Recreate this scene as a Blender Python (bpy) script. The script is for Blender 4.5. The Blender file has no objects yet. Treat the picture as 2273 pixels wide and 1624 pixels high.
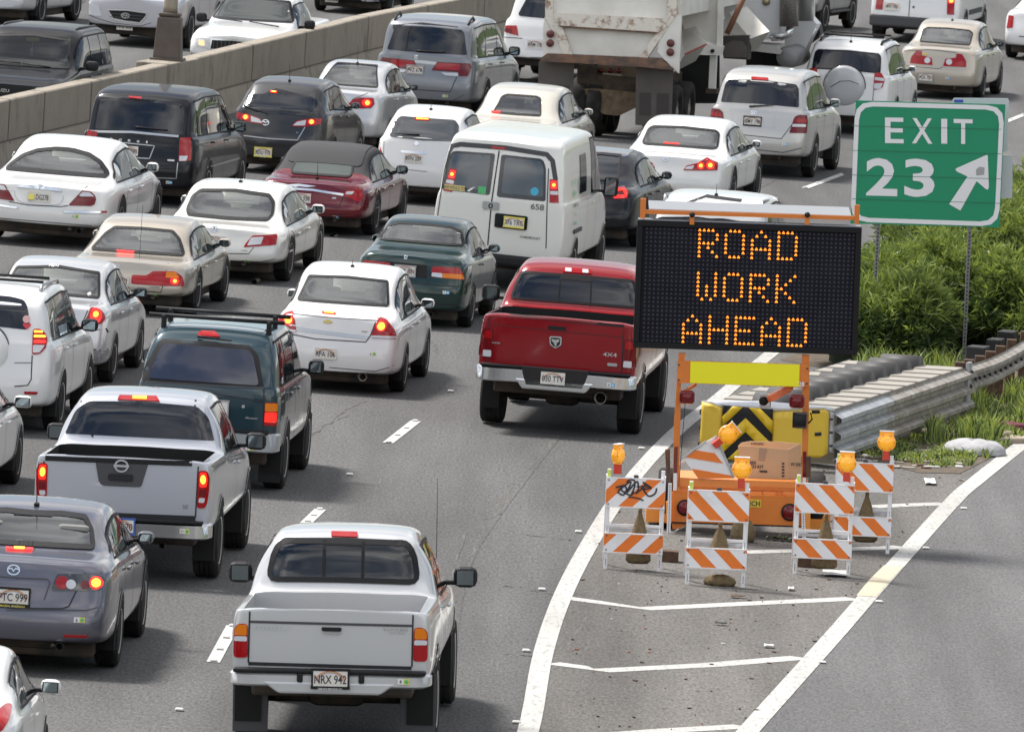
import bpy, bmesh, math, random
from mathutils import Vector, Matrix, Euler
from mathutils.bvhtree import BVHTree
from mathutils.geometry import delaunay_2d_cdt
R = math.radians
random.seed(7)
SC = bpy.context.scene
COL = SC.collection

# ------------------------------------------------------------------ camera
FPX, PITCH, CAMZ, ROLL = 23514.0, 0.08018, 10.665, 0.0637     # focal length in photo units (2273 wide)
PW, PH = 2273.0, 1624.0
cam_d = bpy.data.cameras.new('camera')
cam = bpy.data.objects.new('camera', cam_d); COL.objects.link(cam)
cam_d.sensor_width = 36.0; cam_d.lens = FPX / PW * 36.0
cam_d.dof.use_dof = True; cam_d.dof.focus_distance = 116.0; cam_d.dof.aperture_fstop = 15.0
cam_d.clip_start = 1.0; cam_d.clip_end = 3000.0
_F = Vector((0, math.cos(PITCH), -math.sin(PITCH)))
_U0 = Vector((0, math.sin(PITCH), math.cos(PITCH)))
_R0 = Vector((1, 0, 0))
_R = math.cos(ROLL) * _R0 + math.sin(ROLL) * _U0
_U = -math.sin(ROLL) * _R0 + math.cos(ROLL) * _U0
CAMP = Vector((0, 0, CAMZ))
cam.matrix_world = Matrix(((_R.x, _U.x, -_F.x, 0), (_R.y, _U.y, -_F.y, 0), (_R.z, _U.z, -_F.z, CAMZ), (0, 0, 0, 1)))
SC.camera = cam

# ------------------------------------------------------------------ world: sky with broken cloud
SUN_EL, SUN_AZ = 57.0, -54.0          # degrees; azimuth clockwise from +Y (away from the camera)
world = bpy.data.worlds.new('World'); SC.world = world; world.use_nodes = True
nt = world.node_tree; nt.nodes.clear()
def N(t, **k):
    n = nt.nodes.new(t)
    for a, b in k.items(): setattr(n, a, b)
    return n
wo = N('ShaderNodeOutputWorld'); bg = N('ShaderNodeBackground'); bg.inputs[1].default_value = 0.064
sky = N('ShaderNodeTexSky'); sky.sky_type = 'NISHITA'; sky.sun_disc = False
sky.sun_elevation = R(SUN_EL); sky.sun_rotation = R(SUN_AZ)
sky.air_density = 1.0; sky.dust_density = 1.0; sky.ozone_density = 1.0
tc = N('ShaderNodeTexCoord'); mp = N('ShaderNodeMapping'); mp.inputs['Scale'].default_value = (1.0, 1.0, 2.4)
nz = N('ShaderNodeTexNoise'); nz.inputs['Scale'].default_value = 2.6; nz.inputs['Detail'].default_value = 9; nz.inputs['Roughness'].default_value = 0.58
rp = N('ShaderNodeValToRGB'); rp.color_ramp.elements[0].position = 0.40; rp.color_ramp.elements[1].position = 0.56
nz2 = N('ShaderNodeTexNoise'); nz2.inputs['Scale'].default_value = 5.5; nz2.inputs['Detail'].default_value = 6
rp2 = N('ShaderNodeValToRGB'); rp2.color_ramp.elements[0].position = 0.32; rp2.color_ramp.elements[1].position = 0.68
rp2.color_ramp.elements[0].color = (4.6, 4.6, 4.7, 1); rp2.color_ramp.elements[1].color = (13.6, 13.4, 13.2, 1)
mx = N('ShaderNodeMix', data_type='RGBA')
L = nt.links.new
L(tc.outputs['Generated'], mp.inputs[0]); L(mp.outputs[0], nz.inputs['Vector']); L(mp.outputs[0], nz2.inputs['Vector'])
L(nz.outputs['Fac'], rp.inputs[0]); L(nz2.outputs['Fac'], rp2.inputs[0])
L(rp.outputs[0], mx.inputs['Factor']); L(sky.outputs[0], mx.inputs['A']); L(rp2.outputs[0], mx.inputs['B'])
# whole sky brightened behind the camera, added to lift the camera-facing surfaces
sx_ = N('ShaderNodeSeparateXYZ'); mr = N('ShaderNodeMapRange'); mr.inputs['From Min'].default_value = -.8; mr.inputs['From Max'].default_value = .5; mr.inputs['To Min'].default_value = 1.75; mr.inputs['To Max'].default_value = 1.05
mg = N('ShaderNodeMix', data_type='RGBA', blend_type='MULTIPLY'); mg.inputs['Factor'].default_value = 1.0
L(tc.outputs['Generated'], sx_.inputs[0]); L(sx_.outputs['Y'], mr.inputs[0]); L(mx.outputs['Result'], mg.inputs['A']); L(mr.outputs[0], mg.inputs['B'])
L(mg.outputs['Result'], bg.inputs[0]); L(bg.outputs[0], wo.inputs[0])
sun_d = bpy.data.lights.new('sun', 'SUN'); sun_d.energy = 3.9; sun_d.angle = R(13); sun_d.color = (1.0, 0.955, 0.90)
sun = bpy.data.objects.new('sun', sun_d); COL.objects.link(sun)
_sd = Vector((math.sin(R(SUN_AZ)) * math.cos(R(SUN_EL)), math.cos(R(SUN_AZ)) * math.cos(R(SUN_EL)), math.sin(R(SUN_EL))))
sun.rotation_euler = _sd.to_track_quat('Z', 'Y').to_euler()
SC.view_settings.view_transform = 'Standard'; SC.view_settings.look = 'None'
SC.view_settings.gamma = 1.0; SC.view_settings.exposure = 0.62
SC.cycles.max_bounces = 8; SC.cycles.transparent_max_bounces = 8; SC.cycles.use_denoising = True
SC.cycles.caustics_reflective = False; SC.cycles.caustics_refractive = False

# ------------------------------------------------------------------ photo measuring
# the photograph was measured in enlarged crops: tag -> (offset x, offset y, units per crop pixel)
CROP = {'D': (0, 0, 1), 'A': (0, 0, .34026), 'B': (730.5, 0, .34026), 'C': (1499.6, 0, .34026), 'd': (0, 515.6, .34026),
        'E': (730.5, 515.6, .34026), 'F': (1499.6, 515.6, .34026), 'G': (0, 1065.6, .34389), 'H': (1289, 773.4, .34026),
        'I': (0, 197.7, .21167), 'J': (0, 550, .21167), 'K': (472.6, 1117.2, .31217), 'L': (43, 816.4, .31223),
        'M': (1160.1, 0, .30246), 'N': (1503.9, 756.2, .19046), 'O': (1847.6, 601.6, .28569), 'P': (1117.2, 1065.6, .5085),
        'Q': (1409.4, 429.7, .22754)}
def D(tag, x, y):
    a, b, s = CROP[tag]
    return (a + x * s, b + y * s)
def ray(px, py):
    return (_F + _R * ((px - PW / 2) / FPX) - _U * ((py - PH / 2) / FPX)).normalized()
def G(px, py, z=0.0):                       # the point at height z seen at (px, py)
    d = ray(px, py)
    return CAMP + d * ((z - CAMZ) / d.z)
def pxm(P):                                  # photo units per metre at P
    return FPX / (P - CAMP).dot(_F)

# ------------------------------------------------------------------ materials
MATS = {}
def mat(name, col=(.5, .5, .5), rough=.5, metal=0., coat=0., emit=None, es=1., spec=.5, bump=None, noise=None, alpha=None):
    if name in MATS: return MATS[name]
    m = bpy.data.materials.new(name); m.use_nodes = True; MATS[name] = m
    t = m.node_tree; b = t.nodes['Principled BSDF']
    b.inputs['Base Color'].default_value = (*col, 1); b.inputs['Roughness'].default_value = rough
    b.inputs['Metallic'].default_value = metal; b.inputs['Coat Weight'].default_value = coat
    b.inputs['Coat Roughness'].default_value = .04; b.inputs['Specular IOR Level'].default_value = spec
    if emit: b.inputs['Emission Color'].default_value = (*emit, 1); b.inputs['Emission Strength'].default_value = es
    if noise or bump:
        c = t.nodes.new('ShaderNodeTexCoord'); n = t.nodes.new('ShaderNodeTexNoise')
        sc_, amt, col2 = noise if noise else (bump[0], 0, col)
        n.inputs['Scale'].default_value = sc_; n.inputs['Detail'].default_value = 6
        t.links.new(c.outputs['Object'], n.inputs['Vector'])
        if noise:
            r = t.nodes.new('ShaderNodeValToRGB'); r.color_ramp.elements[0].position = .5 - amt; r.color_ramp.elements[1].position = .5 + amt
            r.color_ramp.elements[0].color = (*col, 1); r.color_ramp.elements[1].color = (*col2, 1)
            t.links.new(n.outputs['Fac'], r.inputs[0]); t.links.new(r.outputs[0], b.inputs['Base Color'])
        if bump:
            bp = t.nodes.new('ShaderNodeBump'); bp.inputs['Strength'].default_value = bump[1]; bp.inputs['Distance'].default_value = bump[2] if len(bump) > 2 else .01
            n2 = t.nodes.new('ShaderNodeTexNoise'); n2.inputs['Scale'].default_value = bump[0]; n2.inputs['Detail'].default_value = 4
            t.links.new(c.outputs['Object'], n2.inputs['Vector'])
            t.links.new(n2.outputs['Fac'], bp.inputs['Height']); t.links.new(bp.outputs[0], b.inputs['Normal'])
    return m
def paint(name, col, metal=0., rough=.3, coat=1.0):
    """car paint with a clear coat, faint dust on it"""
    if name in MATS: return MATS[name]
    m = mat(name, col, rough, metal, coat)
    t = m.node_tree; b = t.nodes['Principled BSDF']
    c = t.nodes.new('ShaderNodeTexCoord'); n = t.nodes.new('ShaderNodeTexNoise'); n.inputs['Scale'].default_value = 3.5; n.inputs['Detail'].default_value = 8
    r = t.nodes.new('ShaderNodeMapRange'); r.inputs['From Min'].default_value = .35; r.inputs['From Max'].default_value = .7
    r.inputs['To Min'].default_value = .02; r.inputs['To Max'].default_value = .10
    t.links.new(c.outputs['Object'], n.inputs['Vector']); t.links.new(n.outputs['Fac'], r.inputs[0]); t.links.new(r.outputs[0], b.inputs['Coat Roughness'])
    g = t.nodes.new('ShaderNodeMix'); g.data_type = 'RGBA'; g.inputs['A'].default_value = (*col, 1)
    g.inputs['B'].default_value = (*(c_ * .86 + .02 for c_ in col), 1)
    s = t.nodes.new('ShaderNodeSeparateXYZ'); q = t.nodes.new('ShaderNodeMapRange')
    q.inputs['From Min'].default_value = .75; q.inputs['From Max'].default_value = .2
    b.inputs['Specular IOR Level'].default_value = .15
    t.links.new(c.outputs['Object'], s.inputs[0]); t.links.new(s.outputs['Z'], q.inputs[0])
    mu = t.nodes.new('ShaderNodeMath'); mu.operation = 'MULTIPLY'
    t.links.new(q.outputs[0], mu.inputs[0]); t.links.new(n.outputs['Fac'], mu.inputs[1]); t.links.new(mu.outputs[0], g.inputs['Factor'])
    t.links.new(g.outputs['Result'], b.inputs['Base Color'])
    return m
def glassmat(name, tint=(.88, .95, .90), ior=2.55):
    if name in MATS: return MATS[name]
    m = bpy.data.materials.new(name); m.use_nodes = True; MATS[name] = m
    t = m.node_tree; t.nodes.clear()
    o = t.nodes.new('ShaderNodeOutputMaterial'); x = t.nodes.new('ShaderNodeMixShader'); tr = t.nodes.new('ShaderNodeBsdfTransparent')
    gl = t.nodes.new('ShaderNodeBsdfGlossy'); gl.inputs['Roughness'].default_value = .02; fr = t.nodes.new('ShaderNodeFresnel'); fr.inputs[0].default_value = ior
    tr.inputs[0].default_value = (*tint, 1); gl.inputs[0].default_value = (.95, .97, 1, 1)
    t.links.new(fr.outputs[0], x.inputs[0]); t.links.new(tr.outputs[0], x.inputs[1]); t.links.new(gl.outputs[0], x.inputs[2]); t.links.new(x.outputs[0], o.inputs[0])
    return m
M_TINT = mat('tinted_glass', (.008, .011, .018), .03, 0, 0, spec=.6)
M_SIDE = mat('side_glass', (.012, .015, .018), .04, 0, 0, spec=.45)
M_CLEAR = glassmat('clear_glass')
M_SMOKE = glassmat('smoked_glass', (.16, .19, .22), 1.7)
M_BLACK = mat('black_plastic', (.014, .014, .016), .55, spec=.25)
M_GLOSSB = mat('gloss_black', (.01, .01, .012), .12, coat=.6)
M_GREY = mat('grey_plastic', (.075, .075, .08), .6, spec=.25)
M_RUBBER = mat('tyre_rubber', (.016, .015, .015), .85, spec=.2, noise=(6, .2, (.038, .035, .033)))
M_WELL = mat('wheel_well', (.008, .008, .008), .9)
M_CHROME = mat('chrome', (.74, .75, .76), .2, 1.0)
M_STEEL = mat('brushed_steel', (.45, .46, .47), .32, 1.0)
M_RIM = mat('alloy_rim', (.68, .69, .71), .3, .6)
M_RED = mat('red_lens', (.36, .006, .009), .2, coat=.8, spec=.1)
M_DRED = mat('dark_red_lens', (.15, .005, .008), .2, coat=.8, spec=.1)
M_LIT = mat('lit_red_lens', (.55, .012, .008), .2, coat=.5, emit=(1.0, .018, .006), es=.65)
M_HOT = mat('lit_lamp_core', (.9, .3, .05), .3, emit=(1.0, .36, .03), es=2.2)
M_AMBER = mat('amber_lens', (.75, .20, .005), .2, coat=.8, spec=.1)
M_WLENS = mat('clear_lens', (.62, .63, .66), .12, coat=1.0)
M_SMLENS = mat('smoked_lens', (.03, .03, .035), .08, coat=1.0)
M_PLATE = mat('plate_white', (.74, .73, .68), .45, noise=(9, .08, (.70, .66, .60)))
M_INK = mat('plate_ink', (.03, .03, .04), .6)
M_GAP = mat('panel_gap', (.015, .015, .018), .7)
M_MIRR = mat('mirror_glass', (.26, .31, .33), .03, 1.0)
M_SEAL = mat('window_seal', (.014, .014, .016), .6, spec=.2)
M_STW = mat('sticker_white', (.78, .78, .76), .5)
M_STY = mat('sticker_yellow', (.75, .66, .12), .5)
M_STG = mat('sticker_green', (.08, .45, .16), .5)
M_STB = mat('sticker_blue', (.06, .35, .62), .5)
M_UNDER = mat('undercarriage_metal', (.03, .026, .023), .75, noise=(5, .15, (.07, .05, .035)))
M_EXH = mat('exhaust_metal', (.22, .19, .16), .4, .8)
M_INTL = mat('light_upholstery', (.60, .59, .53), .8)
M_HEAD = mat('grey_upholstery', (.20, .20, .19), .8)
M_INTD = mat('dark_upholstery', (.035, .035, .04), .8)
M_ROADSIGNW = mat('retroreflective_white', (.78, .78, .80), .4)

# ------------------------------------------------------------------ object helpers
def link(o, parent=None):
    COL.objects.link(o)
    if parent is not None: o.parent = parent
    return o
def tag(o, label, cat=None, group=None, kind=None):
    if label: o['label'] = label
    if cat: o['category'] = cat
    if group: o['group'] = group
    if kind: o['kind'] = kind
    return o
def empty(name, M=None):
    o = bpy.data.objects.new(name, None); COL.objects.link(o); o.empty_display_size = .2
    if M is not None: o.matrix_world = M
    return o
class MB:
    """collects shapes into one mesh"""
    def __init__(s): s.v = []; s.f = []; s.m = []; s.mats = []; s.sm = []
    def mi(s, m):
        if m not in s.mats: s.mats.append(m)
        return s.mats.index(m)
    def add(s, vs, fs, m, smooth=False):
        b = len(s.v); s.v += [tuple(v) for v in vs]; i = s.mi(m)
        for f in fs: s.f.append(tuple(b + k for k in f)); s.m.append(i); s.sm.append(smooth)
    def box(s, c, d, m, rot=None, bev=0., taper=None):
        x, y, z = (q / 2 for q in d)
        if bev > 0:
            b = min(bev, x * .9, y * .9, z * .9); vs = []; 
            bm = bmesh.new(); bmesh.ops.create_cube(bm, size=1.0)
            for v in bm.verts:
                v.co = Vector((v.co.x * 2 * x, v.co.y * 2 * y, v.co.z * 2 * z))
            bmesh.ops.bevel(bm, geom=bm.edges[:], offset=b, segments=2, profile=.5, affect='EDGES')
            bm.verts.index_update(); vs = [v.co.copy() for v in bm.verts]; fs = [[v.index for v in f.verts] for f in bm.faces]; bm.free()
        else:
            vs = [Vector((a * x, b_ * y, c_ * z)) for a in (-1, 1) for b_ in (-1, 1) for c_ in (-1, 1)]
            fs = [(0, 1, 3, 2), (4, 6, 7, 5), (0, 4, 5, 1), (2, 3, 7, 6), (0, 2, 6, 4), (1, 5, 7, 3)]
        if taper:
            for v in vs:
                k = (v.z / z + 1) / 2; v.x *= 1 + (taper[0] - 1) * k; v.y *= 1 + (taper[1] - 1) * k
        if rot is not None:
            vs = [rot @ v for v in vs]
        s.add([v + Vector(c) for v in vs], fs, m, False)
    def tube(s, pts, r, m, n=8, caps=True, flat=1.0):
        pts = [Vector(p) for p in pts]; rs = r if isinstance(r, (list, tuple)) else [r] * len(pts)
        rings = []; up = Vector((0, 0, 1))
        for i, p in enumerate(pts):
            t = (pts[min(i + 1, len(pts) - 1)] - pts[max(i - 1, 0)]).normalized()
            a = t.cross(up)
            if a.length < 1e-3: a = t.cross(Vector((1, 0, 0)))
            a.normalize(); b = t.cross(a).normalized()
            rings.append([p + a * (math.cos(2 * math.pi * k / n) * rs[i]) + b * (math.sin(2 * math.pi * k / n) * rs[i] * flat) for k in range(n)])
        vs = [v for g in rings for v in g]; fs = []
        for i in range(len(pts) - 1):
            for k in range(n):
                k2 = (k + 1) % n; fs.append((i * n + k, i * n + k2, (i + 1) * n + k2, (i + 1) * n + k))
        if caps: fs += [tuple(range(n))[::-1], tuple(range((len(pts) - 1) * n, len(pts) * n))]
        s.add(vs, fs, m, True)
    def lathe(s, prof, m, axis='x', c=(0, 0, 0), n=32, close=True, smooth=True):
        """prof: (a, r) along the axis; several materials: prof items may carry a third entry"""
        vs = []
        for a, r in [q[:2] for q in prof]:
            for k in range(n):
                t = 2 * math.pi * k / n; u, w = math.cos(t) * r, math.sin(t) * r
                v = {'x': (a, u, w), 'y': (u, a, w), 'z': (u, w, a)}[axis]
                vs.append(Vector(v) + Vector(c))
        fs = []
        for i in range(len(prof) - 1):
            for k in range(n):
                k2 = (k + 1) % n; fs.append((i * n + k, i * n + k2, (i + 1) * n + k2, (i + 1) * n + k))
        if close: fs += [tuple(range(n))[::-1], tuple(range((len(prof) - 1) * n, len(prof) * n))]
        s.add(vs, fs, m, smooth)
    def prism(s, poly, h0, h1, m, axis='z', fn=None):
        n = len(poly)
        def P(a, b, h): return {'z': Vector((a, b, h)), 'y': Vector((a, h, b)), 'x': Vector((h, a, b))}[axis]
        vs = [P(a, b, h0) for a, b in poly] + [P(a, b, h1) for a, b in poly]
        if fn: vs = [fn(v) for v in vs]
        s.add(vs, [tuple(range(n))[::-1], tuple(range(n, 2 * n))] + [(i, (i + 1) % n, n + (i + 1) % n, n + i) for i in range(n)], m)
    def build(s, name, parent=None, fixn=True):
        me = bpy.data.meshes.new(name); me.from_pydata(s.v, [], s.f)
        for m in s.mats: me.materials.append(m)
        for i, p in enumerate(me.polygons): p.material_index = s.m[i]; p.use_smooth = s.sm[i]
        if fixn:
            bm = bmesh.new(); bm.from_mesh(me); bmesh.ops.recalc_face_normals(bm, faces=bm.faces[:]); bm.to_mesh(me); bm.free()
        return link(bpy.data.objects.new(name, me), parent)

_TXT = {}
def text_mesh(txt, bold=0.0):
    """text as flat geometry, 1 unit cap height, centred; returns (verts2d, faces)"""
    k = (txt, bold)
    if k in _TXT: return _TXT[k]
    cu = bpy.data.curves.new('t', 'FONT'); cu.body = txt; cu.size = 1.4; cu.align_x = 'CENTER'; cu.resolution_u = 3; cu.offset = bold
    o = bpy.data.objects.new('t', cu); COL.objects.link(o)
    dg = bpy.context.evaluated_depsgraph_get(); me = bpy.data.meshes.new_from_object(o.evaluated_get(dg))
    vs = [(v.co.x, v.co.y) for v in me.vertices]; fs = [tuple(p.vertices) for p in me.polygons]
    ys = [v[1] for v in vs] or [0]; xs = [v[0] for v in vs] or [0]
    cy, cx = (max(ys) + min(ys)) / 2, (max(xs) + min(xs)) / 2; hh = (max(ys) - min(ys)) or 1
    vs = [((x - cx) / hh, (y - cy) / hh) for x, y in vs]
    bpy.data.objects.remove(o); bpy.data.curves.remove(cu); bpy.data.meshes.remove(me)
    _TXT[k] = (vs, fs); return _TXT[k]

def chaikin(p, n=2, closed=True):
    for _ in range(n):
        q = []
        m = len(p)
        for i in range(m if closed else m - 1):
            a, b = p[i], p[(i + 1) % m]
            q += [(a[0] * .75 + b[0] * .25, a[1] * .75 + b[1] * .25), (a[0] * .25 + b[0] * .75, a[1] * .25 + b[1] * .75)]
        p = q
    return p
def roundpoly(p, r):
    """cut each corner of a polygon with a short arc"""
    out = []; n = len(p)
    for i in range(n):
        a, b, c = Vector(p[i - 1]), Vector(p[i]), Vector(p[(i + 1) % n])
        d1, d2 = (a - b), (c - b); l = min(r, d1.length * .45, d2.length * .45)
        if d1.length < 1e-6 or d2.length < 1e-6: out.append(tuple(b)); continue
        s, e = b + d1.normalized() * l, b + d2.normalized() * l
        for t in (0, .33, .67, 1): out.append(tuple(s * (1 - t) ** 2 + b * (2 * t * (1 - t)) + e * t * t))
    return out
def inpoly(x, y, p):
    c = False; j = len(p) - 1
    for i in range(len(p)):
        if (p[i][1] > y) != (p[j][1] > y) and x < (p[j][0] - p[i][0]) * (y - p[i][1]) / (p[j][1] - p[i][1]) + p[i][0]: c = not c
        j = i
    return c
def fill(poly, step=.05):
    """dense triangulation of a 2-D polygon"""
    b = []
    n = len(poly)
    for i in range(n):
        a, c = Vector(poly[i][:2]), Vector(poly[(i + 1) % n][:2]); k = max(1, int((c - a).length / step))
        for t in range(k): b.append(a + (c - a) * (t / k))
    xs = [v.x for v in b]; ys = [v.y for v in b]; pts = list(b)
    x = min(xs) + step * .5
    while x < max(xs):
        y = min(ys) + step * .5
        while y < max(ys):
            if inpoly(x, y, [(v.x, v.y) for v in b]) and min((Vector((x, y)) - v).length_squared for v in b) > (step * .35) ** 2: pts.append(Vector((x, y)))
            y += step
        x += step
    m = len(b)
    r = delaunay_2d_cdt(pts, [], [list(range(m))], 1, 1e-6)
    return [(v.x, v.y) for v in r[0]], [tuple(f) for f in r[2]]
# ------------------------------------------------------------------ vehicles
def lerp(a, b, t): return a + (b - a) * t
def interp(tab, y):
    if y <= tab[0][0]: return tab[0][1]
    for (a, u), (b, w) in zip(tab, tab[1:]):
        if y <= b: return lerp(u, w, (y - a) / (b - a)) if b > a else w
    return tab[-1][1]
# side profiles, rear bumper at y = 0: L, W, H, wheelbase, rear overhang, wheel radius, underside, top line, belt line,
# roof half width as a share of W/2, rear face lean by height, side window (rear, front) and pillar places
def PROF(kind, **k):
    P = dict(
     sedan=dict(L=4.80, W=1.80, H=1.45, wb=2.72, ro=1.08, r=.325, zb=.27, top=[(0, .99), (.12, 1.03), (.55, 1.04), (.85, 1.055), (1.45, 1.355), (1.75, 1.42), (2.35, 1.45), (2.85, 1.40), (3.25, 1.22), (3.62, 1.03), (4.1, .97), (4.6, .82), (4.8, .66)],
        belt=[(0, .93), (.6, .97), (2.4, .93), (3.6, .90), (4.5, .74), (4.8, .58)], rw=.70, lean=[(.25, .03), (.42, -.02), (.62, -.02), (.68, .05), (.95, .10), (1.1, .14)], win=(1.02, 3.45), pil=[1.45, 2.35], plan=.86),
     coupe=dict(L=4.45, W=1.70, H=1.36, wb=2.62, ro=.98, r=.30, zb=.25, top=[(0, .93), (.12, .97), (.5, .985), (.78, 1.01), (1.35, 1.28), (1.65, 1.34), (2.1, 1.36), (2.6, 1.31), (3.0, 1.13), (3.3, .97), (3.8, .90), (4.3, .76), (4.45, .62)],
        belt=[(0, .87), (.6, .90), (2.4, .86), (3.3, .84), (4.2, .7), (4.45, .56)], rw=.69, lean=[(.25, .03), (.42, -.02), (.6, -.02), (.66, .04), (.9, .08), (1.1, .14)], win=(1.15, 3.1), pil=[1.62], plan=.86),
     hatch=dict(L=4.3, W=1.75, H=1.47, wb=2.62, ro=.80, r=.32, zb=.27, top=[(0, 1.02), (.10, 1.10), (.28, 1.24), (.55, 1.38), (.9, 1.43), (1.7, 1.47), (2.3, 1.42), (2.75, 1.22), (3.1, 1.05), (3.6, .98), (4.1, .83), (4.3, .66)],
        belt=[(0, .95), (.3, .99), (1.0, 1.0), (2.4, .94), (3.1, .92), (4.0, .74), (4.3, .58)], rw=.71, lean=[(.25, .02), (.42, -.02), (.62, -.01), (.7, .04), (1.0, .10), (1.4, .2)], win=(.75, 2.95), pil=[1.15, 1.95], plan=.84),
     suv=dict(L=4.65, W=1.82, H=1.70, wb=2.70, ro=.95, r=.36, zb=.33, top=[(0, 1.52), (.08, 1.58), (.30, 1.64), (.8, 1.68), (1.7, 1.70), (2.45, 1.66), (2.75, 1.50), (3.2, 1.18), (3.6, 1.10), (4.4, .98), (4.65, .80)],
        belt=[(0, 1.08), (2.4, 1.04), (3.2, 1.02), (4.3, .88), (4.65, .70)], rw=.735, lean=[(.3, .0), (.5, -.04), (.72, -.03), (.78, .02), (1.05, .06), (1.4, .20), (1.65, .30)], win=(.42, 3.0), pil=[.95, 1.85], plan=.88),
     van=dict(L=5.1, W=1.95, H=1.75, wb=3.03, ro=1.05, r=.34, zb=.28, top=[(0, 1.60), (.08, 1.66), (.35, 1.71), (1.2, 1.75), (2.6, 1.73), (3.0, 1.64), (3.5, 1.36), (3.95, 1.13), (4.3, 1.05), (4.9, .88), (5.1, .70)],
        belt=[(0, 1.06), (2.6, 1.02), (3.9, .98), (4.8, .80), (5.1, .62)], rw=.775, lean=[(.25, .0), (.45, -.04), (.66, -.04), (.72, .02), (1.1, .05), (1.4, .16), (1.7, .24)], win=(.45, 3.75), pil=[1.25, 2.45], plan=.88),
     pickup=dict(L=5.2, W=1.78, H=1.66, wb=3.12, ro=1.15, r=.36, zb=.50, top=[(0, 1.12), (1.55, 1.12), (1.62, 1.13), (1.70, 1.30), (1.80, 1.58), (1.95, 1.64), (2.4, 1.66), (3.0, 1.63), (3.3, 1.45), (3.65, 1.18), (4.1, 1.12), (4.9, 1.02), (5.2, .86)],
        belt=[(0, 1.10), (1.6, 1.10), (2.0, 1.06), (3.5, 1.06), (4.9, .94), (5.2, .78)], rw=.70, lean=[(.4, 0), (.6, 0), (1.2, 0)], win=(2.02, 3.45), pil=[2.55], plan=.97, sq=1),
    )[kind]
    P = dict(P); P['kind'] = kind; P.update(k); return P

def section(P, y):
    """half section at y: list of (x, z) from the underside centre to the roof centre"""
    W2 = P['W'] / 2; L_ = P['L']; pr = P['plan']; fr = P.get('planf', .80)
    pl = interp([(0, pr), (.06, lerp(pr, 1, .45)), (.22, lerp(pr, 1, .82)), (.6, 1), (L_ - .75, 1), (L_ - .25, lerp(fr, 1, .72)), (L_ - .07, lerp(fr, 1, .35)), (L_, fr)], y)
    hw = W2 * pl; zt = interp(P['top'], y); zl = min(interp(P['belt'], y), zt - .012)
    zb = P['zb'] + interp([(0, .04), (.25, 0), (L_ - .4, 0), (L_, .05)], y); c = zt - zl
    hr = W2 * P['rw'] * lerp(pl, 1, .5)
    sq = P.get('sq', 0); a3 = .995 if sq else .985
    pts = [(0, zb), (.6 * hw, zb), (.93 * hw, zb + .01), (a3 * hw, zb + .07), (hw, lerp(zb, zl, .38)), (.997 * hw, lerp(zb, zl, .78)), (.975 * hw, zl - .03), (.93 * hw if not sq else .96 * hw, zl + .005)]
    cw, cm = (.945, .40) if sq else (.895, .55)
    cab = [(cw * hw, zl + .03), (lerp(cw * hw, hr + .05, cm) + .012, lerp(zl, zt, .5)), (hr + .045, zt - .12), (hr + .005, zt - .045), (hr * .86, zt - .010), (hr * .45, zt + .004), (0, zt + .008)]
    dk = [(.90 * hw, lerp(zl, zt, .35)), (.86 * hw, lerp(zl, zt, .6)), (.80 * hw, lerp(zl, zt, .8)), (.70 * hw, lerp(zl, zt, .9)), (.5 * hw, zt - .008), (.25 * hw, zt - .002), (0, zt)]
    t = min(1, max(0, (c - .10) / .26))
    return pts + [(lerp(a[0], b[0], t), lerp(a[1], b[1], t)) for a, b in zip(dk, cab)]

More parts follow.
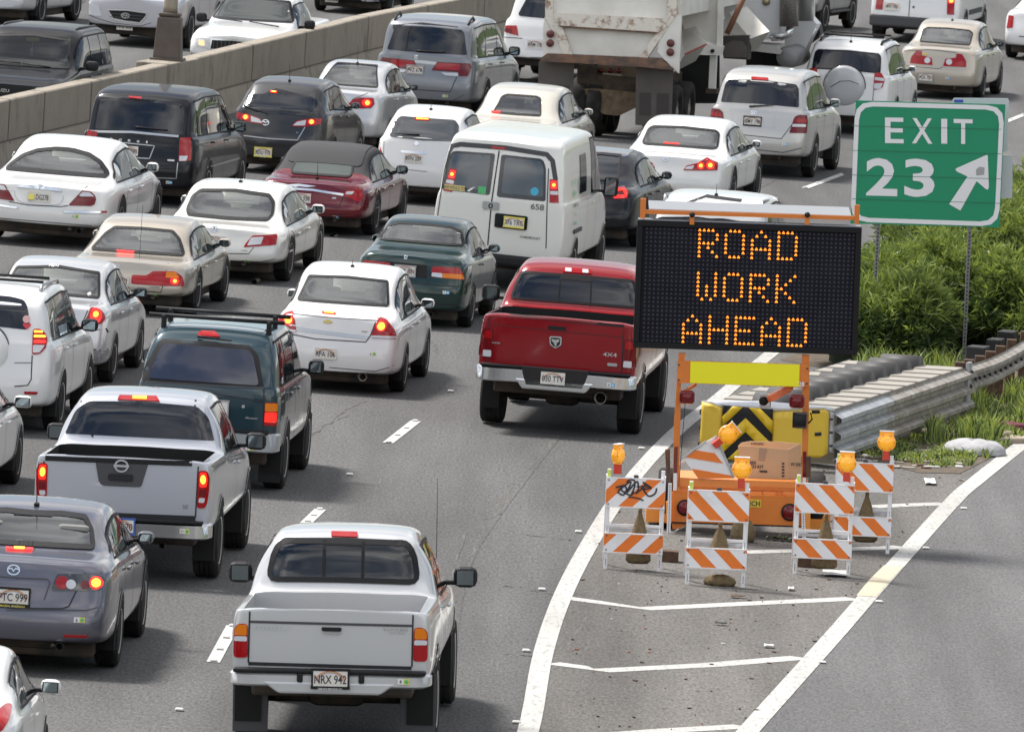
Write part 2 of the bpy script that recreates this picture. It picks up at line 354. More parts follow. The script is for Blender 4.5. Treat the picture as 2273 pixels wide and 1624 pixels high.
def person(M, x, y, zh, label, shirt, hair=(.03, .022, .018), skin=(.42, .25, .17), facing=1):
    """seated driver: one skinned body, crown of the head at zh, hands on the wheel"""
    MS = mat('skin_%d' % int(skin[0] * 100), skin, .55); MC = mat('shirt_%d_%d' % (int(shirt[0] * 100), int(shirt[2] * 100)), shirt, .85); MH = mat('hair_%d' % int(hair[0] * 100), hair, .6)
    V_ = [(0, 0, 0, .15), (0, .02, .22, .15), (0, .01, .40, .155), (0, 0, .50, .07), (0, .02, .57, .052), (.19, .01, .45, .062), (.24, .10, .22, .048), (.16, .36, .24, .034), (.13, .43, .28, .022), (-.19, .01, .45, .062), (-.24, .10, .22, .048), (-.16, .36, .24, .034), (-.13, .43, .28, .022), (.10, .30, .0, .09), (-.10, .30, .0, .09)]
    E_ = [(0, 1), (1, 2), (2, 3), (3, 4), (3, 5), (5, 6), (6, 7), (7, 8), (3, 9), (9, 10), (10, 11), (11, 12), (0, 13), (0, 14)]
    me = bpy.data.meshes.new('person'); me.from_pydata([v[:3] for v in V_], E_, []); o = bpy.data.objects.new('person', me); COL.objects.link(o)
    sk = o.modifiers.new('k', 'SKIN'); me.skin_vertices[0].data[0].use_root = True
    for i, v in enumerate(V_): me.skin_vertices[0].data[i].radius = (v[3], v[3] * .8)
    o.modifiers.new('s', 'SUBSURF').levels = 1
    m2 = bpy.data.meshes.new_from_object(o.evaluated_get(bpy.context.evaluated_depsgraph_get())); bpy.data.objects.remove(o)
    bm = bmesh.new(); bm.from_mesh(m2)
    # head with nose, chin and ears, grown on the neck
    r = bmesh.ops.create_uvsphere(bm, u_segments=18, v_segments=14, radius=1)
    for v in r['verts']:
        q = v.co; f = max(0, q.y) ; z = q.z; w = .076 * (1 - .18 * max(0, -z)); nose = .022 * math.exp(-(q.x / .16) ** 2 - ((z + .1) / .22) ** 2) * (q.y > .5); ear = .014 * math.exp(-((abs(q.x) - 1) / .1) ** 2 - (z / .25) ** 2 - (q.y / .25) ** 2); eye = -.007 * math.exp(-((abs(q.x) - .38) / .16) ** 2 - ((z - .12) / .14) ** 2) * (q.y > .4)
        v.co = Vector((q.x * w + math.copysign(ear, q.x), .03 + q.y * .096 + nose + eye, .685 + z * .118))
    for x_ in (-1, 1):                                   # fingers closed on the wheel
        for k in range(5):
            g = bmesh.ops.create_uvsphere(bm, u_segments=6, v_segments=5, radius=.011 - .001 * k)
            for v in g['verts']: v.co = Vector((v.co.x * 2.6, v.co.y, v.co.z)) + Vector((x_ * .125, .455, .255 + k * .021 if k < 4 else .30))
    bm.to_mesh(m2); bm.free(); m2.materials.clear(); m2.materials.append(MC); m2.materials.append(MS)
    for p in m2.polygons: p.use_smooth = True; p.material_index = 1 if p.center.z > .53 or p.center.y > .33 else 0
    o = bpy.data.objects.new('person', m2); COL.objects.link(o); o.matrix_world = M @ Matrix.Translation((x, y, zh - .80)); tag(o, label, 'person')
    h = MB(); n = 14; vs = []
    for j in range(8):
        for i in range(n): a = 2 * math.pi * i / n; t = j / 7 * 1.75; vs.append((.084 * math.sin(t) * math.cos(a), .018 + .104 * math.sin(t) * math.sin(a) - (.012 if t > 1.2 else 0), .692 + .122 * math.cos(t) + (.05 if math.sin(a) > .3 and t > 1.1 else 0)))
    h.add(vs, [(j * n + i, j * n + (i + 1) % n, (j + 1) * n + (i + 1) % n, (j + 1) * n + i) for j in range(7) for i in range(n)], MH, True); h.build('hair', o)
    return o
class Car:
    def __init__(s, name, label, cat, P, body, at, theta, k=1.0, roll=0.0, oncoming=False, group=None, glass=None, anchor=None, clear=False, interior=None, side=None, well=True):
        s.P = P; s.body_mat = body; s.k = k; s.on = oncoming
        s.nf = 0; s.planehit = False
        ro, W2 = P['ro'], P['W'] / 2
        a = anchor or ((-W2 if oncoming else W2), (ro + P['wb'] if oncoming else ro))
        T = G(*at)
        rot = Matrix.Rotation(-R(theta) + (math.pi if oncoming else 0), 4, 'Z') @ Matrix.Rotation(-roll if oncoming else roll, 4, 'Y')
        A = rot @ Vector((a[0] * k, a[1] * k, 0))
        s.M = Matrix.Translation(Vector((T.x, T.y, 0)) - Vector((A.x, A.y, A.z * .5))) @ rot @ Matrix.Scale(k, 4)
        s.Mi = s.M.inverted()
        s.root = empty(name, s.M); tag(s.root, label, cat, group)
        s.clear = clear; s.interior = interior
        s.make_body(); 
        s.wheels(well)
        s.under()
        if side is not False: s.side_windows(side or M_SIDE)
    # ---- body
    def make_body(s):
        P = s.P; ys = sorted(set(([0, .02, .075, .25, .6] if P['kind'] == 'pickup' else [0, .06, .22, .6]) + [a for a, b in P['top']] + [P['L'] - .25, P['L'] - .07, P['L']]))
        out = [ys[0]]
        for y in ys[1:]:
            if y - out[-1] < (.045 if y > .1 else .018): continue
            g = y - out[-1]; n = int(g / .5)
            for i in range(n): out.append(out[-1] + g / (n + 1))
            out.append(y)
        ys = out; vs = []; fs = []; lean = P['lean']; cap = []
        rings = []
        for y in ys:
            h = section(P, y); ring = []
            fade = max(0, 1 - y / .9)
            def V(x, z):
                yy = y + interp(lean, z) * fade
                return (x, yy, z)
            idx = []
            for (x, z) in h: idx.append(len(vs)); vs.append(V(x, z))
            left = []
            for (x, z) in h[1:-1]: left.append(len(vs)); vs.append(V(-x, z))
            rings.append(idx + left[::-1])
        n = len(rings[0])
        for a, b in zip(rings, rings[1:]):
            for i in range(n): fs.append((a[i], a[(i + 1) % n], b[(i + 1) % n], b[i]))
        nh = len(section(P, 0))
        for ring, dy in ((rings[0], -P.get('crown', .012 if P['kind'] == 'pickup' else .05)), (rings[-1], .08)):
            Rt = ring[:nh]; Lt = [ring[0]] + ring[nh:][::-1] + [ring[nh - 1]]
            C = [None] * nh; C[0] = Rt[0]; C[-1] = Rt[-1]; Cr = list(C); Cl = list(C)
            for i in range(1, nh - 1):
                x, y, z = vs[Rt[i]]
                C[i] = len(vs); vs.append((0, y + dy, z)); Cr[i] = len(vs); vs.append((x * .55, y + dy * .8, z)); Cl[i] = len(vs); vs.append((-x * .55, y + dy * .8, z))
            for i in range(nh - 1):
                for p, q in ((Rt, Cr), (Cr, C), (C, Cl), (Cl, Lt)):
                    f = []
                    for v in (p[i], q[i], q[i + 1], p[i + 1]):
                        if v not in f: f.append(v)
                    if len(f) > 2: fs.append(tuple(f) if dy < 0 else tuple(f[::-1]))
        me = bpy.data.meshes.new('body'); me.from_pydata(vs, [], fs)
        me.materials.append(s.body_mat)
        bm = bmesh.new(); bm.from_mesh(me); bmesh.ops.recalc_face_normals(bm, faces=bm.faces[:]); bm.to_mesh(me); bm.free()
        o = bpy.data.objects.new('body', me); COL.objects.link(o)
        md = o.modifiers.new('s', 'SUBSURF'); md.levels = 2; md.render_levels = 2
        dg = bpy.context.evaluated_depsgraph_get(); m2 = bpy.data.meshes.new_from_object(o.evaluated_get(dg))
        o.modifiers.clear(); o.data = m2; m2.name = 'body'; bpy.data.meshes.remove(me)
        for p in m2.polygons: p.use_smooth = True
        s.body = o; o.parent = s.root
        s.bvh = BVHTree.FromPolygons([v.co.copy() for v in m2.vertices], [tuple(p.vertices) for p in m2.polygons])
    def cut(s, boxes, m, opn=True):
        """carve openings (bed, cabin) out of the body: boxes are prisms (poly in (x, z), y0, y1)"""
        b = MB()
        dummy = s.body_mat
        for poly, y0, y1 in boxes: b.prism(poly, y0, y1, m, 'y')
        c = b.build('cutter'); 
        me = c.data; me.materials.clear(); me.materials.append(dummy); me.materials.append(m)
        for p in me.polygons: p.material_index = 1
        s.body.data.materials.append(m)
        md = s.body.modifiers.new('b', 'BOOLEAN'); md.operation = 'DIFFERENCE'; md.object = c; md.solver = 'EXACT'
        s.body.parent = None; 
        dg = bpy.context.evaluated_depsgraph_get(); ev = s.body.evaluated_get(dg)
        m2 = bpy.data.meshes.new_from_object(ev)
        n0 = len(s.body.data.polygons)
        s.body.modifiers.clear(); s.body.parent = s.root
        if len(m2.polygons) > n0 * .4:
            old = s.body.data; s.body.data = m2; m2.name = 'body'
            for p in m2.polygons: p.use_smooth = p.material_index == 0
        bpy.data.objects.remove(c)
    # ---- measuring and projecting
    def hit(s, px, py):
        d = (s.Mi.to_3x3() @ ray(px, py)).normalized(); o = s.Mi @ CAMP
        r = s.bvh.ray_cast(o, d)
        if r[0] is not None:
            h = r[0]; L_ = s.P['L']
            if s.P['kind'] == 'pickup' and not s.on and .05 < h.y < 1.40 and h.z < interp(s.P['top'], 1.2) + .06:   # on the bed: keep tailgate features on the tailgate
                h = o + d * ((0 - o.y) / d.y); h.z = min(h.z, interp(s.P['top'], 0) - .075); return h
            if s.on and s.planehit:
                h = o + d * ((L_ - o.y) / d.y); h.z = min(h.z, interp(s.P['top'], L_ - .08) - .05); return h
            return h
        # off the body: nearest place to the ray near the visible end
        yv = s.P['L'] if s.on else 0.0
        t = (yv - o.y) / d.y; p = o + d * t
        return s.bvh.find_nearest(p)[0]
    def proj(s, u, w, ax, off):
        if ax == 'rear': o, d = Vector((u, -4, w)), Vector((0, 1, 0))
        elif ax == 'front': o, d = Vector((u, s.P['L'] + 4, w)), Vector((0, -1, 0))
        elif ax == 'right': o, d = Vector((4, u, w)), Vector((-1, 0, 0))
        elif ax == 'left': o, d = Vector((-4, u, w)), Vector((1, 0, 0))
        else: o, d = Vector((u, w, 5)), Vector((0, 0, -1))
        r = s.bvh.ray_cast(o, d)
        if r[0] is not None and ax == 'rear' and s.P['kind'] == 'pickup' and not s.on and r[0].y > .25 and w < interp(s.P['top'], .8) - .01:
            r = s.bvh.find_nearest(Vector((u, -.05, w - .03)))
        if r[0] is not None and s.on and s.planehit and ax == 'front' and r[0].y < s.P['L'] - .7:
            r = s.bvh.find_nearest(Vector((u, s.P['L'] + .1, w - .05)))
        if r[0] is None:
            if ax in ('rear', 'front'): q = Vector((u, 0 if ax == 'rear' else s.P['L'], w))
            elif ax in ('right', 'left'): q = Vector((s.P['W'] / 2 * (1 if ax == 'right' else -1), u, w))
            else: q = Vector((u, w, 1.2))
            r = s.bvh.find_nearest(q)
        n = r[1]
        if n.dot(d) > 0: n = -n
        return r[0] + n * off, n
    def panel(s, name, poly, ax, m, off=.008, step=.06, rnd=.0, parent=None, th=.02, mb=None, build=True):
        if rnd: poly = roundpoly(poly, rnd)
        s.nf += 1
        v2, f2 = fill(poly, step)
        vs = []; ns = []
        for u, w in v2:
            p, n = s.proj(u, w, ax, off + (s.nf % 5) * .0004); vs.append(p); ns.append(n)
        b = mb or MB(); b.add(vs, f2, m, True)
        # rim that reaches back to the body
        ec = {}
        for f in f2:
            for i in range(len(f)):
                e = (f[i], f[(i + 1) % len(f)]); k_ = tuple(sorted(e)); ec.setdefault(k_, []).append(e)
        rim = [e[0] for e in ec.values() if len(e) == 1]
        idx = {}
        rv = []
        for a, c in rim:
            for q in (a, c):
                if q not in idx: idx[q] = len(rv); rv += [vs[q], vs[q] - ns[q] * th]
        b.add(rv, [(idx[a], idx[c], idx[c] + 1, idx[a] + 1) for a, c in rim], m)
        if build and mb is None: return b.build(name, parent or s.root)
        return b
    def pp(s, t, pts, ax=None):
        """photo points -> (x, z) in the rear (or front) view of this car"""
        return [((h.x, h.z)) for h in (s.hit(*D(t, *p)) for p in pts)]
    def ribbon(s, name, pts, ax, w, m, off=.006, parent=None, closed=False, mb=None):
        """thin strip along a polyline on the body"""
        P_ = []
        n = len(pts)
        for i in range(n if closed else n - 1):
            a, c = Vector(pts[i]), Vector(pts[(i + 1) % n]); k = max(1, int((c - a).length / .06))
            for t in range(k): P_.append(a + (c - a) * (t / k))
        if not closed: P_.append(Vector(pts[-1]))
        vs = []; m_ = len(P_)
        for i, p in enumerate(P_):
            a = P_[(i - 1) % m_] if closed or i else p; c = P_[(i + 1) % m_] if closed or i < m_ - 1 else p
            t = (c - a).normalized(); nn = Vector((-t.y, t.x)) * w / 2
            for q in (p - nn, p + nn): vs.append(s.proj(q.x, q.y, ax, off)[0])
        fs = [(2 * i, 2 * i + 1, 2 * ((i + 1) % m_) + 1, 2 * ((i + 1) % m_)) for i in range(m_ if closed else m_ - 1)]
        fs = [f for f in fs if (vs[f[0]] - vs[f[3]]).length < .45 and (vs[f[0]] - vs[f[1]]).length < .25 and (vs[f[2]] - vs[f[3]]).length < .25]
        b = mb or MB(); b.add(vs, fs, m)
        if mb is None: return b.build(name, parent or s.root, fixn=False)
    # ---- features
    def rear_window(s, t, pts, m=None, rnd=.08, frame=.03, name='rear_window', thru=None, ax='rear', deep=None):
        poly = sym(s.pp(t, pts))
        if s.P['kind'] in ('sedan', 'coupe'):
            zb_ = max(interp(s.P['top'], .86), interp(s.P['top'], .6)) + .018; poly = [(x, max(z, zb_)) for x, z in poly]
        if s.P['kind'] == 'pickup': zb_ = interp(s.P['top'], 1.4) + .075; poly = [(x, max(z, zb_)) for x, z in poly]
        if thru is None: thru = s.clear
        if thru:
            pin = roundpoly([(x * .985, z) for x, z in poly], rnd)
            s.cutpoly = pin
        w = s.panel(name, poly, ax, m or (M_CLEAR if thru else M_TINT), off=.006, rnd=rnd)
        if frame: s.ribbon('window_seal', roundpoly(poly, rnd), ax, frame, M_SEAL, off=.011, parent=w, closed=True)
        s.rwpoly = poly; s.rw = w
        return w
    def carve(s, y1=None, driver=None, shirt=(.3, .3, .32)):
        """open the cabin behind the rear window; seats inside"""
        P = s.P; zs = [z for x, z in s.cutpoly]; zlo, zhi = min(zs), max(zs)
        xm = max(abs(x) for x, z in s.cutpoly)
        cut = [(min(max(x, -xm + .03), xm - .03), min(max(z, zlo + .01), zhi - .015)) for x, z in s.cutpoly]
        s.cut([(cut, -.3, y1 or P['L'] - .2)], s.interior or M_INTL)
        # windscreen over the opening
        s.panel('windscreen', [(x, z) for x, z in cut], 'front', M_CLEAR, off=.004, rnd=.0, step=.1)
        yr = s.proj(0, zlo + .03, 'rear', 0)[0].y + .22
        xs_ = min(.42, xm - .20); yr += .08
        if driver: person(s.M, -xs_, yr + .80, zhi - .015, driver, shirt)
        m = s.interior or M_INTL; hm = M_HEAD if m is M_INTL else m
        for x in (-xs_, xs_):
            b = MB(); b.box((x, yr, zlo + .07), (.30, .10, .20), hm, bev=.04); b.build('headrest', s.root)
            b = MB(); b.box((x, yr + .85, zlo - .0), (.50, .10, .28), hm, bev=.05); b.box((x, yr + .87, zlo + .18), (.27, .09, .20), hm, bev=.04); b.build('front_seat', s.root)
        b = MB(); b.box((0, yr + 1.75, zhi - .09), (.24, .03, .07), M_BLACK, bev=.01); b.build('rear_view_mirror', s.root)
        b = MB(); b.box((0, yr + 1.6, zlo + .0), (1.25, .25, .05), M_BLACK, bev=.02); b.build('dashboard', s.root)
    def taillight(s, t, pts, zones=(), m=None, rnd=.03, mirror=True, ax='rear', name='taillight', off=.012, litmirror=True, step=.045):
        poly = s.pp(t, pts)
        zp = [(s.pp(t, z), zm) for z, zm in zones]
        for sg in ((1, -1) if mirror else (1,)):
            o = s.panel(name, [(sg * x, z) for x, z in poly], ax, m or M_RED, off=off, rnd=rnd, step=step)
            for z, zm in zp:
                if zm in (M_LIT, M_HOT) and sg < 0 and not litmirror: continue
                nm = {'lit_red_lens': 'brake_light', 'lit_lamp_core': 'bulb', 'amber_lens': 'turn_signal', 'clear_lens': 'reversing_light'}.get(zm.name, 'lens')
                s.panel(nm, [(sg * x, zz) for x, zz in z], ax, zm, off=off + (.010 if zm is M_HOT else .006), rnd=.015, parent=o, step=step)
    def pan(s, name, t, pts, m, rnd=.02, off=.010, ax='rear', step=.06, parent=None):
        return s.panel(name, s.pp(t, pts), ax, m, off=off, rnd=rnd, step=step, parent=parent)
    def line(s, name, t, pts, w=.013, m=None, ax='rear', closed=False):
        return s.ribbon(name, s.pp(t, pts), ax, w, m or M_GAP, closed=closed)
    def text(s, name, t, pos, txt, h, m, sx=1.0, ax='rear', off=.016, parent=None, bold=.02):
        x0, z0 = s.pp(t, [pos])[0] if t else pos
        return s.text_xz(name, x0, z0, txt, h, m, sx, ax, off, parent, bold)
    def text_xz(s, name, x0, z0, txt, h, m, sx=1.0, ax='rear', off=.016, parent=None, bold=.02):
        v2, fs = text_mesh(txt, bold); b = MB(); f = -1 if ax in ('front', 'left') else 1
        b.add([s.proj(x0 + f * x * h * sx, z0 + z * h, ax, off)[0] for x, z in v2], fs, m)
        return b.build(name, parent or s.root, fixn=False)
    def plate(s, t, pos, txt, frame=None, sub=None, ax='rear', off=.02, fcol=None, w=.305, h=.152, rainbow=True):
        x0, z0 = s.pp(t, [pos])[0]
        p, n = s.proj(x0, z0, ax, off); sg = -1 if ax == 'rear' else 1
        y = p.y + sg * .012
        b = MB(); b.box((x0, y, z0), (w, .006, h), M_PLATE); pl = b.build('license_plate', s.root)
        if frame is not None:
            f = MB(); e = .012
            f.box((x0, y, z0 + h / 2), (w + 2 * e, .012, .022), frame); f.box((x0, y, z0 - h / 2), (w + 2 * e, .012, .026), frame)
            for q in (-1, 1): f.box((x0 + q * w / 2, y, z0), (.016, .0116, h), frame)
            f.build('plate_frame', pl)
        fx = -1 if ax == 'front' else 1
        v2, fs = text_mesh(txt.strip() or 'I', .018); tb = MB()
        ww = max(a for a, _ in v2) - min(a for a, _ in v2); hh = .074; sx = min(.27 / ww, hh * .8)
        lx_ = .042 if txt.startswith('  ') else 0; sx = sx * (.72 if lx_ else 1)
        tb.add([(x0 + lx_ + fx * a * sx, y + sg * .0045, z0 - .006 + c * hh) for a, c in v2], fs, M_INK)
        if txt.strip(): tb.build('plate_letters', pl, fixn=False)
        if rainbow:
            rb = MB(); cols = [mat('rainbow_red', (.55, .12, .08)), mat('rainbow_gold', (.62, .42, .12)), mat('rainbow_blue', (.25, .30, .5))]
            for i, c in enumerate(cols):
                q = [(.10 - i * .012) * math.cos(a * math.pi / 12) for a in range(13)]; r0, r1 = .125 - i * .010, .116 - i * .010
                vs = []
                for a in range(13):
                    an = math.pi * a / 12
                    for r_ in (r0, r1): vs.append((x0 + r_ * math.cos(an), y + sg * .0038, z0 - .02 + r_ * .70 * math.sin(an)))
                rb.add(vs, [(2 * a, 2 * a + 1, 2 * a + 3, 2 * a + 2) for a in range(12)], c)
            rb.build('rainbow', pl, fixn=False)
        if sub:
            v2, fs = text_mesh(sub[0], .02); sb = MB(); hh = sub[2]
            sb.add([(x0 + fx * a * hh, y + sg * .0075, z0 + sub[3] + c * hh) for a, c in v2], fs, sub[1]); sb.build('frame_letters', pl, fixn=False)
        return pl
    def sticker(s, t, pos, txt, kind='g', h=.055, ax='rear'):
        x0, z0 = s.pp(t, [pos])[0]
        def sq(x, m): return [(x - h * .45, z0 - h * .42), (x + h * .45, z0 - h * .42), (x + h * .45, z0 + h * .42), (x - h * .45, z0 + h * .42)]
        o = s.panel('registration_sticker', sq(x0 - h * .45, 0), ax, M_STW, off=.006, step=.1)
        s.panel('year_sticker', sq(x0 + h * .45, 0), ax, M_STY if kind == 'g' else M_STB, off=.006, step=.1, parent=o)
        s.text_xz('sticker_number', x0 - h * .45, z0, txt, h * .6, M_INK, .8, ax, off=.011, parent=o)
        c = x0 + h * .45; g = h * .13; e = h * .32
        s.panel('sticker_mark', [(c - g, z0 - e), (c + g, z0 - e), (c + g, z0 - g), (c + e, z0 - g), (c + e, z0 + g), (c + g, z0 + g), (c + g, z0 + e), (c - g, z0 + e), (c - g, z0 + g), (c - e, z0 + g), (c - e, z0 - g), (c - g, z0 - g)], ax, M_STG if kind == 'g' else mat('sticker_pale', (.5, .75, .85)), off=.009, step=.1, parent=o)
    def ring(s, name, t, pos, rx, rz, w, m, ax='rear', parent=None, off=.012):
        x0, z0 = s.pp(t, [pos])[0] if t else pos
        return s.ribbon(name, [(x0 + rx * math.cos(a * math.pi / 10), z0 + rz * math.sin(a * math.pi / 10)) for a in range(20)], ax, w, m, off=off, parent=parent, closed=True)
    def antenna(s, x, y, h=.35, lean=-.25, base=None):
        p, n = s.proj(x, y, 'top', 0)
        b = MB(); b.tube([p, p + Vector((0, lean * h * .5, h * .5)), p + Vector((0, lean * h, h))], [.006, .004, .003], M_BLACK, 5); b.box(p + Vector((0, 0, .012)), (.05, .09, .03), M_BLACK, bev=.012)
        b.build('antenna', s.root)
    def wiper(s, t, a, c, m=None):
        A, C = s.pp(t, [a, c]); b = MB(); n = 8; pts = []
        for i in range(n + 1):
            x, z = lerp(A[0], C[0], i / n), lerp(A[1], C[1], i / n); p, nn = s.proj(x, z, 'rear', .03); pts.append(p)
        b.tube(pts, [.018 - .010 * i / n for i in range(n + 1)], M_BLACK, 6); b.build('wiper', s.root)
    def exhaust(s, x, z=.27, r=.032, y=-.02, m=None):
        b = MB(); b.lathe([(y, r), (y, r * .75), (y + .12, r * .75)], M_WELL, 'y', (x, 0, z), 14, close=False); b.lathe([(y, r), (y + .3, r)], m or M_EXH, 'y', (x, 0, z), 14, close=False)
        b.lathe([(y + .1, 0.0001), (y + .1, r * .8)], M_WELL, 'y', (x, 0, z), 14, close=False)
        b.build('exhaust_pipe', s.root)
    def high_light(s, t, pts, lit=False, core=None, name='high_brake_light'):
        o = s.pan(name, t, pts, M_LIT if lit else M_RED, rnd=.01, off=.014)
        if core: s.pan('bulb', t, core, M_HOT, rnd=.005, off=.022, parent=o)
        return o
    def blade(s, t, a, c, r=.012):
        A, C = s.hit(*D(t, *a)), s.hit(*D(t, *c)); up = Vector((0, .03 if s.on else -.03, .03)); b = MB(); b.tube([A + up, A.lerp(C, .5) + up, C + up], r, M_BLACK, 6); b.build('wiper', s.root)
    # ---- standard parts
    def wheels(s, well=True):
        P = s.P; r = P['r']; W2 = P['W'] / 2; tw = P.get('tw', .215); hub = P.get('rim', .64)
        for y in (P['ro'], P['ro'] + P['wb']):
            for sg in (1, -1):
                xo = sg * (W2 + P.get('tout', .006)); xi = xo - sg * tw
                b = MB()
                prof = [(xi, r * .62), (xi, r * .9), (xi + sg * .02, r * .975), (xi + sg * .035, r)]
                nG = 4; x = .035
                wd = (tw - .07) / nG
                for g in range(nG):
                    x1 = x + wd - .012; prof += [(xi + sg * x1, r), (xi + sg * x1, r - .010), (xi + sg * (x1 + .012), r - .010), (xi + sg * (x1 + .012), r)] if g < nG - 1 else [(xo - sg * .035, r)]
                    x = x1 + .012
                prof += [(xo - sg * .02, r * .975), (xo, r * .9), (xo, r * .72), (xo - sg * .012, r * hub)]
                b.lathe(prof, M_RUBBER, 'x', (0, y, r), 40, smooth=False)
                w = b.build('tyre', s.root)
                b = MB(); rr = r * hub
                b.lathe([(xo - sg * .012, rr), (xo - sg * .005, rr * .99), (xo - sg * .018, rr * .90), (xo - sg * .07, rr * .88)], M_RIM, 'x', (0, y, r), 32, close=False)
                b.lathe([(xo - sg * .07, .0001), (xo - sg * .07, rr * .9)], M_WELL, 'x', (0, y, r), 24, close=False)
                ns = P.get('spokes', 5)
                for i in range(ns):
                    a = 2 * math.pi * i / ns + .3; d = Vector((0, math.cos(a), math.sin(a))); e = Vector((0, -math.sin(a), math.cos(a))); c = Vector((xo - sg * .03, y, r))
                    q = [c + d * rr * .15 - e * .03, c + d * rr * .15 + e * .03, c + d * rr * .92 + e * .024, c + d * rr * .92 - e * .024]
                    q2 = [v + Vector((-sg * .03, 0, 0)) for v in q]
                    b.add(q + q2, [(0, 1, 2, 3), (4, 5, 6, 7), (0, 1, 5, 4), (1, 2, 6, 5), (2, 3, 7, 6), (3, 0, 4, 7)], M_RIM)
                b.lathe([(xo - sg * .012, .0001), (xo - sg * .016, .045), (xo - sg * .06, .06)], M_RIM, 'x', (0, y, r), 16, close=False)
                b.build('rim', w)
                if well and sg in (1, -1):
                    R_ = r + P.get('gap', .055); z0 = P['zb'] + .02
                    pl = [(y + R_ * math.cos(a * math.pi / 14), max(z0, r + R_ * math.sin(a * math.pi / 14))) for a in range(15)]
                    pl = [(y + R_, z0)] + pl[1:-1] + [(y - R_, z0)] if r > z0 else pl
                    s.panel('wheel_arch', pl, 'right' if sg > 0 else 'left', M_WELL, off=.002, step=.12, th=.0)
                    f = [(y + (R_ + .012) * math.cos(a * math.pi / 16), max(z0, r + (R_ + .012) * math.sin(a * math.pi / 16))) for a in range(17)]
                    s.ribbon('arch_lip', f, 'right' if sg > 0 else 'left', .03, P.get('lip', s.body_mat), off=.014)
    def under(s):
        P = s.P; b = MB(); z = P['zb']; L_ = P['L']; W_ = P['W']; r = P['r']
        b.box((0, L_ / 2, z - .03), (W_ * .80, L_ - .6, .20), M_UNDER, bev=.03)
        b.tube([(-W_ * .40, P['ro'], r), (W_ * .40, P['ro'], r)], .05, M_UNDER, 10)
        b.box((0, P['ro'] * .45, z + .0), (W_ * .42, .45, .13), M_UNDER, bev=.05)
        b.tube([(W_ * .2, .25, z - .02), (W_ * .2, P['ro'] + 1.2, z - .03)], .035, M_EXH, 8)
        for sg in (-1, 1):
            b.box((sg * W_ * .43, P['ro'], r + .05), (.22, r * 2.5, r * 1.15), M_WELL)
            b.box((sg * W_ * .43, P['ro'] + P['wb'], r + .05), (.22, r * 2.5, r * 1.15), M_WELL)
            b.tube([(sg * W_ * .3, P['ro'] - .05, z - .02), (sg * W_ * .33, P['ro'] - .05, z + .3)], .035, M_UNDER, 8)
        b.build('undercarriage', s.root)
    def side_windows(s, m):
        P = s.P; y0, y1 = P['win']; cuts = [y0] + [p for p in P['pil']] + [y1]
        lo = lambda y: interp(P['belt'], y) + .045
        hi = lambda y: interp(P['top'], y) - .135
        for sg in (1, -1):
            ax = 'right' if sg > 0 else 'left'
            for i, (a, c) in enumerate(zip(cuts, cuts[1:])):
                a2, c2 = a + (.0 if i == 0 else .03), c - (.03 if i < len(cuts) - 2 else 0)
                n = 7; yy = [lerp(a2, c2, q / n) for q in range(n + 1)]
                top = [(y, max(lo(y) + .012, hi(y))) for y in yy][::-1]; bot = [(a2, lo(a2)), (c2, lo(c2))]
                s.panel('side_window', bot + top, ax, m, off=.005, step=.12, th=.0)
            if s.P.get('trimline', True):
                s.ribbon('window_trim', [(lerp(y0, y1, q / 12), lo(lerp(y0, y1, q / 12)) - .012) for q in range(13)], ax, .02, M_SEAL, off=.012)
                s.ribbon('window_trim', [(y_, max(lo(y_) + .02, hi(y_)) + .012) for y_ in [lerp(y0, y1, q / 12) for q in range(13)]], ax, .022, M_SEAL, off=.012)
            # doors
            dz0, dz1 = P['zb'] + .16, lo(y0)
            for i, c in enumerate(P.get('doors', cuts[1:])):
                s.ribbon('door_gap', [(c, P['zb'] + .10), (c, lo(c))], ax, .012, M_GAP, off=.004)
            for c in P.get('handles', P['pil'][-2:]):
                p, n = s.proj(c + .16, interp(P['belt'], c) - .10, ax, .025)
                b = MB(); b.box(p, (.035, .17, .03), P.get('hmat', s.body_mat), bev=.012); b.build('door_handle', s.root)
    def mirrors(s, y=None, z=None, m=None, sz=(.18, .125), out=.07, both=True, left=True):
        P = s.P; sz = (sz[0] * .9, sz[1] * .95); y = y if y is not None else P['win'][1] - .32; z = z if z is not None else interp(P['belt'], y) + .11
        for sg in ((1, -1) if both else ((-1,) if left else (1,))):
            ax = 'right' if sg > 0 else 'left'
            p, n = s.proj(y, z - .05, ax, 0)
            cx = p.x + sg * (out + sz[0] / 2 - .03)
            b = MB(); b.box((cx, y + .06, z), (sz[0], .13, sz[1]), m or s.body_mat, bev=.055); b.box(((p.x + cx) / 2, y + .07, z - sz[1] * .28), (abs(cx - p.x), .06, .04), M_BLACK, bev=.015)
            o = b.build('wing_mirror', s.root)
            g = MB(); e = -.008 if not s.on else -.008
            g.box((cx, y + e, z), (sz[0] - .065, .006, sz[1] - .055), M_MIRR); g.build('mirror_glass', o)
            f = MB(); f.box((cx, y - .001, z), (sz[0] - .045, .012, sz[1] - .045), M_BLACK); f.build('mirror_rim', o)
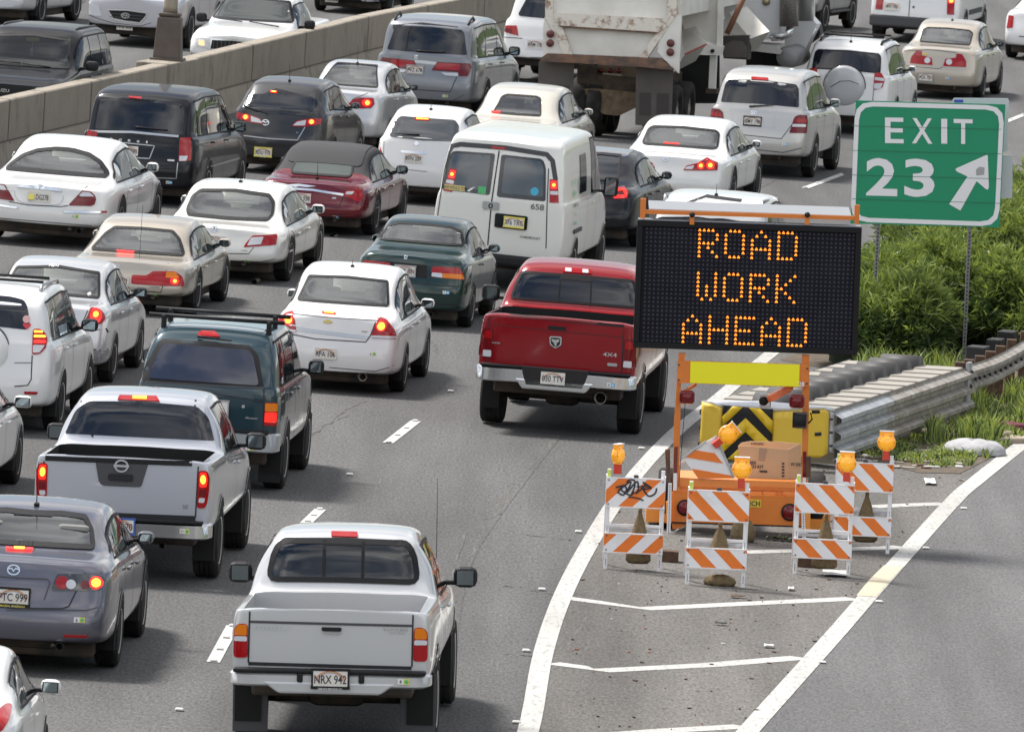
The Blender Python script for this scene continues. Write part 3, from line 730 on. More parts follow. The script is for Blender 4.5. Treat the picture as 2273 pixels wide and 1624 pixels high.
    def bumper(s, z0, z1, m, y0=-.10, wrap=.45, wfac=1.0, name='bumper', th=.10, top=None, dip=None, end=0):
        """separate sweep bumper around the rear (or front) end"""
        P = s.P; W2 = P['W'] / 2 * wfac; pts = []
        n = 36
        for i in range(n + 1):
            t = -1 + 2 * i / n; q = abs(t); pts.append((math.copysign(W2 * (1 - (1 - q) ** 2.5), t), y0 + wrap * q ** 4))
        vs = []; fs = []; sec = [(.0, z0 + .02), (.035, z0), (th, z0), (th, z1), (.03, z1), (0, z1 - .025)]
        k = len(sec)
        for i, (x, y) in enumerate(pts):
            p, q = Vector(pts[max(0, i - 1)]), Vector(pts[min(n, i + 1)]); t = (q - p).normalized(); nn = Vector((-t.y, t.x))
            for d, z in sec: vs.append((x + nn.x * d, y + nn.y * d, z))
        for i in range(len(pts) - 1):
            for j in range(k): fs.append((i * k + j, i * k + (j + 1) % k, (i + 1) * k + (j + 1) % k, (i + 1) * k + j))
        fs += [tuple(range(k)), tuple(range((len(pts) - 1) * k, len(pts) * k))[::-1]]
        if end: vs = [(x, P['L'] - y, z) for x, y, z in vs]
        b = MB(); b.add(vs, fs, m, True); o = b.build(name, s.root)
        md = o.modifiers.new('e', 'EDGE_SPLIT'); md.split_angle = R(50)
        return o
    def bed(s, y0=.06, y1=1.56, m=None, wall=.075, floor=.55, zt=1.3, liner=None):
        W2 = s.P['W'] / 2; x = W2 * .96 - wall
        s.cut([([(-x, floor), (x, floor), (x, zt), (-x, zt)], y0, y1)], m or s.body_mat)
    def flaps(s, m=None, w=.28, z0=.12, z1=.62):
        P = s.P
        for sg in (1, -1):
            b = MB(); b.box((sg * (P['W'] / 2 - .14), P['ro'] - P['r'] - .07, (z0 + z1) / 2), (w, .012, z1 - z0), m or M_GREY, bev=.005); b.build('mud_flap', s.root)
    def rails(s, y0, y1, x=.62, m=None, z=None, h=.06, cross=()):
        for sg in (1, -1):
            p0 = s.proj(sg * x, y0, 'top', 0)[0]; p1 = s.proj(sg * x, y1, 'top', 0)[0]; up = Vector((0, 0, h)); b = MB()
            b.tube([p0, p0 + up + Vector((0, .12, 0)), p1 + up - Vector((0, .15, 0)), p1], .022, m or M_GREY, 8)
            b.build('roof_rail', s.root)
        for y in cross:
            p = s.proj(-x, y, 'top', 0)[0]; q = s.proj(x, y, 'top', 0)[0]; b = MB(); up = Vector((0, 0, h + .01)); b.tube([p + up, q + up], .018, M_BLACK, 8); b.build('cross_bar', s.root)
def PX(P):                                   # world point -> photo units
    v = P - CAMP; z = v.dot(_F); return (PW / 2 + FPX * v.dot(_R) / z, PH / 2 - FPX * v.dot(_U) / z)
def LOG(*a): pass
def heading(P): return min(9.6, 2.4 + .092 * (P.y - 94))
def V(name, label, kind, body, xl, xt, yg, roof=None, roofy=2.0, k=None, th=None, roll=0.0, cat='car', on=False, P=None, group=None, deck=None, decklim=None, **kw):
    """place a vehicle: xl = far edge of the visible end, (xt, yg) = contact of the near side tyre"""
    P = PROF(kind, **(P or {}))
    T = G(xt, yg); th = heading(T) if th is None else th
    s = pxm(T); rel = R(th) - math.atan((xt - PW / 2) / FPX)
    o = P['L'] - P['ro'] - P['wb'] if on else P['ro']
    if k is None: k = (xt - xl) / (s * (P['W'] * math.cos(rel) + (o * math.sin(rel))))
    k = min(1.15, max(.85, k))
    if roof is not None:
        d = (roofy - P['ro']) if not on else (P['ro'] + P['wb'] - roofy)
        g = Vector((T.x, T.y, 0)) + Vector((math.sin(R(th)), math.cos(R(th)), 0)) * (d * k) - Vector((P['W'] / 2 * k, 0, 0))
        gy = PX(g)[1] ; ty = PX(g + Vector((0, 0, P['H'] * k)))[1]
        kz = (gy - roof) / (gy - ty); kz = min(1.16, max(.86, kz))
        LOG('CAR', name, label[:28], 'k %.2f kz %.2f th %.1f' % (k, kz, th))
        for q in ('top', 'belt'): P[q] = [(a, z * kz) for a, z in P[q]]
        P['lean'] = [(a * kz, z) for a, z in P['lean']]; P['H'] *= kz
    if deck is not None:
        e = Vector((math.sin(R(th)), math.cos(R(th)), 0)); f = Vector((math.cos(R(th)), -math.sin(R(th)), 0))
        g = Vector((T.x, T.y, 0)) - e * (P['ro'] - .05) * k - f * (P['W'] / 2 * k)
        zd = (PX(g)[1] - deck) / (PX(g)[1] - PX(g + Vector((0, 0, k)))[1]); dz = zd - interp(P['top'], .05); dz = min(.16, max(-.16, dz))
        lim = decklim or (1.6 if kind == 'pickup' else .9)
        P['top'] = [(a, z + dz * (1 if a <= lim else max(0, 1 - (a - lim) / .5))) for a, z in P['top']]
        P['belt'] = [(a, z + dz * (1 if a < .7 else (.5 if kind != 'pickup' else 1) if a < 3 else 0)) for a, z in P['belt']]
        LOG('   deck dz %.3f' % dz)
    if kind == 'pickup':
        P['belt'] = [(a, z + (.035 if a < lim_(P) else 0)) for a, z in P['belt']]; P['top'] = [(a, z + (.035 if a < lim_(P) else 0)) for a, z in P['top']]
    c = Car(name, label, cat, P, body, (xt, yg), th, k, roll, on, group=group, **kw)
    c.P = P
    return c
def lim_(P): return P['win'][0] - .45
def sym(poly):
    """keep the near (right) half of an outline and mirror it"""
    o = []; n = len(poly)
    for i in range(n):
        a, b = poly[i], poly[(i + 1) % n]
        if a[0] >= 0: o.append(a)
        if (a[0] >= 0) != (b[0] >= 0):
            t = a[0] / (a[0] - b[0]); o.append((0.0, a[1] + (b[1] - a[1]) * t))
    z = [i for i, p in enumerate(o) if abs(p[0]) < 1e-9]
    if len(z) != 2: return poly
    r = o[z[0]:] + o[:z[0]]; xr = max(x for x, q in poly); xl = -min(x for x, q in poly); f = min(1.22, max(.95, (xr + xl) / 2 / max(.05, xr))); r = [(x * f, q) for x, q in r]
    if abs(r[1][0]) < 1e-9: r = r[1:] + r[:1]
    return r + [(-x, q) for x, q in r[::-1] if abs(x) > 1e-9]
def circ(x, y, r, n=14, ry=None): return [(x + r * math.cos(2 * math.pi * i / n), y + (ry or r) * math.sin(2 * math.pi * i / n)) for i in range(n)]
def pph(c, t, pts):
    """right half, from top centre to bottom centre, mirrored"""
    r = c.pp(t, pts); return r + [(-x, z) for x, z in r[::-1][1:-1]] if False else r + [(-x, z) for x, z in r[::-1]]
def zat(c, t, p, y=0.0):
    d = (c.Mi.to_3x3() @ ray(*D(t, *p))); o = c.Mi @ CAMP; q = o + d * ((y - o.y) / d.y); return q.x, q.z
GQ = 'vehicles queuing away from the camera'; GO = 'vehicles on the opposite carriageway'
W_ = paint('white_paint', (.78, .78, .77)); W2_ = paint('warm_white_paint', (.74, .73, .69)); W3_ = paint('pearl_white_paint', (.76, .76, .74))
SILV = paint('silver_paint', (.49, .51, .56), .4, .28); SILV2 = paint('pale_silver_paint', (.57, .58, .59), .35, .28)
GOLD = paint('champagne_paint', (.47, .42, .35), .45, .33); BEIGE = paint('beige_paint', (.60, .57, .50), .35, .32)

def hlogo(c, t, p, w=.05):
    x, z = c.pp(t, [p])[0]
    o = c.ribbon('maker_badge', [(x - w * .55, z + w * .45), (x + w * .55, z + w * .45), (x + w * .42, z - w * .5), (x - w * .42, z - w * .5)], 'rear', .010, M_CHROME, off=.013, closed=True)
    c.text_xz('badge_letter', x, z, 'H', w * .6, M_CHROME, .9, off=.016, parent=o, bold=.01)
def ovals(c, t, p, w=.05, ax='rear'):
    x, z = c.pp(t, [p])[0]
    o = c.ring('maker_badge', None, (x, z), w, w * .62, .010, M_CHROME, ax)
    c.ring('badge_oval', None, (x, z), w * .38, w * .60, .008, M_CHROME, ax, parent=o, off=.014); c.ring('badge_oval', None, (x, z + w * .2), w * .62, w * .30, .008, M_CHROME, ax, parent=o, off=.015)
def bowtie(c, t, p, w=.065):
    x, z = c.pp(t, [p])[0]; h = w * .36
    c.panel('maker_badge', [(x - w, z - h * .6), (x - w * .3, z - h * .6), (x - w * .3, z - h), (x + w * .3, z - h), (x + w * .3, z - h * .6), (x + w, z - h * .6), (x + w * .8, z + h * .6), (x + w * .3, z + h * .6), (x + w * .3, z + h), (x - w * .3, z + h), (x - w * .3, z + h * .6), (x - w * .8, z + h * .6)], 'rear', mat('gold_badge', (.55, .40, .12), .25, .8), off=.014, step=.1)
def wings(c, t, p, w=.06):
    x, z = c.pp(t, [p])[0]
    o = c.ring('maker_badge', None, (x, z), w, w * .78, .012, M_CHROME)
    c.ribbon('badge_wings', [(x - w * .9, z + w * .1), (x - w * .35, z + w * .25), (x, z - w * .2), (x + w * .35, z + w * .25), (x + w * .9, z + w * .1)], 'rear', .014, M_CHROME, off=.015, parent=o)

def tacoma():
    c = V('pickup_truck', 'silver white pickup with an empty open bed and black mud flaps, nearest the camera', 'pickup', SILV2, 512, 968, 1655, 1163, 2.3, deck=1356, cat='pickup truck', roll=-.045, group=GQ,
          P=dict(L=5.05, W=1.70, ro=1.12, r=.385, tw=.25, zb=.60, gap=.09))
    c.bed(.07, 1.53)
    c.rear_window('K', [(480, 255), (900, 265), (1385, 285), (1430, 380), (1455, 560), (395, 525), (425, 400)], m=M_SMOKE, thru=False, frame=.045, rnd=.07)
    w = c.rw
    for a, b in (((795, 262), (790, 518)), ((1070, 275), (1065, 530))): c.ribbon('window_divider', c.pp('K', [a, b]), 'rear', .028, M_SEAL, off=.012, parent=w)
    c.ribbon('window_divider', c.pp('K', [(800, 290), (1062, 300)]), 'rear', .016, M_SEAL, off=.013, parent=w)
    c.high_light('K', [(842, 203), (1030, 208), (1030, 243), (842, 238)])
    c.taillight('K', [(1430, 880), (1500, 880), (1527, 920), (1525, 1090), (1515, 1122), (1422, 1120)],
                [([(1436, 886), (1500, 886), (1518, 922), (1518, 962), (1434, 962)], M_AMBER), ([(1432, 968), (1520, 970), (1520, 1004), (1430, 1004)], M_WLENS)], m=M_RED)
    for q in ([(262, 765), (252, 1128)], [(1423, 790), (1415, 1160)]): c.line('tailgate_gap', 'K', q, .014)
    c.line('tailgate_crease', 'K', [(266, 838), (1420, 868)], .022, M_GREY); c.line('tailgate_gap', 'K', [(252, 1135), (1412, 1168)], .03)
    o = c.pan('tailgate_handle', 'K', [(772, 876), (916, 880), (914, 908), (774, 904)], M_BLACK, off=.02); c.pan('handle_lip', 'K', [(780, 910), (910, 914), (905, 930), (785, 926)], M_STEEL, parent=o)
    c.text('tailgate_letters', 'K', (408, 880), 'TOYOTA', .042, paint('emboss_silver', (.62, .63, .64), .4, .3), 1.25)
    c.text('model_letters', 'K', (1300, 893), 'TACOMA', .028, M_CHROME, 1.35); c.text('model_letters', 'K', (1312, 920), 'PRERUNNER', .014, M_CHROME, 1.2)
    z1 = zat(c, 'K', (800, 1195))[1]; z0 = zat(c, 'K', (250, 1285))[1]; zc = zat(c, 'K', (800, 1335))[1]
    c.bumper(z0, z1, SILV2, -.13, .30, 1.0)
    b = MB(); b.box((0, -.075, z1 + .012), (1.62, .13, .035), M_BLACK, bev=.012); b.build('bumper_step', c.root)
    b = MB(); b.box((0, -.10, (zc + z0) / 2 + .02), (.85, .07, z0 - zc + .06), SILV2, bev=.02, taper=(1.35, 1)); b.build('bumper_centre', c.root)
    x0, z0 = zat(c, 'K', (836, 1243), -.15)
    pl(c, x0, z0, -.155, 'NRX 942', M_BLACK, ('SERVICE MOTOR CO', M_STW, .016, -.085))
    stk(c, *zat(c, 'K', (1355, 1265), -.14), -.140, '4')
    for x in (-.37, .37):
        b = MB(); b.box((x0 + x * .7, -.134, z0), (.05, .03, .075), M_BLACK, bev=.012); b.build('bumper_cap', c.root)
    c.mirrors(sz=(.23, .19), m=M_BLACK, out=.11); c.flaps(z0=.12, z1=.64, w=.30)
    p, n = c.proj(.70, 3.72, 'top', 0); b = MB(); b.tube([p, p + Vector((0, -.06, .85))], [.004, .0025], M_BLACK, 5); b.build('antenna', c.root)
    b = MB(); b.box((0, 1.12, .42), (.5, .25, .22), M_UNDER, bev=.08)
    for x in (-.5, .5): b.box((x, 1.1, .60), (.07, 1.0, .05), M_UNDER); b.tube([(x, .9, .38), (x, .9, .72)], .03, M_UNDER)
    b.build('rear_axle', c.root)
    seatpair(c, 2.45)
def seatpair(c, y, z=None, m=None, dark=True):
    """headrests behind smoked glass need an opening; used on cabs with see-through glass"""
    zs = [z for x, z in c.rwpoly]; xs = [x for x, z in c.rwpoly]
    pol = roundpoly([(x * .97, z) for x, z in c.rwpoly], .06)
    c.cutpoly = pol; c.interior = c.interior or M_INTD; c.carve(driver='driver in a dark cap silhouetted behind the rear window of the nearest pickup', shirt=(.10, .10, .12))
def pl(c, x0, z0, y, txt, frame=None, sub=None, **kw):
    """a plate at a known place"""
    old = c.proj; c.proj = lambda u, w, ax, off: (Vector((u, y, w)), Vector((0, -1, 0)))
    oldpp = c.pp; c.pp = lambda t, pts, ax=None: [(x0, z0)]
    try: return c.plate('D', (0, 0), txt, frame, sub, **kw)
    finally: c.proj = old; c.pp = oldpp
def stk(c, x0, z0, y, txt, kind='g', h=.055):
    old = c.proj; c.proj = lambda u, w, ax, off: (Vector((u, y - off, w)), Vector((0, -1, 0)))
    oldpp = c.pp; c.pp = lambda t, pts, ax=None: [(x0, z0)]
    try: c.sticker('D', (0, 0), txt, kind, h)
    finally: c.proj = old; c.pp = oldpp

def frontier():
    c = V('pickup_truck', 'silver crew cab pickup with a black tailgate handle panel and chrome bumper', 'pickup', SILV, 68, 485, 1283, 859, 2.6, deck=1020, cat='pickup truck', roll=-.02, group=GQ,
          P=dict(L=5.2, W=1.85, ro=1.13, wb=3.2, r=.385, tw=.26, zb=.52, gap=.08, win=(2.0, 3.75), pil=[2.75], planf=.82,
                 top=[(0, 1.16), (1.48, 1.16), (1.55, 1.17), (1.62, 1.32), (1.78, 1.66), (1.95, 1.74), (2.6, 1.78), (3.2, 1.74), (3.55, 1.52), (3.9, 1.22), (4.3, 1.14), (4.95, 1.04), (5.2, .9)], H=1.78, belt=[(0, 1.14), (1.6, 1.14), (2.0, 1.09), (3.7, 1.08), (4.9, .96), (5.2, .8)]))
    c.bed(.07, 1.46, M_WELL)
    c.rear_window('L', [(430, 240), (840, 238), (1248, 275), (1320, 350), (1360, 520), (1342, 555), (330, 508), (303, 490), (322, 420), (372, 300)], frame=0, rnd=.05)
    c.high_light('L', [(712, 198), (975, 205), (1000, 241), (697, 229)], core=[(805, 207), (905, 209), (905, 226), (805, 222)])
    for q in ([(443, 188), (441, 236)], [(1253, 230), (1247, 275)]): c.line('roof_ditch', 'L', q, .02, M_SEAL)
    o = c.pan('tailgate_garnish', 'L', [(538, 648), (922, 664), (868, 838), (850, 846), (600, 836), (568, 815)], M_GREY, rnd=.02)
    c.pan('tailgate_handle', 'L', [(635, 748), (810, 756), (806, 806), (632, 796)], M_GLOSSB, off=.02, parent=o)
    c.ribbon('tailgate_cap', c.pp('L', [(185, 640), (1270, 682)]), 'rear', .05, M_BLACK, off=.012)
    x, z = c.pp('L', [(727, 695)])[0]; r_ = c.ring('maker_badge', None, (x, z), .065, .058, .018, M_CHROME, off=.024); c.panel('badge_bar', [(x - .08, z - .012), (x + .08, z - .012), (x + .08, z + .012), (x - .08, z + .012)], 'rear', M_CHROME, off=.03, parent=r_)
    for q in ([(176, 660), (163, 925), (158, 1010)], [(1272, 700), (1252, 1060)]): c.line('tailgate_gap', 'L', q, .014)
    c.line('tailgate_gap', 'L', [(160, 1022), (1252, 1068)], .05)
    c.taillight('L', [(1275, 728), (1335, 730), (1350, 770), (1348, 870), (1335, 960), (1318, 998), (1262, 995), (1268, 850)],
                [([(1283, 740), (1330, 742), (1336, 790), (1330, 848), (1280, 846)], M_LIT), ([(1280, 862), (1326, 864), (1322, 915), (1277, 912)], M_DRED), ([(1276, 922), (1320, 924), (1312, 958), (1273, 955)], M_WLENS), (circ(1306, 792, 20, 10, 34), M_HOT)])
    c.text('trim_letters', 'L', (1180, 985), 'SE', .042, M_CHROME, 1.1)
    z1 = zat(c, 'L', (1150, 1095))[1]; z0 = zat(c, 'L', (1150, 1215))[1]
    c.bumper(z0, z1, M_CHROME, -.14, .32, 1.0)
    b = MB(); b.box((0, -.09, z1 + .008), (1.7, .12, .03), M_BLACK, bev=.01); b.build('bumper_step', c.root)
    x0, z0 = zat(c, 'L', (712, 1122), -.155); pl(c, x0, z0, -.155, 'RTE 570', mat('blue_frame', (.05, .12, .4), .5), ('TOPLEX', mat('blue_ink', (.05, .1, .4)), .02, .082))
    stk(c, *zat(c, 'L', (1175, 1160), -.14), -.142, '11')
    c.mirrors(sz=(.24, .19), m=M_BLACK, out=.11, y=3.45)
    c.exhaust(.42, .40, .03, .1)

def mazda6():
    G6 = paint('blue_grey_paint', (.125, .125, .155), .5, .3)
    c = V('sedan', 'blue grey sedan with round lamps in black housings, left of the nearest pickup', 'sedan', G6, -188, 262, 1479, 1107, 2.1, deck=1242, roll=-.005, group=GQ, clear=True,
          P=dict(L=4.75, W=1.80, ro=1.07, wb=2.675, r=.33))
    poly = pph(c, 'G', [(85, 208), (400, 218), (548, 238), (588, 320), (600, 420), (585, 466), (555, 478), (85, 464)])
    win(c, poly, M_CLEAR, .035)
    c.carve(driver='driver of the blue grey sedan seen through its rear window', shirt=(.5, .42, .33))
    c.panel('high_brake_light', [(x, z) for x, z in c.pp('G', [(35, 434), (215, 441), (205, 458), (45, 452)])], 'rear', M_LIT, off=.014)
    c.panel('bulb', c.pp('G', [(90, 438), (160, 441), (155, 452), (92, 449)]), 'rear', M_HOT, off=.02)
    c.taillight('G', [(368, 604), (520, 602), (658, 618), (672, 650), (655, 705), (600, 716), (335, 712), (332, 698)],
                [(circ(402, 660, 44), M_RED), (circ(458, 672, 32), M_STEEL), (circ(547, 675, 30), M_DRED), (circ(617, 662, 44), M_LIT), (circ(617, 662, 30), M_HOT)], m=M_SMLENS, rnd=.02)
    c.line('boot_gap', 'G', [(605, 503), (548, 596), (445, 812), (400, 828), (85, 826)]); mirror_line(c, 'boot_gap', 'G', [(605, 503), (548, 596), (445, 812), (400, 828), (85, 826)])
    c.line('boot_crease', 'G', [(85, 628), (305, 638), (322, 660), (285, 770)], .012, M_GREY); mirror_line(c, 'boot_crease', 'G', [(85, 628), (305, 638), (322, 660), (285, 770)], .012, M_GREY)
    wings(c, 'G', (88, 578), .055)
    c.plate('G', (85, 748), 'PTC 999', M_GLOSSB, ('MAZDA WAIPAHU', M_STY, .02, -.086))
    c.sticker('G', (512, 900), '6'); c.pan('reflector', 'G', [(412, 994), (575, 998), (560, 1013), (410, 1010)], M_RED)
    x, z = zat(c, 'G', (382, 1073), -.05); c.exhaust(x, z, .042, -.05, M_CHROME); c.exhaust(-x, z, .042, -.05, M_CHROME)
    c.mirrors(m=G6); c.antenna(0, 1.75, .42, -.2)
    c.line('bumper_crease', 'G', [(40, 838), (560, 838), (690, 800)], .010, M_GREY)
def win(c, poly, m, frame=.03, rnd=.02, cut=None):
    poly = sym(poly); zb_ = max(interp(c.P['top'], .86), interp(c.P['top'], .6)) + .018; zt_ = interp(c.P['top'], 1.75)
    poly = [(x, min(max(z, zb_), zt_ + .01)) for x, z in poly]
    c.cutpoly = roundpoly([(x * .985, z) for x, z in poly], rnd); c.rwpoly = poly
    c.rw = c.panel('rear_window', poly, 'rear', m, off=.006, rnd=rnd)
    if frame: c.ribbon('window_seal', roundpoly(poly, rnd), 'rear', frame, M_SEAL, off=.011, parent=c.rw, closed=True)
def mirror_line(c, name, t, pts, w=.013, m=None):
    c.ribbon(name, [(-x, z) for x, z in c.pp(t, pts)], 'rear', w, m or M_GAP)

def fourrunner():
    B4 = paint('dark_teal_paint', (.016, .042, .056), .3, .35); 
    c = V('off_roader', 'dark teal off-roader with a black roof rack, behind the silver crew cab pickup', 'suv', B4, 287, 630, 1084, 706, 1.9, cat='suv', group=GQ,
          P=dict(L=4.6, W=1.73, ro=1.02, wb=2.67, r=.375, tw=.25, zb=.45, gap=.08, rw=.77, plan=.93, sq=1,
                 top=[(0, 1.60), (.08, 1.68), (.28, 1.74), (.8, 1.76), (2.0, 1.76), (2.55, 1.70), (2.85, 1.50), (3.15, 1.24), (3.5, 1.18), (4.3, 1.10), (4.6, .9)], H=1.76,
                 belt=[(0, 1.14), (3.1, 1.12), (4.3, .98), (4.6, .8)], lean=[(.3, 0), (1.1, 0), (1.2, .02), (1.5, .2), (1.75, .34)], spokes=6))
    top = paint('faded_teal_paint', (.25, .31, .34), .3, .5)
    c.panel('roof_skin', [(-.56, .48), (.56, .48), (.56, 2.35), (-.56, 2.35)], 'top', top, off=.004, rnd=.1, step=.1)
    o = c.pan('window_frame', 'd', [(1065, 692), (1630, 738), (1685, 800), (1722, 1010), (912, 960), (940, 890), (1035, 715)], M_BLACK, off=.005)
    c.cutpoly = None
    poly = c.pp('d', [(1072, 725), (1622, 768), (1652, 812), (1690, 1001), (965, 950), (1042, 765)])
    c.rw = c.panel('rear_window', poly, 'rear', mat('blue_tint_glass', (.028, .034, .06), .05, spec=.7), off=.012, rnd=.05, parent=None)
    c.high_light('d', [(1285, 668), (1312, 646), (1400, 649), (1436, 682), (1426, 686), (1286, 676)])
    c.wiper('d', (1290, 690), (1510, 722))
    c.taillight('d', [(1728, 1110), (1808, 1112), (1800, 1262), (1720, 1258)], [([(1730, 1114), (1805, 1115), (1803, 1168), (1728, 1166)], M_AMBER), ([(1728, 1172), (1800, 1174), (1796, 1240), (1724, 1238)], M_LIT)], rnd=.01)
    c.plate('d', (1405, 1172), ' ', M_STEEL, rainbow=False, w=.30, h=.28)
    c.ring('lock', 'd', (1587, 1135), .012, .012, .014, M_CHROME); c.text('model_letters', 'd', (1640, 1210), '4Runner', .026, M_CHROME, 1.2)
    c.line('tailgate_gap', 'd', [(915, 962), (1722, 1015)], .02, M_GREY); c.line('tailgate_gap', 'd', [(1722, 1015), (1722, 1100), (1712, 1330)], .014)
    c.line('panel_crease', 'd', [(1330, 1040), (1722, 1105)], .01); 
    z1 = zat(c, 'd', (1770, 1312))[1]; z0 = zat(c, 'd', (1770, 1442))[1]
    c.bumper(z0, z1, paint('worn_silver_paint', (.34, .36, .38), .4, .4), -.13, .35, 1.0)
    b = MB(); b.box((0, -.06, z1 + .01), (1.5, .14, .03), M_BLACK, bev=.01); b.build('bumper_step', c.root)
    stk(c, *zat(c, 'd', (1630, 1408), -.14), -.142, '7'); c.flaps(M_BLACK, .26, .1, .58)
    c.mirrors(sz=(.21, .18), m=M_BLACK, out=.12)
    b = MB()
    for y in (.55, 1.25):
        zz = c.proj(0, y, 'top', 0)[0].z + .10
        b.tube([(-.80, y, zz), (.80, y, zz)], .024, M_BLACK, 8)
        for sg in (-1, 1):
            p = c.proj(sg * .60, y, 'top', 0)[0]; b.box((sg * .62, y, (p.z + zz) / 2 - .02), (.06, .08, zz - p.z + .06), M_BLACK, bev=.02)
    b.build('roof_rack', c.root)

def impala():
    c = V('sedan', 'white sedan', 'sedan', W_, 589, 897, 869, 585, 2.2, deck=700, group=GQ, clear=True,
          P=dict(L=5.05, W=1.85, H=1.49, ro=1.12, wb=2.81, r=.33, top=[(0, 1.05), (.12, 1.09), (.55, 1.12), (.85, 1.15), (1.5, 1.41), (1.8, 1.46), (2.4, 1.49), (2.95, 1.44), (3.4, 1.24), (3.8, 1.05), (4.3, .98), (4.85, .82), (5.05, .66)]))
    c.root['label'] = 'white sedan with a gold boot badge and round glowing lamps, left of the red pickup'
    win(c, c.pp('D', [(657, 611), (757, 614), (855, 625), (853, 687), (628, 670)]), M_CLEAR, .03); c.carve(driver='driver of the white sedan with the gold boot badge, seen through its rear window', shirt=(.12, .14, .2))
    c.taillight('E', [(330, 553), (380, 572), (428, 640), (440, 692), (270, 688), (292, 620)], [([(276, 672), (436, 676), (438, 691), (272, 687)], M_WLENS), (circ(338, 615, 34), M_LIT), (circ(338, 615, 24), M_HOT)])
    c.ribbon('boot_trim', c.pp('D', [(636, 727), (819, 750)]), 'rear', .05, M_STEEL, off=.006)
    c.line('boot_gap', 'D', [(634, 739), (700, 752), (812, 759), (822, 745), (852, 690)]); c.line('boot_crease', 'D', [(640, 695), (850, 712)], .008, M_GREY)
    c.high_light('d', [(2100, 519), (2190, 527), (2190, 537), (2100, 529)], True, [(2115, 522), (2178, 528), (2178, 533), (2115, 528)]); bowtie(c, 'd', (2140, 582)); c.text('model_letters', 'd', (1930, 608), 'IMPALA LT', .022, M_CHROME, 1.3)
    c.plate('d', (2125, 790), 'RPA 106'); c.sticker('E', (283, 793), '6'); c.antenna(0, 1.85, .10, -.4)
    c.mirrors(sz=(.22, .14)); c.text('badge_letters', 'E', (232, 648), 'FLEX', .02, M_GREY, 1.4)
    b = MB(); b.lathe([(-.02, .06), (-.02, .05), (.2, .05)], M_EXH, 'y', (.45, 0, .26), 16, close=False); b.build('exhaust_pipe', c.root)
    c.line('bumper_crease', 'E', [(0, 880), (300, 905), (420, 870)], .010, M_GREY)

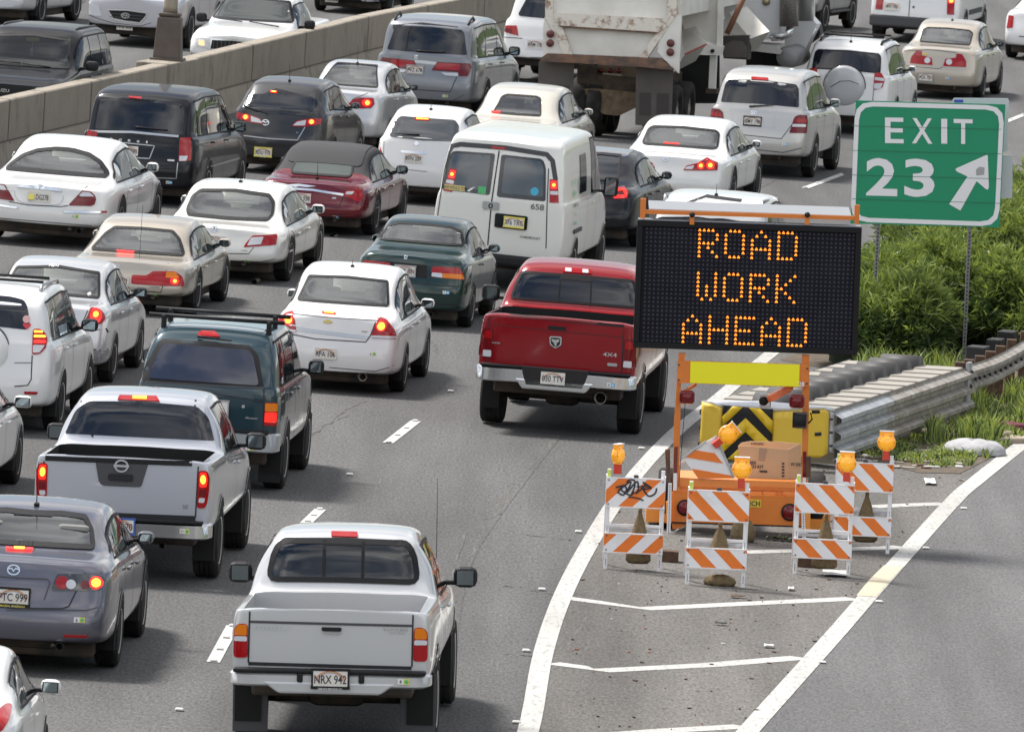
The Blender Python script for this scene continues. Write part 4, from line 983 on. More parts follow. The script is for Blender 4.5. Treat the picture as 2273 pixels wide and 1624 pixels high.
def ram():
    RD = paint('deep_red_paint', (.24, .003, .008), .1, .28)
    c = V('pickup_truck', 'red pickup with a chrome rear bumper, partly behind the lit message board', 'pickup', RD, 1050, 1420, 962, 577, 2.9, deck=711, decklim=1.95, cat='pickup truck', roll=.01, group=GQ,
          P=dict(L=5.8, W=2.02, ro=1.22, wb=3.57, r=.40, tw=.29, zb=.60, gap=.09, rw=.72, win=(2.25, 4.1), pil=[3.0], H=1.95,
                 top=[(0, 1.38), (.04, 1.40), (1.85, 1.40), (1.92, 1.41), (1.98, 1.52), (2.12, 1.84), (2.3, 1.92), (2.9, 1.95), (3.6, 1.90), (3.95, 1.65), (4.3, 1.38), (4.7, 1.32), (5.5, 1.2), (5.8, 1.0)], belt=[(0, 1.36), (1.9, 1.36), (2.3, 1.31), (4.2, 1.28), (5.4, 1.12), (5.8, .9)]))
    c.bed(.08, 1.78, M_WELL, floor=.9, zt=1.7)
    c.rear_window('E', [(1262, 250), (1600, 285), (1972, 318), (1990, 400), (1986, 548), (1170, 466), (1180, 440)], frame=.03, rnd=.04)
    for a, b in (((1512, 275), (1494, 495)), ((1712, 290), (1698, 518))): c.ribbon('window_divider', c.pp('E', [a, b]), 'rear', .02, M_SEAL, off=.012, parent=c.rw)
    c.pan('window_divider', 'E', [(1514, 272), (1708, 292), (1706, 328), (1510, 308)], M_BLACK, off=.014, parent=c.rw)
    o = c.high_light('E', [(1528, 232), (1710, 246), (1713, 274), (1524, 262)])
    for q in ([(1540, 237), (1582, 240), (1582, 262), (1540, 259)], [(1652, 246), (1692, 249), (1692, 271), (1652, 268)]): c.pan('cargo_lamp', 'E', q, M_WLENS, rnd=.01, off=.02, parent=o)
    c.line('bed_rail_cap', 'E', [(1078, 530), (1925, 612)], .03, M_BLACK)
    c.pan('tailgate_handle', 'E', [(1430, 608), (1545, 618), (1545, 640), (1430, 630)], M_BLACK, off=.016)
    o = c.pan('maker_badge', 'E', [(1438, 676), (1518, 680), (1516, 735), (1475, 757), (1440, 730)], M_CHROME, off=.018, step=.1)
    o2 = c.pan('badge_ground', 'E', [(1446, 684), (1510, 688), (1508, 732), (1475, 750), (1448, 727)], M_GLOSSB, off=.024, step=.1, parent=o)
    c.pan('badge_shape', 'E', [(1452, 690), (1470, 698), (1485, 699), (1505, 693), (1500, 715), (1488, 718), (1482, 742), (1474, 742), (1466, 716), (1454, 710)], M_CHROME, off=.028, step=.1, parent=o)
    c.text('model_letters', 'E', (1832, 797), '4X4', .05, M_CHROME, 1.5); c.text('model_letters', 'E', (1090, 720), 'HEMI', .022, M_STEEL, 1.5)
    c.pan('flexfuel_badge', 'E', [(1815, 850), (1880, 855), (1880, 875), (1815, 870)], M_STEEL, off=.014)
    c.taillight('E', [(1928, 698), (1988, 700), (2003, 740), (1998, 888), (1910, 888)], [([(1922, 838), (1975, 842), (1972, 884), (1917, 880)], M_WLENS), ([(1935, 710), (1978, 715), (1985, 765), (1930, 760)], M_RED)], m=M_DRED)
    for q in ([(1047, 560), (1030, 850)], [(1920, 640), (1907, 930)], [(1032, 852), (1905, 935)]): c.line('tailgate_gap', 'E', q, .014)
    c.line('tailgate_crease', 'E', [(1060, 600), (1915, 685)], .010, mat('deep_red_shadowgap', (.08, .004, .006), .5))  # crease shade painted as a darker red strip
    zt = zat(c, 'E', (1470, 895))[1]; zb = zat(c, 'E', (1470, 1045))[1]; 
    def dip(q, a=.0): return 0.10 if abs(q) < .36 else 0.10 * max(0, 1 - (abs(q) - .36) / .14)
    c.bumper(zb + .10, zt, M_CHROME, -.20, .30, 1.0, dip=None)
    b = MB(); b.box((0, -.19, zb + .10), (.80, .05, .13), M_CHROME, bev=.02, taper=(1.25, 1)); b.build('bumper_centre', c.root)
    b = MB(); b.box((0, -.205, (zb + zt) / 2 + .06), (.72, .02, .24), M_GLOSSB, bev=.008, taper=(1.2, 1)); b.build('plate_recess', c.root)
    b = MB(); b.box((0, -.11, zt + .01), (1.9, .16, .03), M_BLACK, bev=.01); b.build('bumper_step', c.root)
    x0, z0 = zat(c, 'E', (1460, 952), -.22); pl(c, x0, z0, -.225, '030 TTV')
    stk(c, *zat(c, 'E', (1838, 996), -.2), -.204, '4', 'b')
    c.mirrors(sz=(.26, .22), m=M_BLACK, out=.20, y=3.65)
    b = MB(); b.lathe([(-.05, .075), (-.05, .065), (.3, .065)], M_EXH, 'y', (.58, 0, .52), 20, close=False); b.build('exhaust_pipe', c.root)
    b = MB(); b.box((0, 1.22, .42), (.45, .3, .26), M_UNDER, bev=.09); b.tube([(-.8, 1.22, .40), (.8, 1.22, .40)], .06, M_UNDER); b.box((0, .1, .62), (1.2, .12, .10), M_UNDER); b.build('rear_axle', c.root)
def rav4a():
    c = V('suv', 'white suv with an offside view of its spare wheel cover and a heart sticker, cut by the left edge', 'suv', W_, -212, 134, 955, 618, 1.7, cat='suv', group=GQ,
          P=dict(L=4.6, W=1.84, ro=.98, wb=2.66, r=.365, planf=.8))
    c.root['label'] = 'white suv with a spare wheel and red heart sticker, cut by the left edge'
    c.rear_window('J', [(-240, 480), (150, 518), (275, 552), (312, 620), (345, 865), (-240, 800)], frame=0)
    c.taillight('J', [(345, 850), (420, 850), (470, 892), (495, 980), (480, 1050), (420, 1112), (335, 1122)],
                [([(355, 868), (440, 872), (445, 892), (355, 890)], M_HOT), ([(355, 915), (465, 918), (470, 940), (352, 940)], M_HOT), ([(350, 965), (475, 968), (475, 1005), (350, 1003)], M_LIT), ([(345, 1020), (470, 1022), (415, 1095), (343, 1100)], M_WLENS)])
    c.line('tailgate_gap', 'J', [(338, 1125), (326, 1380), (290, 1440), (150, 1452)]); c.line('panel_gap', 'J', [(150, 1205), (335, 1205)], .008, M_GREY)
    x, z = c.pp('J', [(-120, 1085)])[0]
    sp = MB(); R_ = .345; y = -.06
    sp.lathe([(y + .0, .0001), (y, R_ * .5), (y + .012, R_ * .84), (y + .035, R_ * .95), (y + .09, R_)], W_, 'y', (0, 0, z), 40, close=False); o = sp.build('spare_wheel_cover', c.root)
    sp = MB(); sp.lathe([(y + .08, R_), (y + .085, R_ + .012), (y + .22, R_ + .012), (y + .24, R_ * .9)], M_GREY, 'y', (0, 0, z), 40, close=False); sp.build('cover_rim', o)
    c.pan('reflector', 'J', [(250, 1504), (400, 1508), (386, 1536), (255, 1534)], M_RED)
    pk = mat('sticker_red', (.6, .04, .06)); c.pan('heart_sticker', 'J', [(283, 858), (240, 815), (240, 795), (262, 790), (283, 803), (305, 790), (325, 798), (322, 820)], pk, rnd=.004)
    c.pan('round_sticker', 'J', circ(278, 750, 40), mat('sticker_pink', (.7, .42, .40)), rnd=.004)
    c.mirrors(sz=(.24, .17), m=M_BLACK, out=.09); c.rails(.7, 2.4, .60, M_STEEL, h=.07, cross=(.95, 1.5))

def taurus():
    c = V('sedan', 'silver sedan with teardrop brake lamp glowing, behind the white suv at the left edge', 'sedan', SILV2, -62, 251, 848, 573, 2.1, deck=675, group=GQ, clear=True,
          P=dict(L=5.0, W=1.85, ro=1.1, wb=2.75, r=.33))
    win(c, c.pp('J', [(100, 192), (560, 190), (1008, 265), (998, 528), (620, 487), (20, 430)]), M_CLEAR, .03); c.carve()
    c.taillight('J', [(950, 625), (1040, 640), (1088, 690), (1100, 745), (1062, 798), (930, 825), (825, 828), (862, 798), (925, 700)], [(circ(1000, 715, 60, 12, 80), M_LIT), (circ(1000, 700, 28), M_HOT)])
    c.text('window_letters', 'J', (565, 195), 'HE>I', .03, M_STW, 1.6); c.text('window_sticker', 'J', (935, 490), '*', .05, M_STW, 1.2)
    c.line('boot_gap', 'J', [(1000, 545), (950, 610), (860, 800)]); c.line('bumper_gap', 'J', [(900, 870), (1110, 845), (1240, 880)], .01)
    c.line('bumper_crease', 'J', [(950, 1060), (1130, 1060), (1200, 1010)], .02, M_GREY)
    c.pan('bumper_skirt', 'J', [(942, 1062), (1150, 1060), (1130, 1130), (1060, 1195), (942, 1180)], mat('dusty_grey_plastic', (.22, .22, .23), .5))
    c.mirrors(m=M_BLACK, sz=(.22, .15))

def accord_gold():
    c = V('sedan', 'champagne gold sedan with wide red lamps, behind the silver sedan and ahead of the off-roader', 'sedan', GOLD, 141, 438, 697, 479, 2.1, deck=578, group=GQ, clear=True,
          P=dict(L=4.8, W=1.78, ro=1.08, wb=2.72, r=.315))
    win(c, c.pp('D', [(194, 502), (290, 505), (378, 514), (391, 531), (396, 572), (162, 558)]), M_CLEAR, .035, .03); c.carve(driver='driver in a white shirt inside the champagne gold sedan', shirt=(.7, .7, .7))
    c.panel('high_brake_light', c.pp('d', [(755, 118), (880, 126), (870, 138), (770, 131)]), 'rear', M_LIT, off=.014)
    c.taillight('d', [(860, 278), (955, 283), (1000, 253), (1140, 255), (1190, 290), (1202, 352), (1060, 350), (855, 336)], [([(1085, 258), (1145, 260), (1172, 300), (1080, 298)], M_AMBER), (circ(1138, 320, 30, 12, 24), M_LIT), (circ(1140, 320, 12), M_HOT)])
    c.line('lamp_gap', 'd', [(1072, 255), (1060, 352)], .008)
    c.plate('d', (772, 312), 'HRN 492'); c.sticker('d', (1000, 450), '5'); hlogo(c, 'd', (767, 222))
    c.line('boot_gap', 'd', [(1098, 205), (1085, 250)]); c.line('boot_gap', 'd', [(1062, 352), (1048, 392), (850, 378)]); c.text('model_letters', 'd', (1010, 357), 'ACCORD', .016, M_GREY, 1.4)
    c.mirrors(m=GOLD, sz=(.2, .13)); c.line('bumper_crease', 'd', [(850, 398), (1060, 415), (1240, 385)], .010, M_GREY)
    p, n = c.proj(.1, .45, 'top', 0); b = MB(); b.tube([p, p + Vector((0, 0, .75))], [.004, .003], M_BLACK, 5); b.build('antenna', c.root)

def jaguar():
    c = V('sedan', 'white curvy sedan with a chrome boot bar and yellow-marked plate, at the left edge', 'sedan', W3_, -60, 265, 548, 303, 2.2, deck=410, group=GQ, clear=True, roll=.01,
          P=dict(L=4.86, W=1.82, ro=1.08, wb=2.9, r=.335, H=1.42, rw=.68, planf=.76,
                 top=[(0, .95), (.12, 1.0), (.6, 1.03), (.95, 1.07), (1.45, 1.28), (1.8, 1.37), (2.4, 1.42), (2.9, 1.36), (3.3, 1.18), (3.6, 1.0), (4.2, .93), (4.7, .78), (4.86, .6)]))
    win(c, c.pp('I', [(60, 700), (150, 632), (330, 612), (560, 620), (760, 645), (910, 690), (1010, 765), (1064, 870), (1062, 925), (900, 915), (500, 872), (20, 840)]), M_CLEAR, .045, .03); c.carve(driver='driver in a grey top inside the white curvy sedan', shirt=(.25, .26, .27))
    c.taillight('I', [(860, 1068), (950, 1076), (998, 1118), (1008, 1160), (992, 1212), (960, 1228), (715, 1222)], [([(868, 1080), (940, 1086), (988, 1130), (850, 1130), (828, 1118)], M_WLENS)], m=M_DRED, rnd=.02)
    c.pan('boot_handle', 'I', [(175, 1028), (212, 1010), (420, 1014), (600, 1040), (660, 1077), (420, 1054)], M_CHROME, off=.02)
    o = c.plate('I', (415, 1128), '  DG278', rainbow=False); 
    x, z = c.pp('I', [(345, 1128)])[0]; c.panel('plate_square', [(x - .05, z - .05), (x + .025, z - .05), (x + .025, z + .04), (x - .05, z + .04)], 'rear', M_STY, off=.042, parent=o)
    c.ribbon('plate_recess', chaikin(c.pp('I', [(160, 1040), (150, 1120), (220, 1200), (600, 1225), (660, 1180), (670, 1090)]), 2, False), 'rear', .010, M_STEEL)
    for sg in (1, -1):
        q = c.pp('I', [(665, 1280), (1110, 1278), (1105, 1298), (1060, 1304), (680, 1298)]); o = c.panel('bumper_blade', [(sg * x, z) for x, z in q], 'rear', M_CHROME, off=.016)
        q = c.pp('I', [(1060, 1278), (1110, 1278), (1105, 1298), (1060, 1302)]); c.panel('reflector', [(sg * x, z) for x, z in q], 'rear', M_RED, off=.022, parent=o)
    c.sticker('I', (785, 1335), '11'); c.line('bumper_gap', 'I', [(0, 1352), (500, 1395), (960, 1430)], .010, M_GREY)
    c.line('boot_gap', 'I', [(1030, 962), (862, 1062)], .010); c.line('boot_gap', 'I', [(715, 1224), (640, 1234), (300, 1218), (95, 1180)], .010)
    x, z = zat(c, 'I', (825, 1488), -.03); c.exhaust(x, z, .045, -.03, M_CHROME); c.mirrors(m=W3_, sz=(.19, .14)); c.text('model_letters', 'I', (90, 1058), 'S-TYPE', .018, M_CHROME, 1.5)

def camry():
    c = V('sedan', 'pearl white sedan with clear centred lamps and an oval badge, behind the champagne sedan', 'sedan', W2_, 335, 643, 624, 399, 2.2, deck=503, group=GQ, clear=True,
          P=dict(L=4.8, W=1.82, ro=1.06, wb=2.775, r=.33, H=1.46))
    win(c, c.pp('A', [(1250, 1238), (1500, 1240), (1745, 1275), (1773, 1320), (1765, 1400), (1735, 1436), (1140, 1386), (1152, 1350)]), M_CLEAR, .04, .03); c.carve()
    c.taillight('d', [(1648, 22), (1800, 14), (1808, 25), (1798, 82), (1700, 90), (1590, 98), (1602, 75)], [([(1640, 35), (1720, 30), (1702, 80), (1612, 88)], M_WLENS)], rnd=.01)
    ovals(c, 'A', (1398, 1498)); c.plate('A', (1400, 1573), 'RNF 164', M_STW, ('SERVCO', M_INK, .018, -.084)); c.sticker('d', (1597, 187), '8')
    c.line('boot_gap', 'd', [(1655, 100), (1622, 140), (1400, 136)], .010); c.line('boot_gap', 'A', [(1700, 1440), (1665, 1530)], .010); c.text('trim_letters', 'd', (1595, 120), 'HYBRID', .014, M_GREY, 1.3)
    x, z = zat(c, 'd', (1658, 325), -.02); c.exhaust(x, z, .045, -.02); c.mirrors(m=W2_, sz=(.21, .14)); c.antenna(0, 1.9, .05, -.3)
    c.line('bumper_crease', 'd', [(1480, 210), (1700, 225), (1830, 195)], .008, M_GREY)

def convertible():
    RR = paint('maroon_paint', (.14, .004, .012), .2, .25); SOFT = mat('black_canvas', (.035, .035, .038), .85, bump=(60, .3, .004))
    c = V('convertible_car', 'maroon convertible with a black canvas roof and a small rear window', 'sedan', RR, 560, 834, 522, 318, 2.1, deck=404, group=GQ, cat='convertible',
          P=dict(L=4.94, W=1.83, ro=1.1, wb=2.77, r=.34, H=1.46))
    P = c.P; me = c.body.data; me.materials.append(SOFT)
    for p in me.polygons:
        x, y, z = p.center
        if 1.0 < y < 3.1 and z > interp(P['belt'], y) + .06 and (y < 2.85 or z > 1.28): p.material_index = 1
    c.panel('canvas_roof', [(-.60, 1.15), (.60, 1.15), (.56, 2.85), (-.56, 2.85)], 'top', SOFT, off=.012, rnd=.12)
    c.rear_window('D', [(634, 339), (700, 341), (773, 352), (766, 396), (616, 376)], m=mat('plastic_window', (.06, .075, .07), .1, spec=.6), frame=.03, thru=False)
    c.taillight('B', [(110, 1242), (200, 1236), (221, 1265), (214, 1302), (190, 1320), (92, 1275)], [([(115, 1250), (165, 1250), (150, 1270), (105, 1268)], M_WLENS)], rnd=.015)
    c.ribbon('boot_trim', c.pp('A', [(1850, 1226), (2040, 1240), (2240, 1272)]), 'rear', .035, M_CHROME, off=.014)
    c.plate('A', (1968, 1290), 'RXX 950'); c.antenna(.0, .55, .3, -.1); c.text('model_letters', 'A', (2180, 1294), '200', .026, M_CHROME, 1.3)
    c.pan('maker_badge', 'A', [(1870, 1205), (1950, 1200), (2065, 1215), (2000, 1222), (1950, 1215), (1930, 1222)], M_CHROME, off=.014)
    c.sticker('B', (43, 1418), '2', 'b'); x, z = zat(c, 'B', (18, 1545), -.03); c.exhaust(x, z, .045, -.03, M_CHROME); c.exhaust(-x, z, .045, -.03, M_CHROME)
    c.line('bumper_trim', 'A', [(2062, 1468), (2170, 1478), (2250, 1480)], .018, M_STEEL); c.line('boot_gap', 'B', [(95, 1280), (60, 1360), (-60, 1340)], .010)
    c.line('bumper_crease', 'A', [(1900, 1370), (2160, 1400), (2273, 1395)], .010, mat('maroon_gap', (.04, .004, .006)))
    c.mirrors(m=M_BLACK, sz=(.22, .15))

def civic():
    GR = paint('dark_green_paint', (.006, .030, .026), .25, .3)
    c = V('coupe_car', 'dark green coupe with amber and red lamps, beside the white cargo van', 'coupe', GR, 778, 1046, 726, 477, 2.0, deck=566, group=GQ, cat='coupe', clear=True, roll=.012,
          P=dict(ro=.95, wb=2.62, r=.30, H=1.38))
    win(c, c.pp('D', [(858, 494), (930, 497), (1000, 505), (1019, 514), (1020, 558), (808, 547)]), M_CLEAR, .03, .03); c.carve()
    c.taillight('E', [(682, 222), (848, 232), (872, 270), (880, 310), (665, 290), (668, 240)], [([(740, 268), (868, 275), (876, 307), (738, 298)], M_AMBER), ([(672, 262), (738, 268), (738, 298), (668, 288)], M_WLENS)], rnd=.015)
    c.pan('boot_garnish', 'E', [(360, 187), (640, 215), (638, 302), (356, 268)], M_BLACK, rnd=.02, off=.006)
    c.plate('E', (498, 250), 'NYT 801', M_STEEL, off=.03); hlogo(c, 'E', (500, 164), .04); c.sticker('E', (763, 393), '1', 'b')
    c.line('bumper_gap', 'E', [(530, 325), (700, 345), (885, 352)], .014); c.line('boot_gap', 'E', [(650, 225), (660, 300), (640, 335)], .010); c.mirrors(m=GR, sz=(.2, .13))
    c.line('bumper_crease', 'E', [(530, 430), (720, 470), (880, 470)], .010); c.exhaust(.35, .22, .03)

def cargo_van():
    WV = paint('van_white_paint', (.74, .74, .70), 0, .42)
    c = V('cargo_van', 'white cargo van with the fleet number 658 and two dark rear door windows', 'van', WV, 946, 1268, 640, 291, 1.5, cat='van', roll=.035, group=GQ,
          P=dict(L=5.7, W=2.0, ro=1.45, wb=3.43, r=.37, zb=.42, H=2.07, rw=.80, plan=.95, sq=1, crown=.03, win=(3.15, 4.25), pil=[3.6], tw=.24,
                 top=[(0, 1.97), (.04, 2.02), (.2, 2.05), (1.5, 2.07), (3.6, 2.07), (3.95, 1.98), (4.35, 1.65), (4.75, 1.35), (5.2, 1.2), (5.5, 1.05), (5.7, .85)],
                 belt=[(0, 1.22), (4.4, 1.18), (5.3, .98), (5.7, .75)], lean=[(.4, 0), (1.2, .0), (1.6, .05), (2.0, .12)], doors=[2.6, 3.6], handles=[3.0]))
    for q, n in (([(800, 992), (830, 985), (1078, 1002), (1082, 1020), (1048, 1274), (735, 1234), (742, 1205), (775, 1040)], 1), ([(1125, 1008), (1380, 1036), (1400, 1050), (1415, 1100), (1413, 1315), (1093, 1284)], 2)):
        w = c.pan('rear_window', 'B', q, M_GLOSSB, rnd=.04, off=.006)
        cx = sum(a for a, b in q) / len(q); cy = sum(b for a, b in q) / len(q)
        c.pan('window_glass', 'B', [(cx + (a - cx) * .86, cy + (b - cy) * .84) for a, b in q], mat('van_glass', (.035, .05, .065), .04, spec=1.0), rnd=.04, off=.012, parent=w)
    c.ribbon('roof_gutter', c.pp('B', [(682, 1085), (740, 975), (790, 945), (860, 942), (1150, 965), (1420, 1008), (1458, 1050), (1478, 1175)]), 'rear', .07, M_GREY, off=.006)
    c.line('door_gap', 'B', [(1110, 985), (1060, 1320), (1035, 1600)], .018); c.line('door_gap', 'B', [(1432, 1100), (1415, 1620)], .014); c.line('door_gap', 'B', [(785, 985), (735, 1100), (690, 1540)], .012)
    c.taillight('B', [(1440, 1170), (1490, 1172), (1498, 1325), (1438, 1322)], [([(1445, 1180), (1483, 1182), (1486, 1236), (1444, 1234)], M_LIT), ([(1442, 1246), (1492, 1248), (1494, 1272), (1441, 1270)], M_WLENS), (circ(1466, 1208, 11), M_HOT)], rnd=.01)
    c.high_light('B', [(1062, 953), (1150, 962), (1150, 978), (1062, 970)])
    c.pan('plate_surround', 'B', [(1085, 1388), (1298, 1412), (1290, 1504), (1078, 1482)], M_GLOSSB, rnd=.03, off=.014); c.plate('B', (1208, 1450), '376 TRG', M_STY, off=.03, w=.29, h=.14)
    c.text('fleet_number', 'B', (1360, 1350), '658', .085, M_INK, 1.1, bold=.0); c.text('maker_letters', 'E', (1312, 35), 'CHEVROLET', .035, M_GREY, 1.15)
    o = c.pan('slogan_sticker', 'B', [(755, 1200), (887, 1215), (885, 1250), (753, 1234)], mat('sticker_cream', (.6, .5, .2)), rnd=.005, off=.016); c.text('slogan_letters', 'B', (820, 1225), 'EDDIE WOULD TOW', .045, M_INK, .62, parent=o, off=.02, bold=.0)
    c.pan('permit_sticker', 'B', [(975, 1215), (1025, 1220), (1022, 1268), (972, 1262)], M_STG, rnd=.005, off=.016); c.pan('round_sticker', 'B', circ(1341, 1250, 27), mat('sticker_sky', (.06, .4, .6)), rnd=.005, off=.016)
    c.pan('slash_sticker', 'B', [(902, 1245), (925, 1228), (955, 1218), (930, 1240), (912, 1252)], M_STW, rnd=.003, off=.016)
    c.pan('door_latch', 'B', [(1005, 1312), (1110, 1322), (1108, 1372), (1003, 1362)], M_STEEL, off=.014); c.ring('lock', 'B', (1055, 1343), .025, .03, .02, M_INK, off=.02)
    b = MB(); z = c.P['zb']; b.box((0, -.06, z + .02), (1.96, .20, .17), M_BLACK, bev=.05); b.build('bumper', c.root)
    c.panel('side_window', [(1.75, 1.28 * c.P['H'] / 2.07), (2.55, 1.28 * c.P['H'] / 2.07), (2.5, 1.80 * c.P['H'] / 2.07), (1.8, 1.80 * c.P['H'] / 2.07)], 'right', M_SIDE, rnd=.05)
    gl = mat('decal_green', (.15, .5, .2)); lg = mat('decal_pale', (.38, .60, .45))
    for i, (yy, zz, t_, h, m) in enumerate(((1.1, 1.62, 'ISLAND', .10, lg), (1.1, 1.45, 'CLEAN', .08, gl), (1.1, 1.28, 'CARPET CARE', .05, M_GREY), (1.1, 1.16, '24 HOURS', .05, lg), (1.1, 1.02, '808 841', .06, gl))):
        c.text_xz('side_lettering', yy, zz, t_, h, m, 1.2, 'right')
    c.panel('side_handle', [(1.0, .86), (1.9, .86), (1.9, .92), (1.0, .92)], 'right', M_GREY, off=.02)
    c.mirrors(sz=(.24, .32), m=M_BLACK, out=.12, y=3.95, z=1.42)

def caravan():
    BK = paint('black_paint', (.005, .006, .010), 0, .35, .45)
    c = V('minivan', 'black minivan with a tinted tailgate window, beside the concrete wall', 'van', BK, 165, 460, 455, 187, 2.2, cat='minivan', group=GQ,
          P=dict(L=5.15, W=1.98, ro=1.12, wb=3.08, r=.34, H=1.75))
    c.rear_window('A', [(612, 640), (880, 655), (1172, 692), (1165, 880), (860, 852), (558, 824), (575, 780)], frame=0, rnd=.03)
    c.line('tailgate_spoiler', 'A', [(625, 632), (900, 648), (1180, 690)], .06, M_GLOSSB); c.high_light('A', [(840, 630), (925, 637), (925, 648), (840, 641)])
    c.line('chrome_strip', 'A', [(550, 836), (860, 862), (1165, 890)], .035, M_STEEL); c.wiper('A', (885, 832), (1095, 852))
    c.taillight('A', [(1172, 900), (1242, 898), (1250, 960), (1245, 1048), (1165, 1056)], [([(1170, 1018), (1225, 1018), (1215, 1050), (1168, 1052)], M_WLENS)], rnd=.02)
    for i, ch in enumerate('DODGE'): c.text('maker_letters', 'A', (728 + i * 58, 908 + i * 5), ch, .034, M_CHROME, 1.3)
    c.plate('A', (842, 983), 'PTT 983'); c.ribbon('plate_recess', c.pp('A', [(790, 930), (1008, 952), (975, 1035), (860, 1028)]), 'rear', .014, M_STEEL); c.sticker('A', (1103, 1190), '10', 'b')
    c.pan('badge', 'A', [(1093, 1040), (1138, 1043), (1138, 1054), (1093, 1051)], M_STW, rnd=.003); c.line('bumper_gap', 'A', [(975, 1158), (1150, 1165), (1160, 1060)], .014, M_STEEL)
    c.mirrors(m=BK, sz=(.24, .18)); c.line('roof_seam', 'A', [(1000, 610), (1060, 572)], .012); c.ribbon('side_moulding', [(.9, .62), (3.9, .62)], 'right', .035, M_STEEL)

def mazda3():
    DG = paint('dark_grey_paint', (.032, .032, .035), .3, .35, .7)
    c = V('hatchback', 'dark grey hatchback with a roof spoiler and winged badge, behind the maroon convertible', 'hatch', DG, 503, 737, 390, 171, 1.7, cat='hatchback', group=GQ,
          P=dict(L=4.5, W=1.76, ro=.88, wb=2.64, r=.33, H=1.47))
    c.rear_window('A', [(1548, 588), (1780, 600), (2012, 642), (2037, 660), (2002, 722), (1950, 750), (1750, 745), (1560, 702), (1535, 680)], frame=0, rnd=.03)
    c.line('tailgate_spoiler', 'A', [(1560, 578), (1800, 590), (2035, 648)], .06, M_GLOSSB); c.high_light('A', [(1762, 594), (1808, 597), (1806, 609), (1764, 606)], True, [(1772, 598), (1800, 600), (1799, 605), (1773, 604)])
    c.taillight('A', [(1900, 825), (1935, 790), (2010, 776), (2100, 774), (2092, 812), (1990, 828)], [([(1912, 820), (1938, 796), (1998, 784), (1990, 820)], M_WLENS), (circ(2032, 796, 24, 12, 18), M_LIT), (circ(2032, 796, 14), M_HOT)], rnd=.01)
    wings(c, 'A', (1733, 800), .06); c.plate('A', (1718, 992), 'RDU 972', M_STY, ('CUTTER', M_STW, .02, -.086)); c.wiper('A', (1595, 697), (1750, 744))
    c.line('tailgate_gap', 'A', [(1590, 885), (1760, 905), (1940, 915), (1990, 830)], .014, M_STEEL); c.antenna(0, .9, .3, -.3); c.mirrors(m=DG); c.text('model_letters', 'A', (1940, 866), '2.5', .02, M_CHROME, 1.3)
    c.line('bumper_crease', 'A', [(1600, 940), (1900, 965), (2060, 930)], .010)

def corolla():
    c = V('sedan', 'silver sedan with a tall roof antenna and red amber lamp, behind the dark grey hatchback', 'sedan', SILV2, 653, 862, 337, 127, 2.0, deck=203, group=GQ, clear=True,
          P=dict(L=4.53, W=1.70, ro=1.0, wb=2.6, r=.31, H=1.47))
    win(c, c.pp('D', [(684, 142), (750, 139), (829, 146), (823, 198), (658, 177)]), M_CLEAR, .025, .02); c.carve()
    c.taillight('B', [(155, 650), (200, 638), (290, 640), (298, 680), (275, 707), (205, 710), (120, 685)], [(circ(245, 672, 32, 12, 26), M_LIT), (circ(250, 672, 15), M_HOT)], rnd=.02)
    c.antenna(0, 1.7, .36, -.1); c.mirrors(m=M_BLACK); c.line('boot_gap', 'B', [(280, 600), (150, 650)], .010)

def odyssey():
    SB = paint('silver_blue_paint', (.20, .213, .235), .4, .32)
    c = V('minivan', 'silver blue minivan with wide red lamps under a chrome strip, beside the concrete wall', 'van', SB, 821, 1078, 262, 31, 2.2, cat='minivan', group=GQ, P=dict(L=5.1, W=1.96, ro=1.1, wb=3.0, r=.34, H=1.75))
    c.rear_window('B', [(385, 165), (600, 172), (832, 195), (846, 215), (858, 358), (580, 345), (300, 330), (312, 298)], frame=0, rnd=.03)
    c.line('tailgate_spoiler', 'B', [(390, 152), (600, 162), (838, 190)], .07, M_GLOSSB)
    c.taillight('B', [(705, 405), (860, 413), (920, 416), (930, 440), (905, 500), (848, 498), (840, 472), (668, 460)], [([(730, 474), (842, 478), (840, 500), (760, 494)], M_WLENS), ([(710, 412), (855, 420), (850, 462), (690, 452)], M_RED)], m=M_DRED, rnd=.015)
    c.line('chrome_strip', 'B', [(440, 396), (570, 402), (700, 415)], .055, M_STEEL); c.plate('B', (562, 455), 'PVZ 678', M_STEEL); hlogo(c, 'B', (568, 372), .055); c.wiper('B', (575, 335), (760, 345))
    c.line('tailgate_gap', 'B', [(520, 582), (790, 600), (835, 500)], .014); c.sticker('B', (757, 628), '4'); c.line('bumper_crease', 'B', [(520, 640), (800, 660), (880, 620)], .010, M_GREY)
    c.mirrors(m=M_BLACK, sz=(.24, .18)); c.rails(.35, .95, .68, M_BLACK, h=.06)

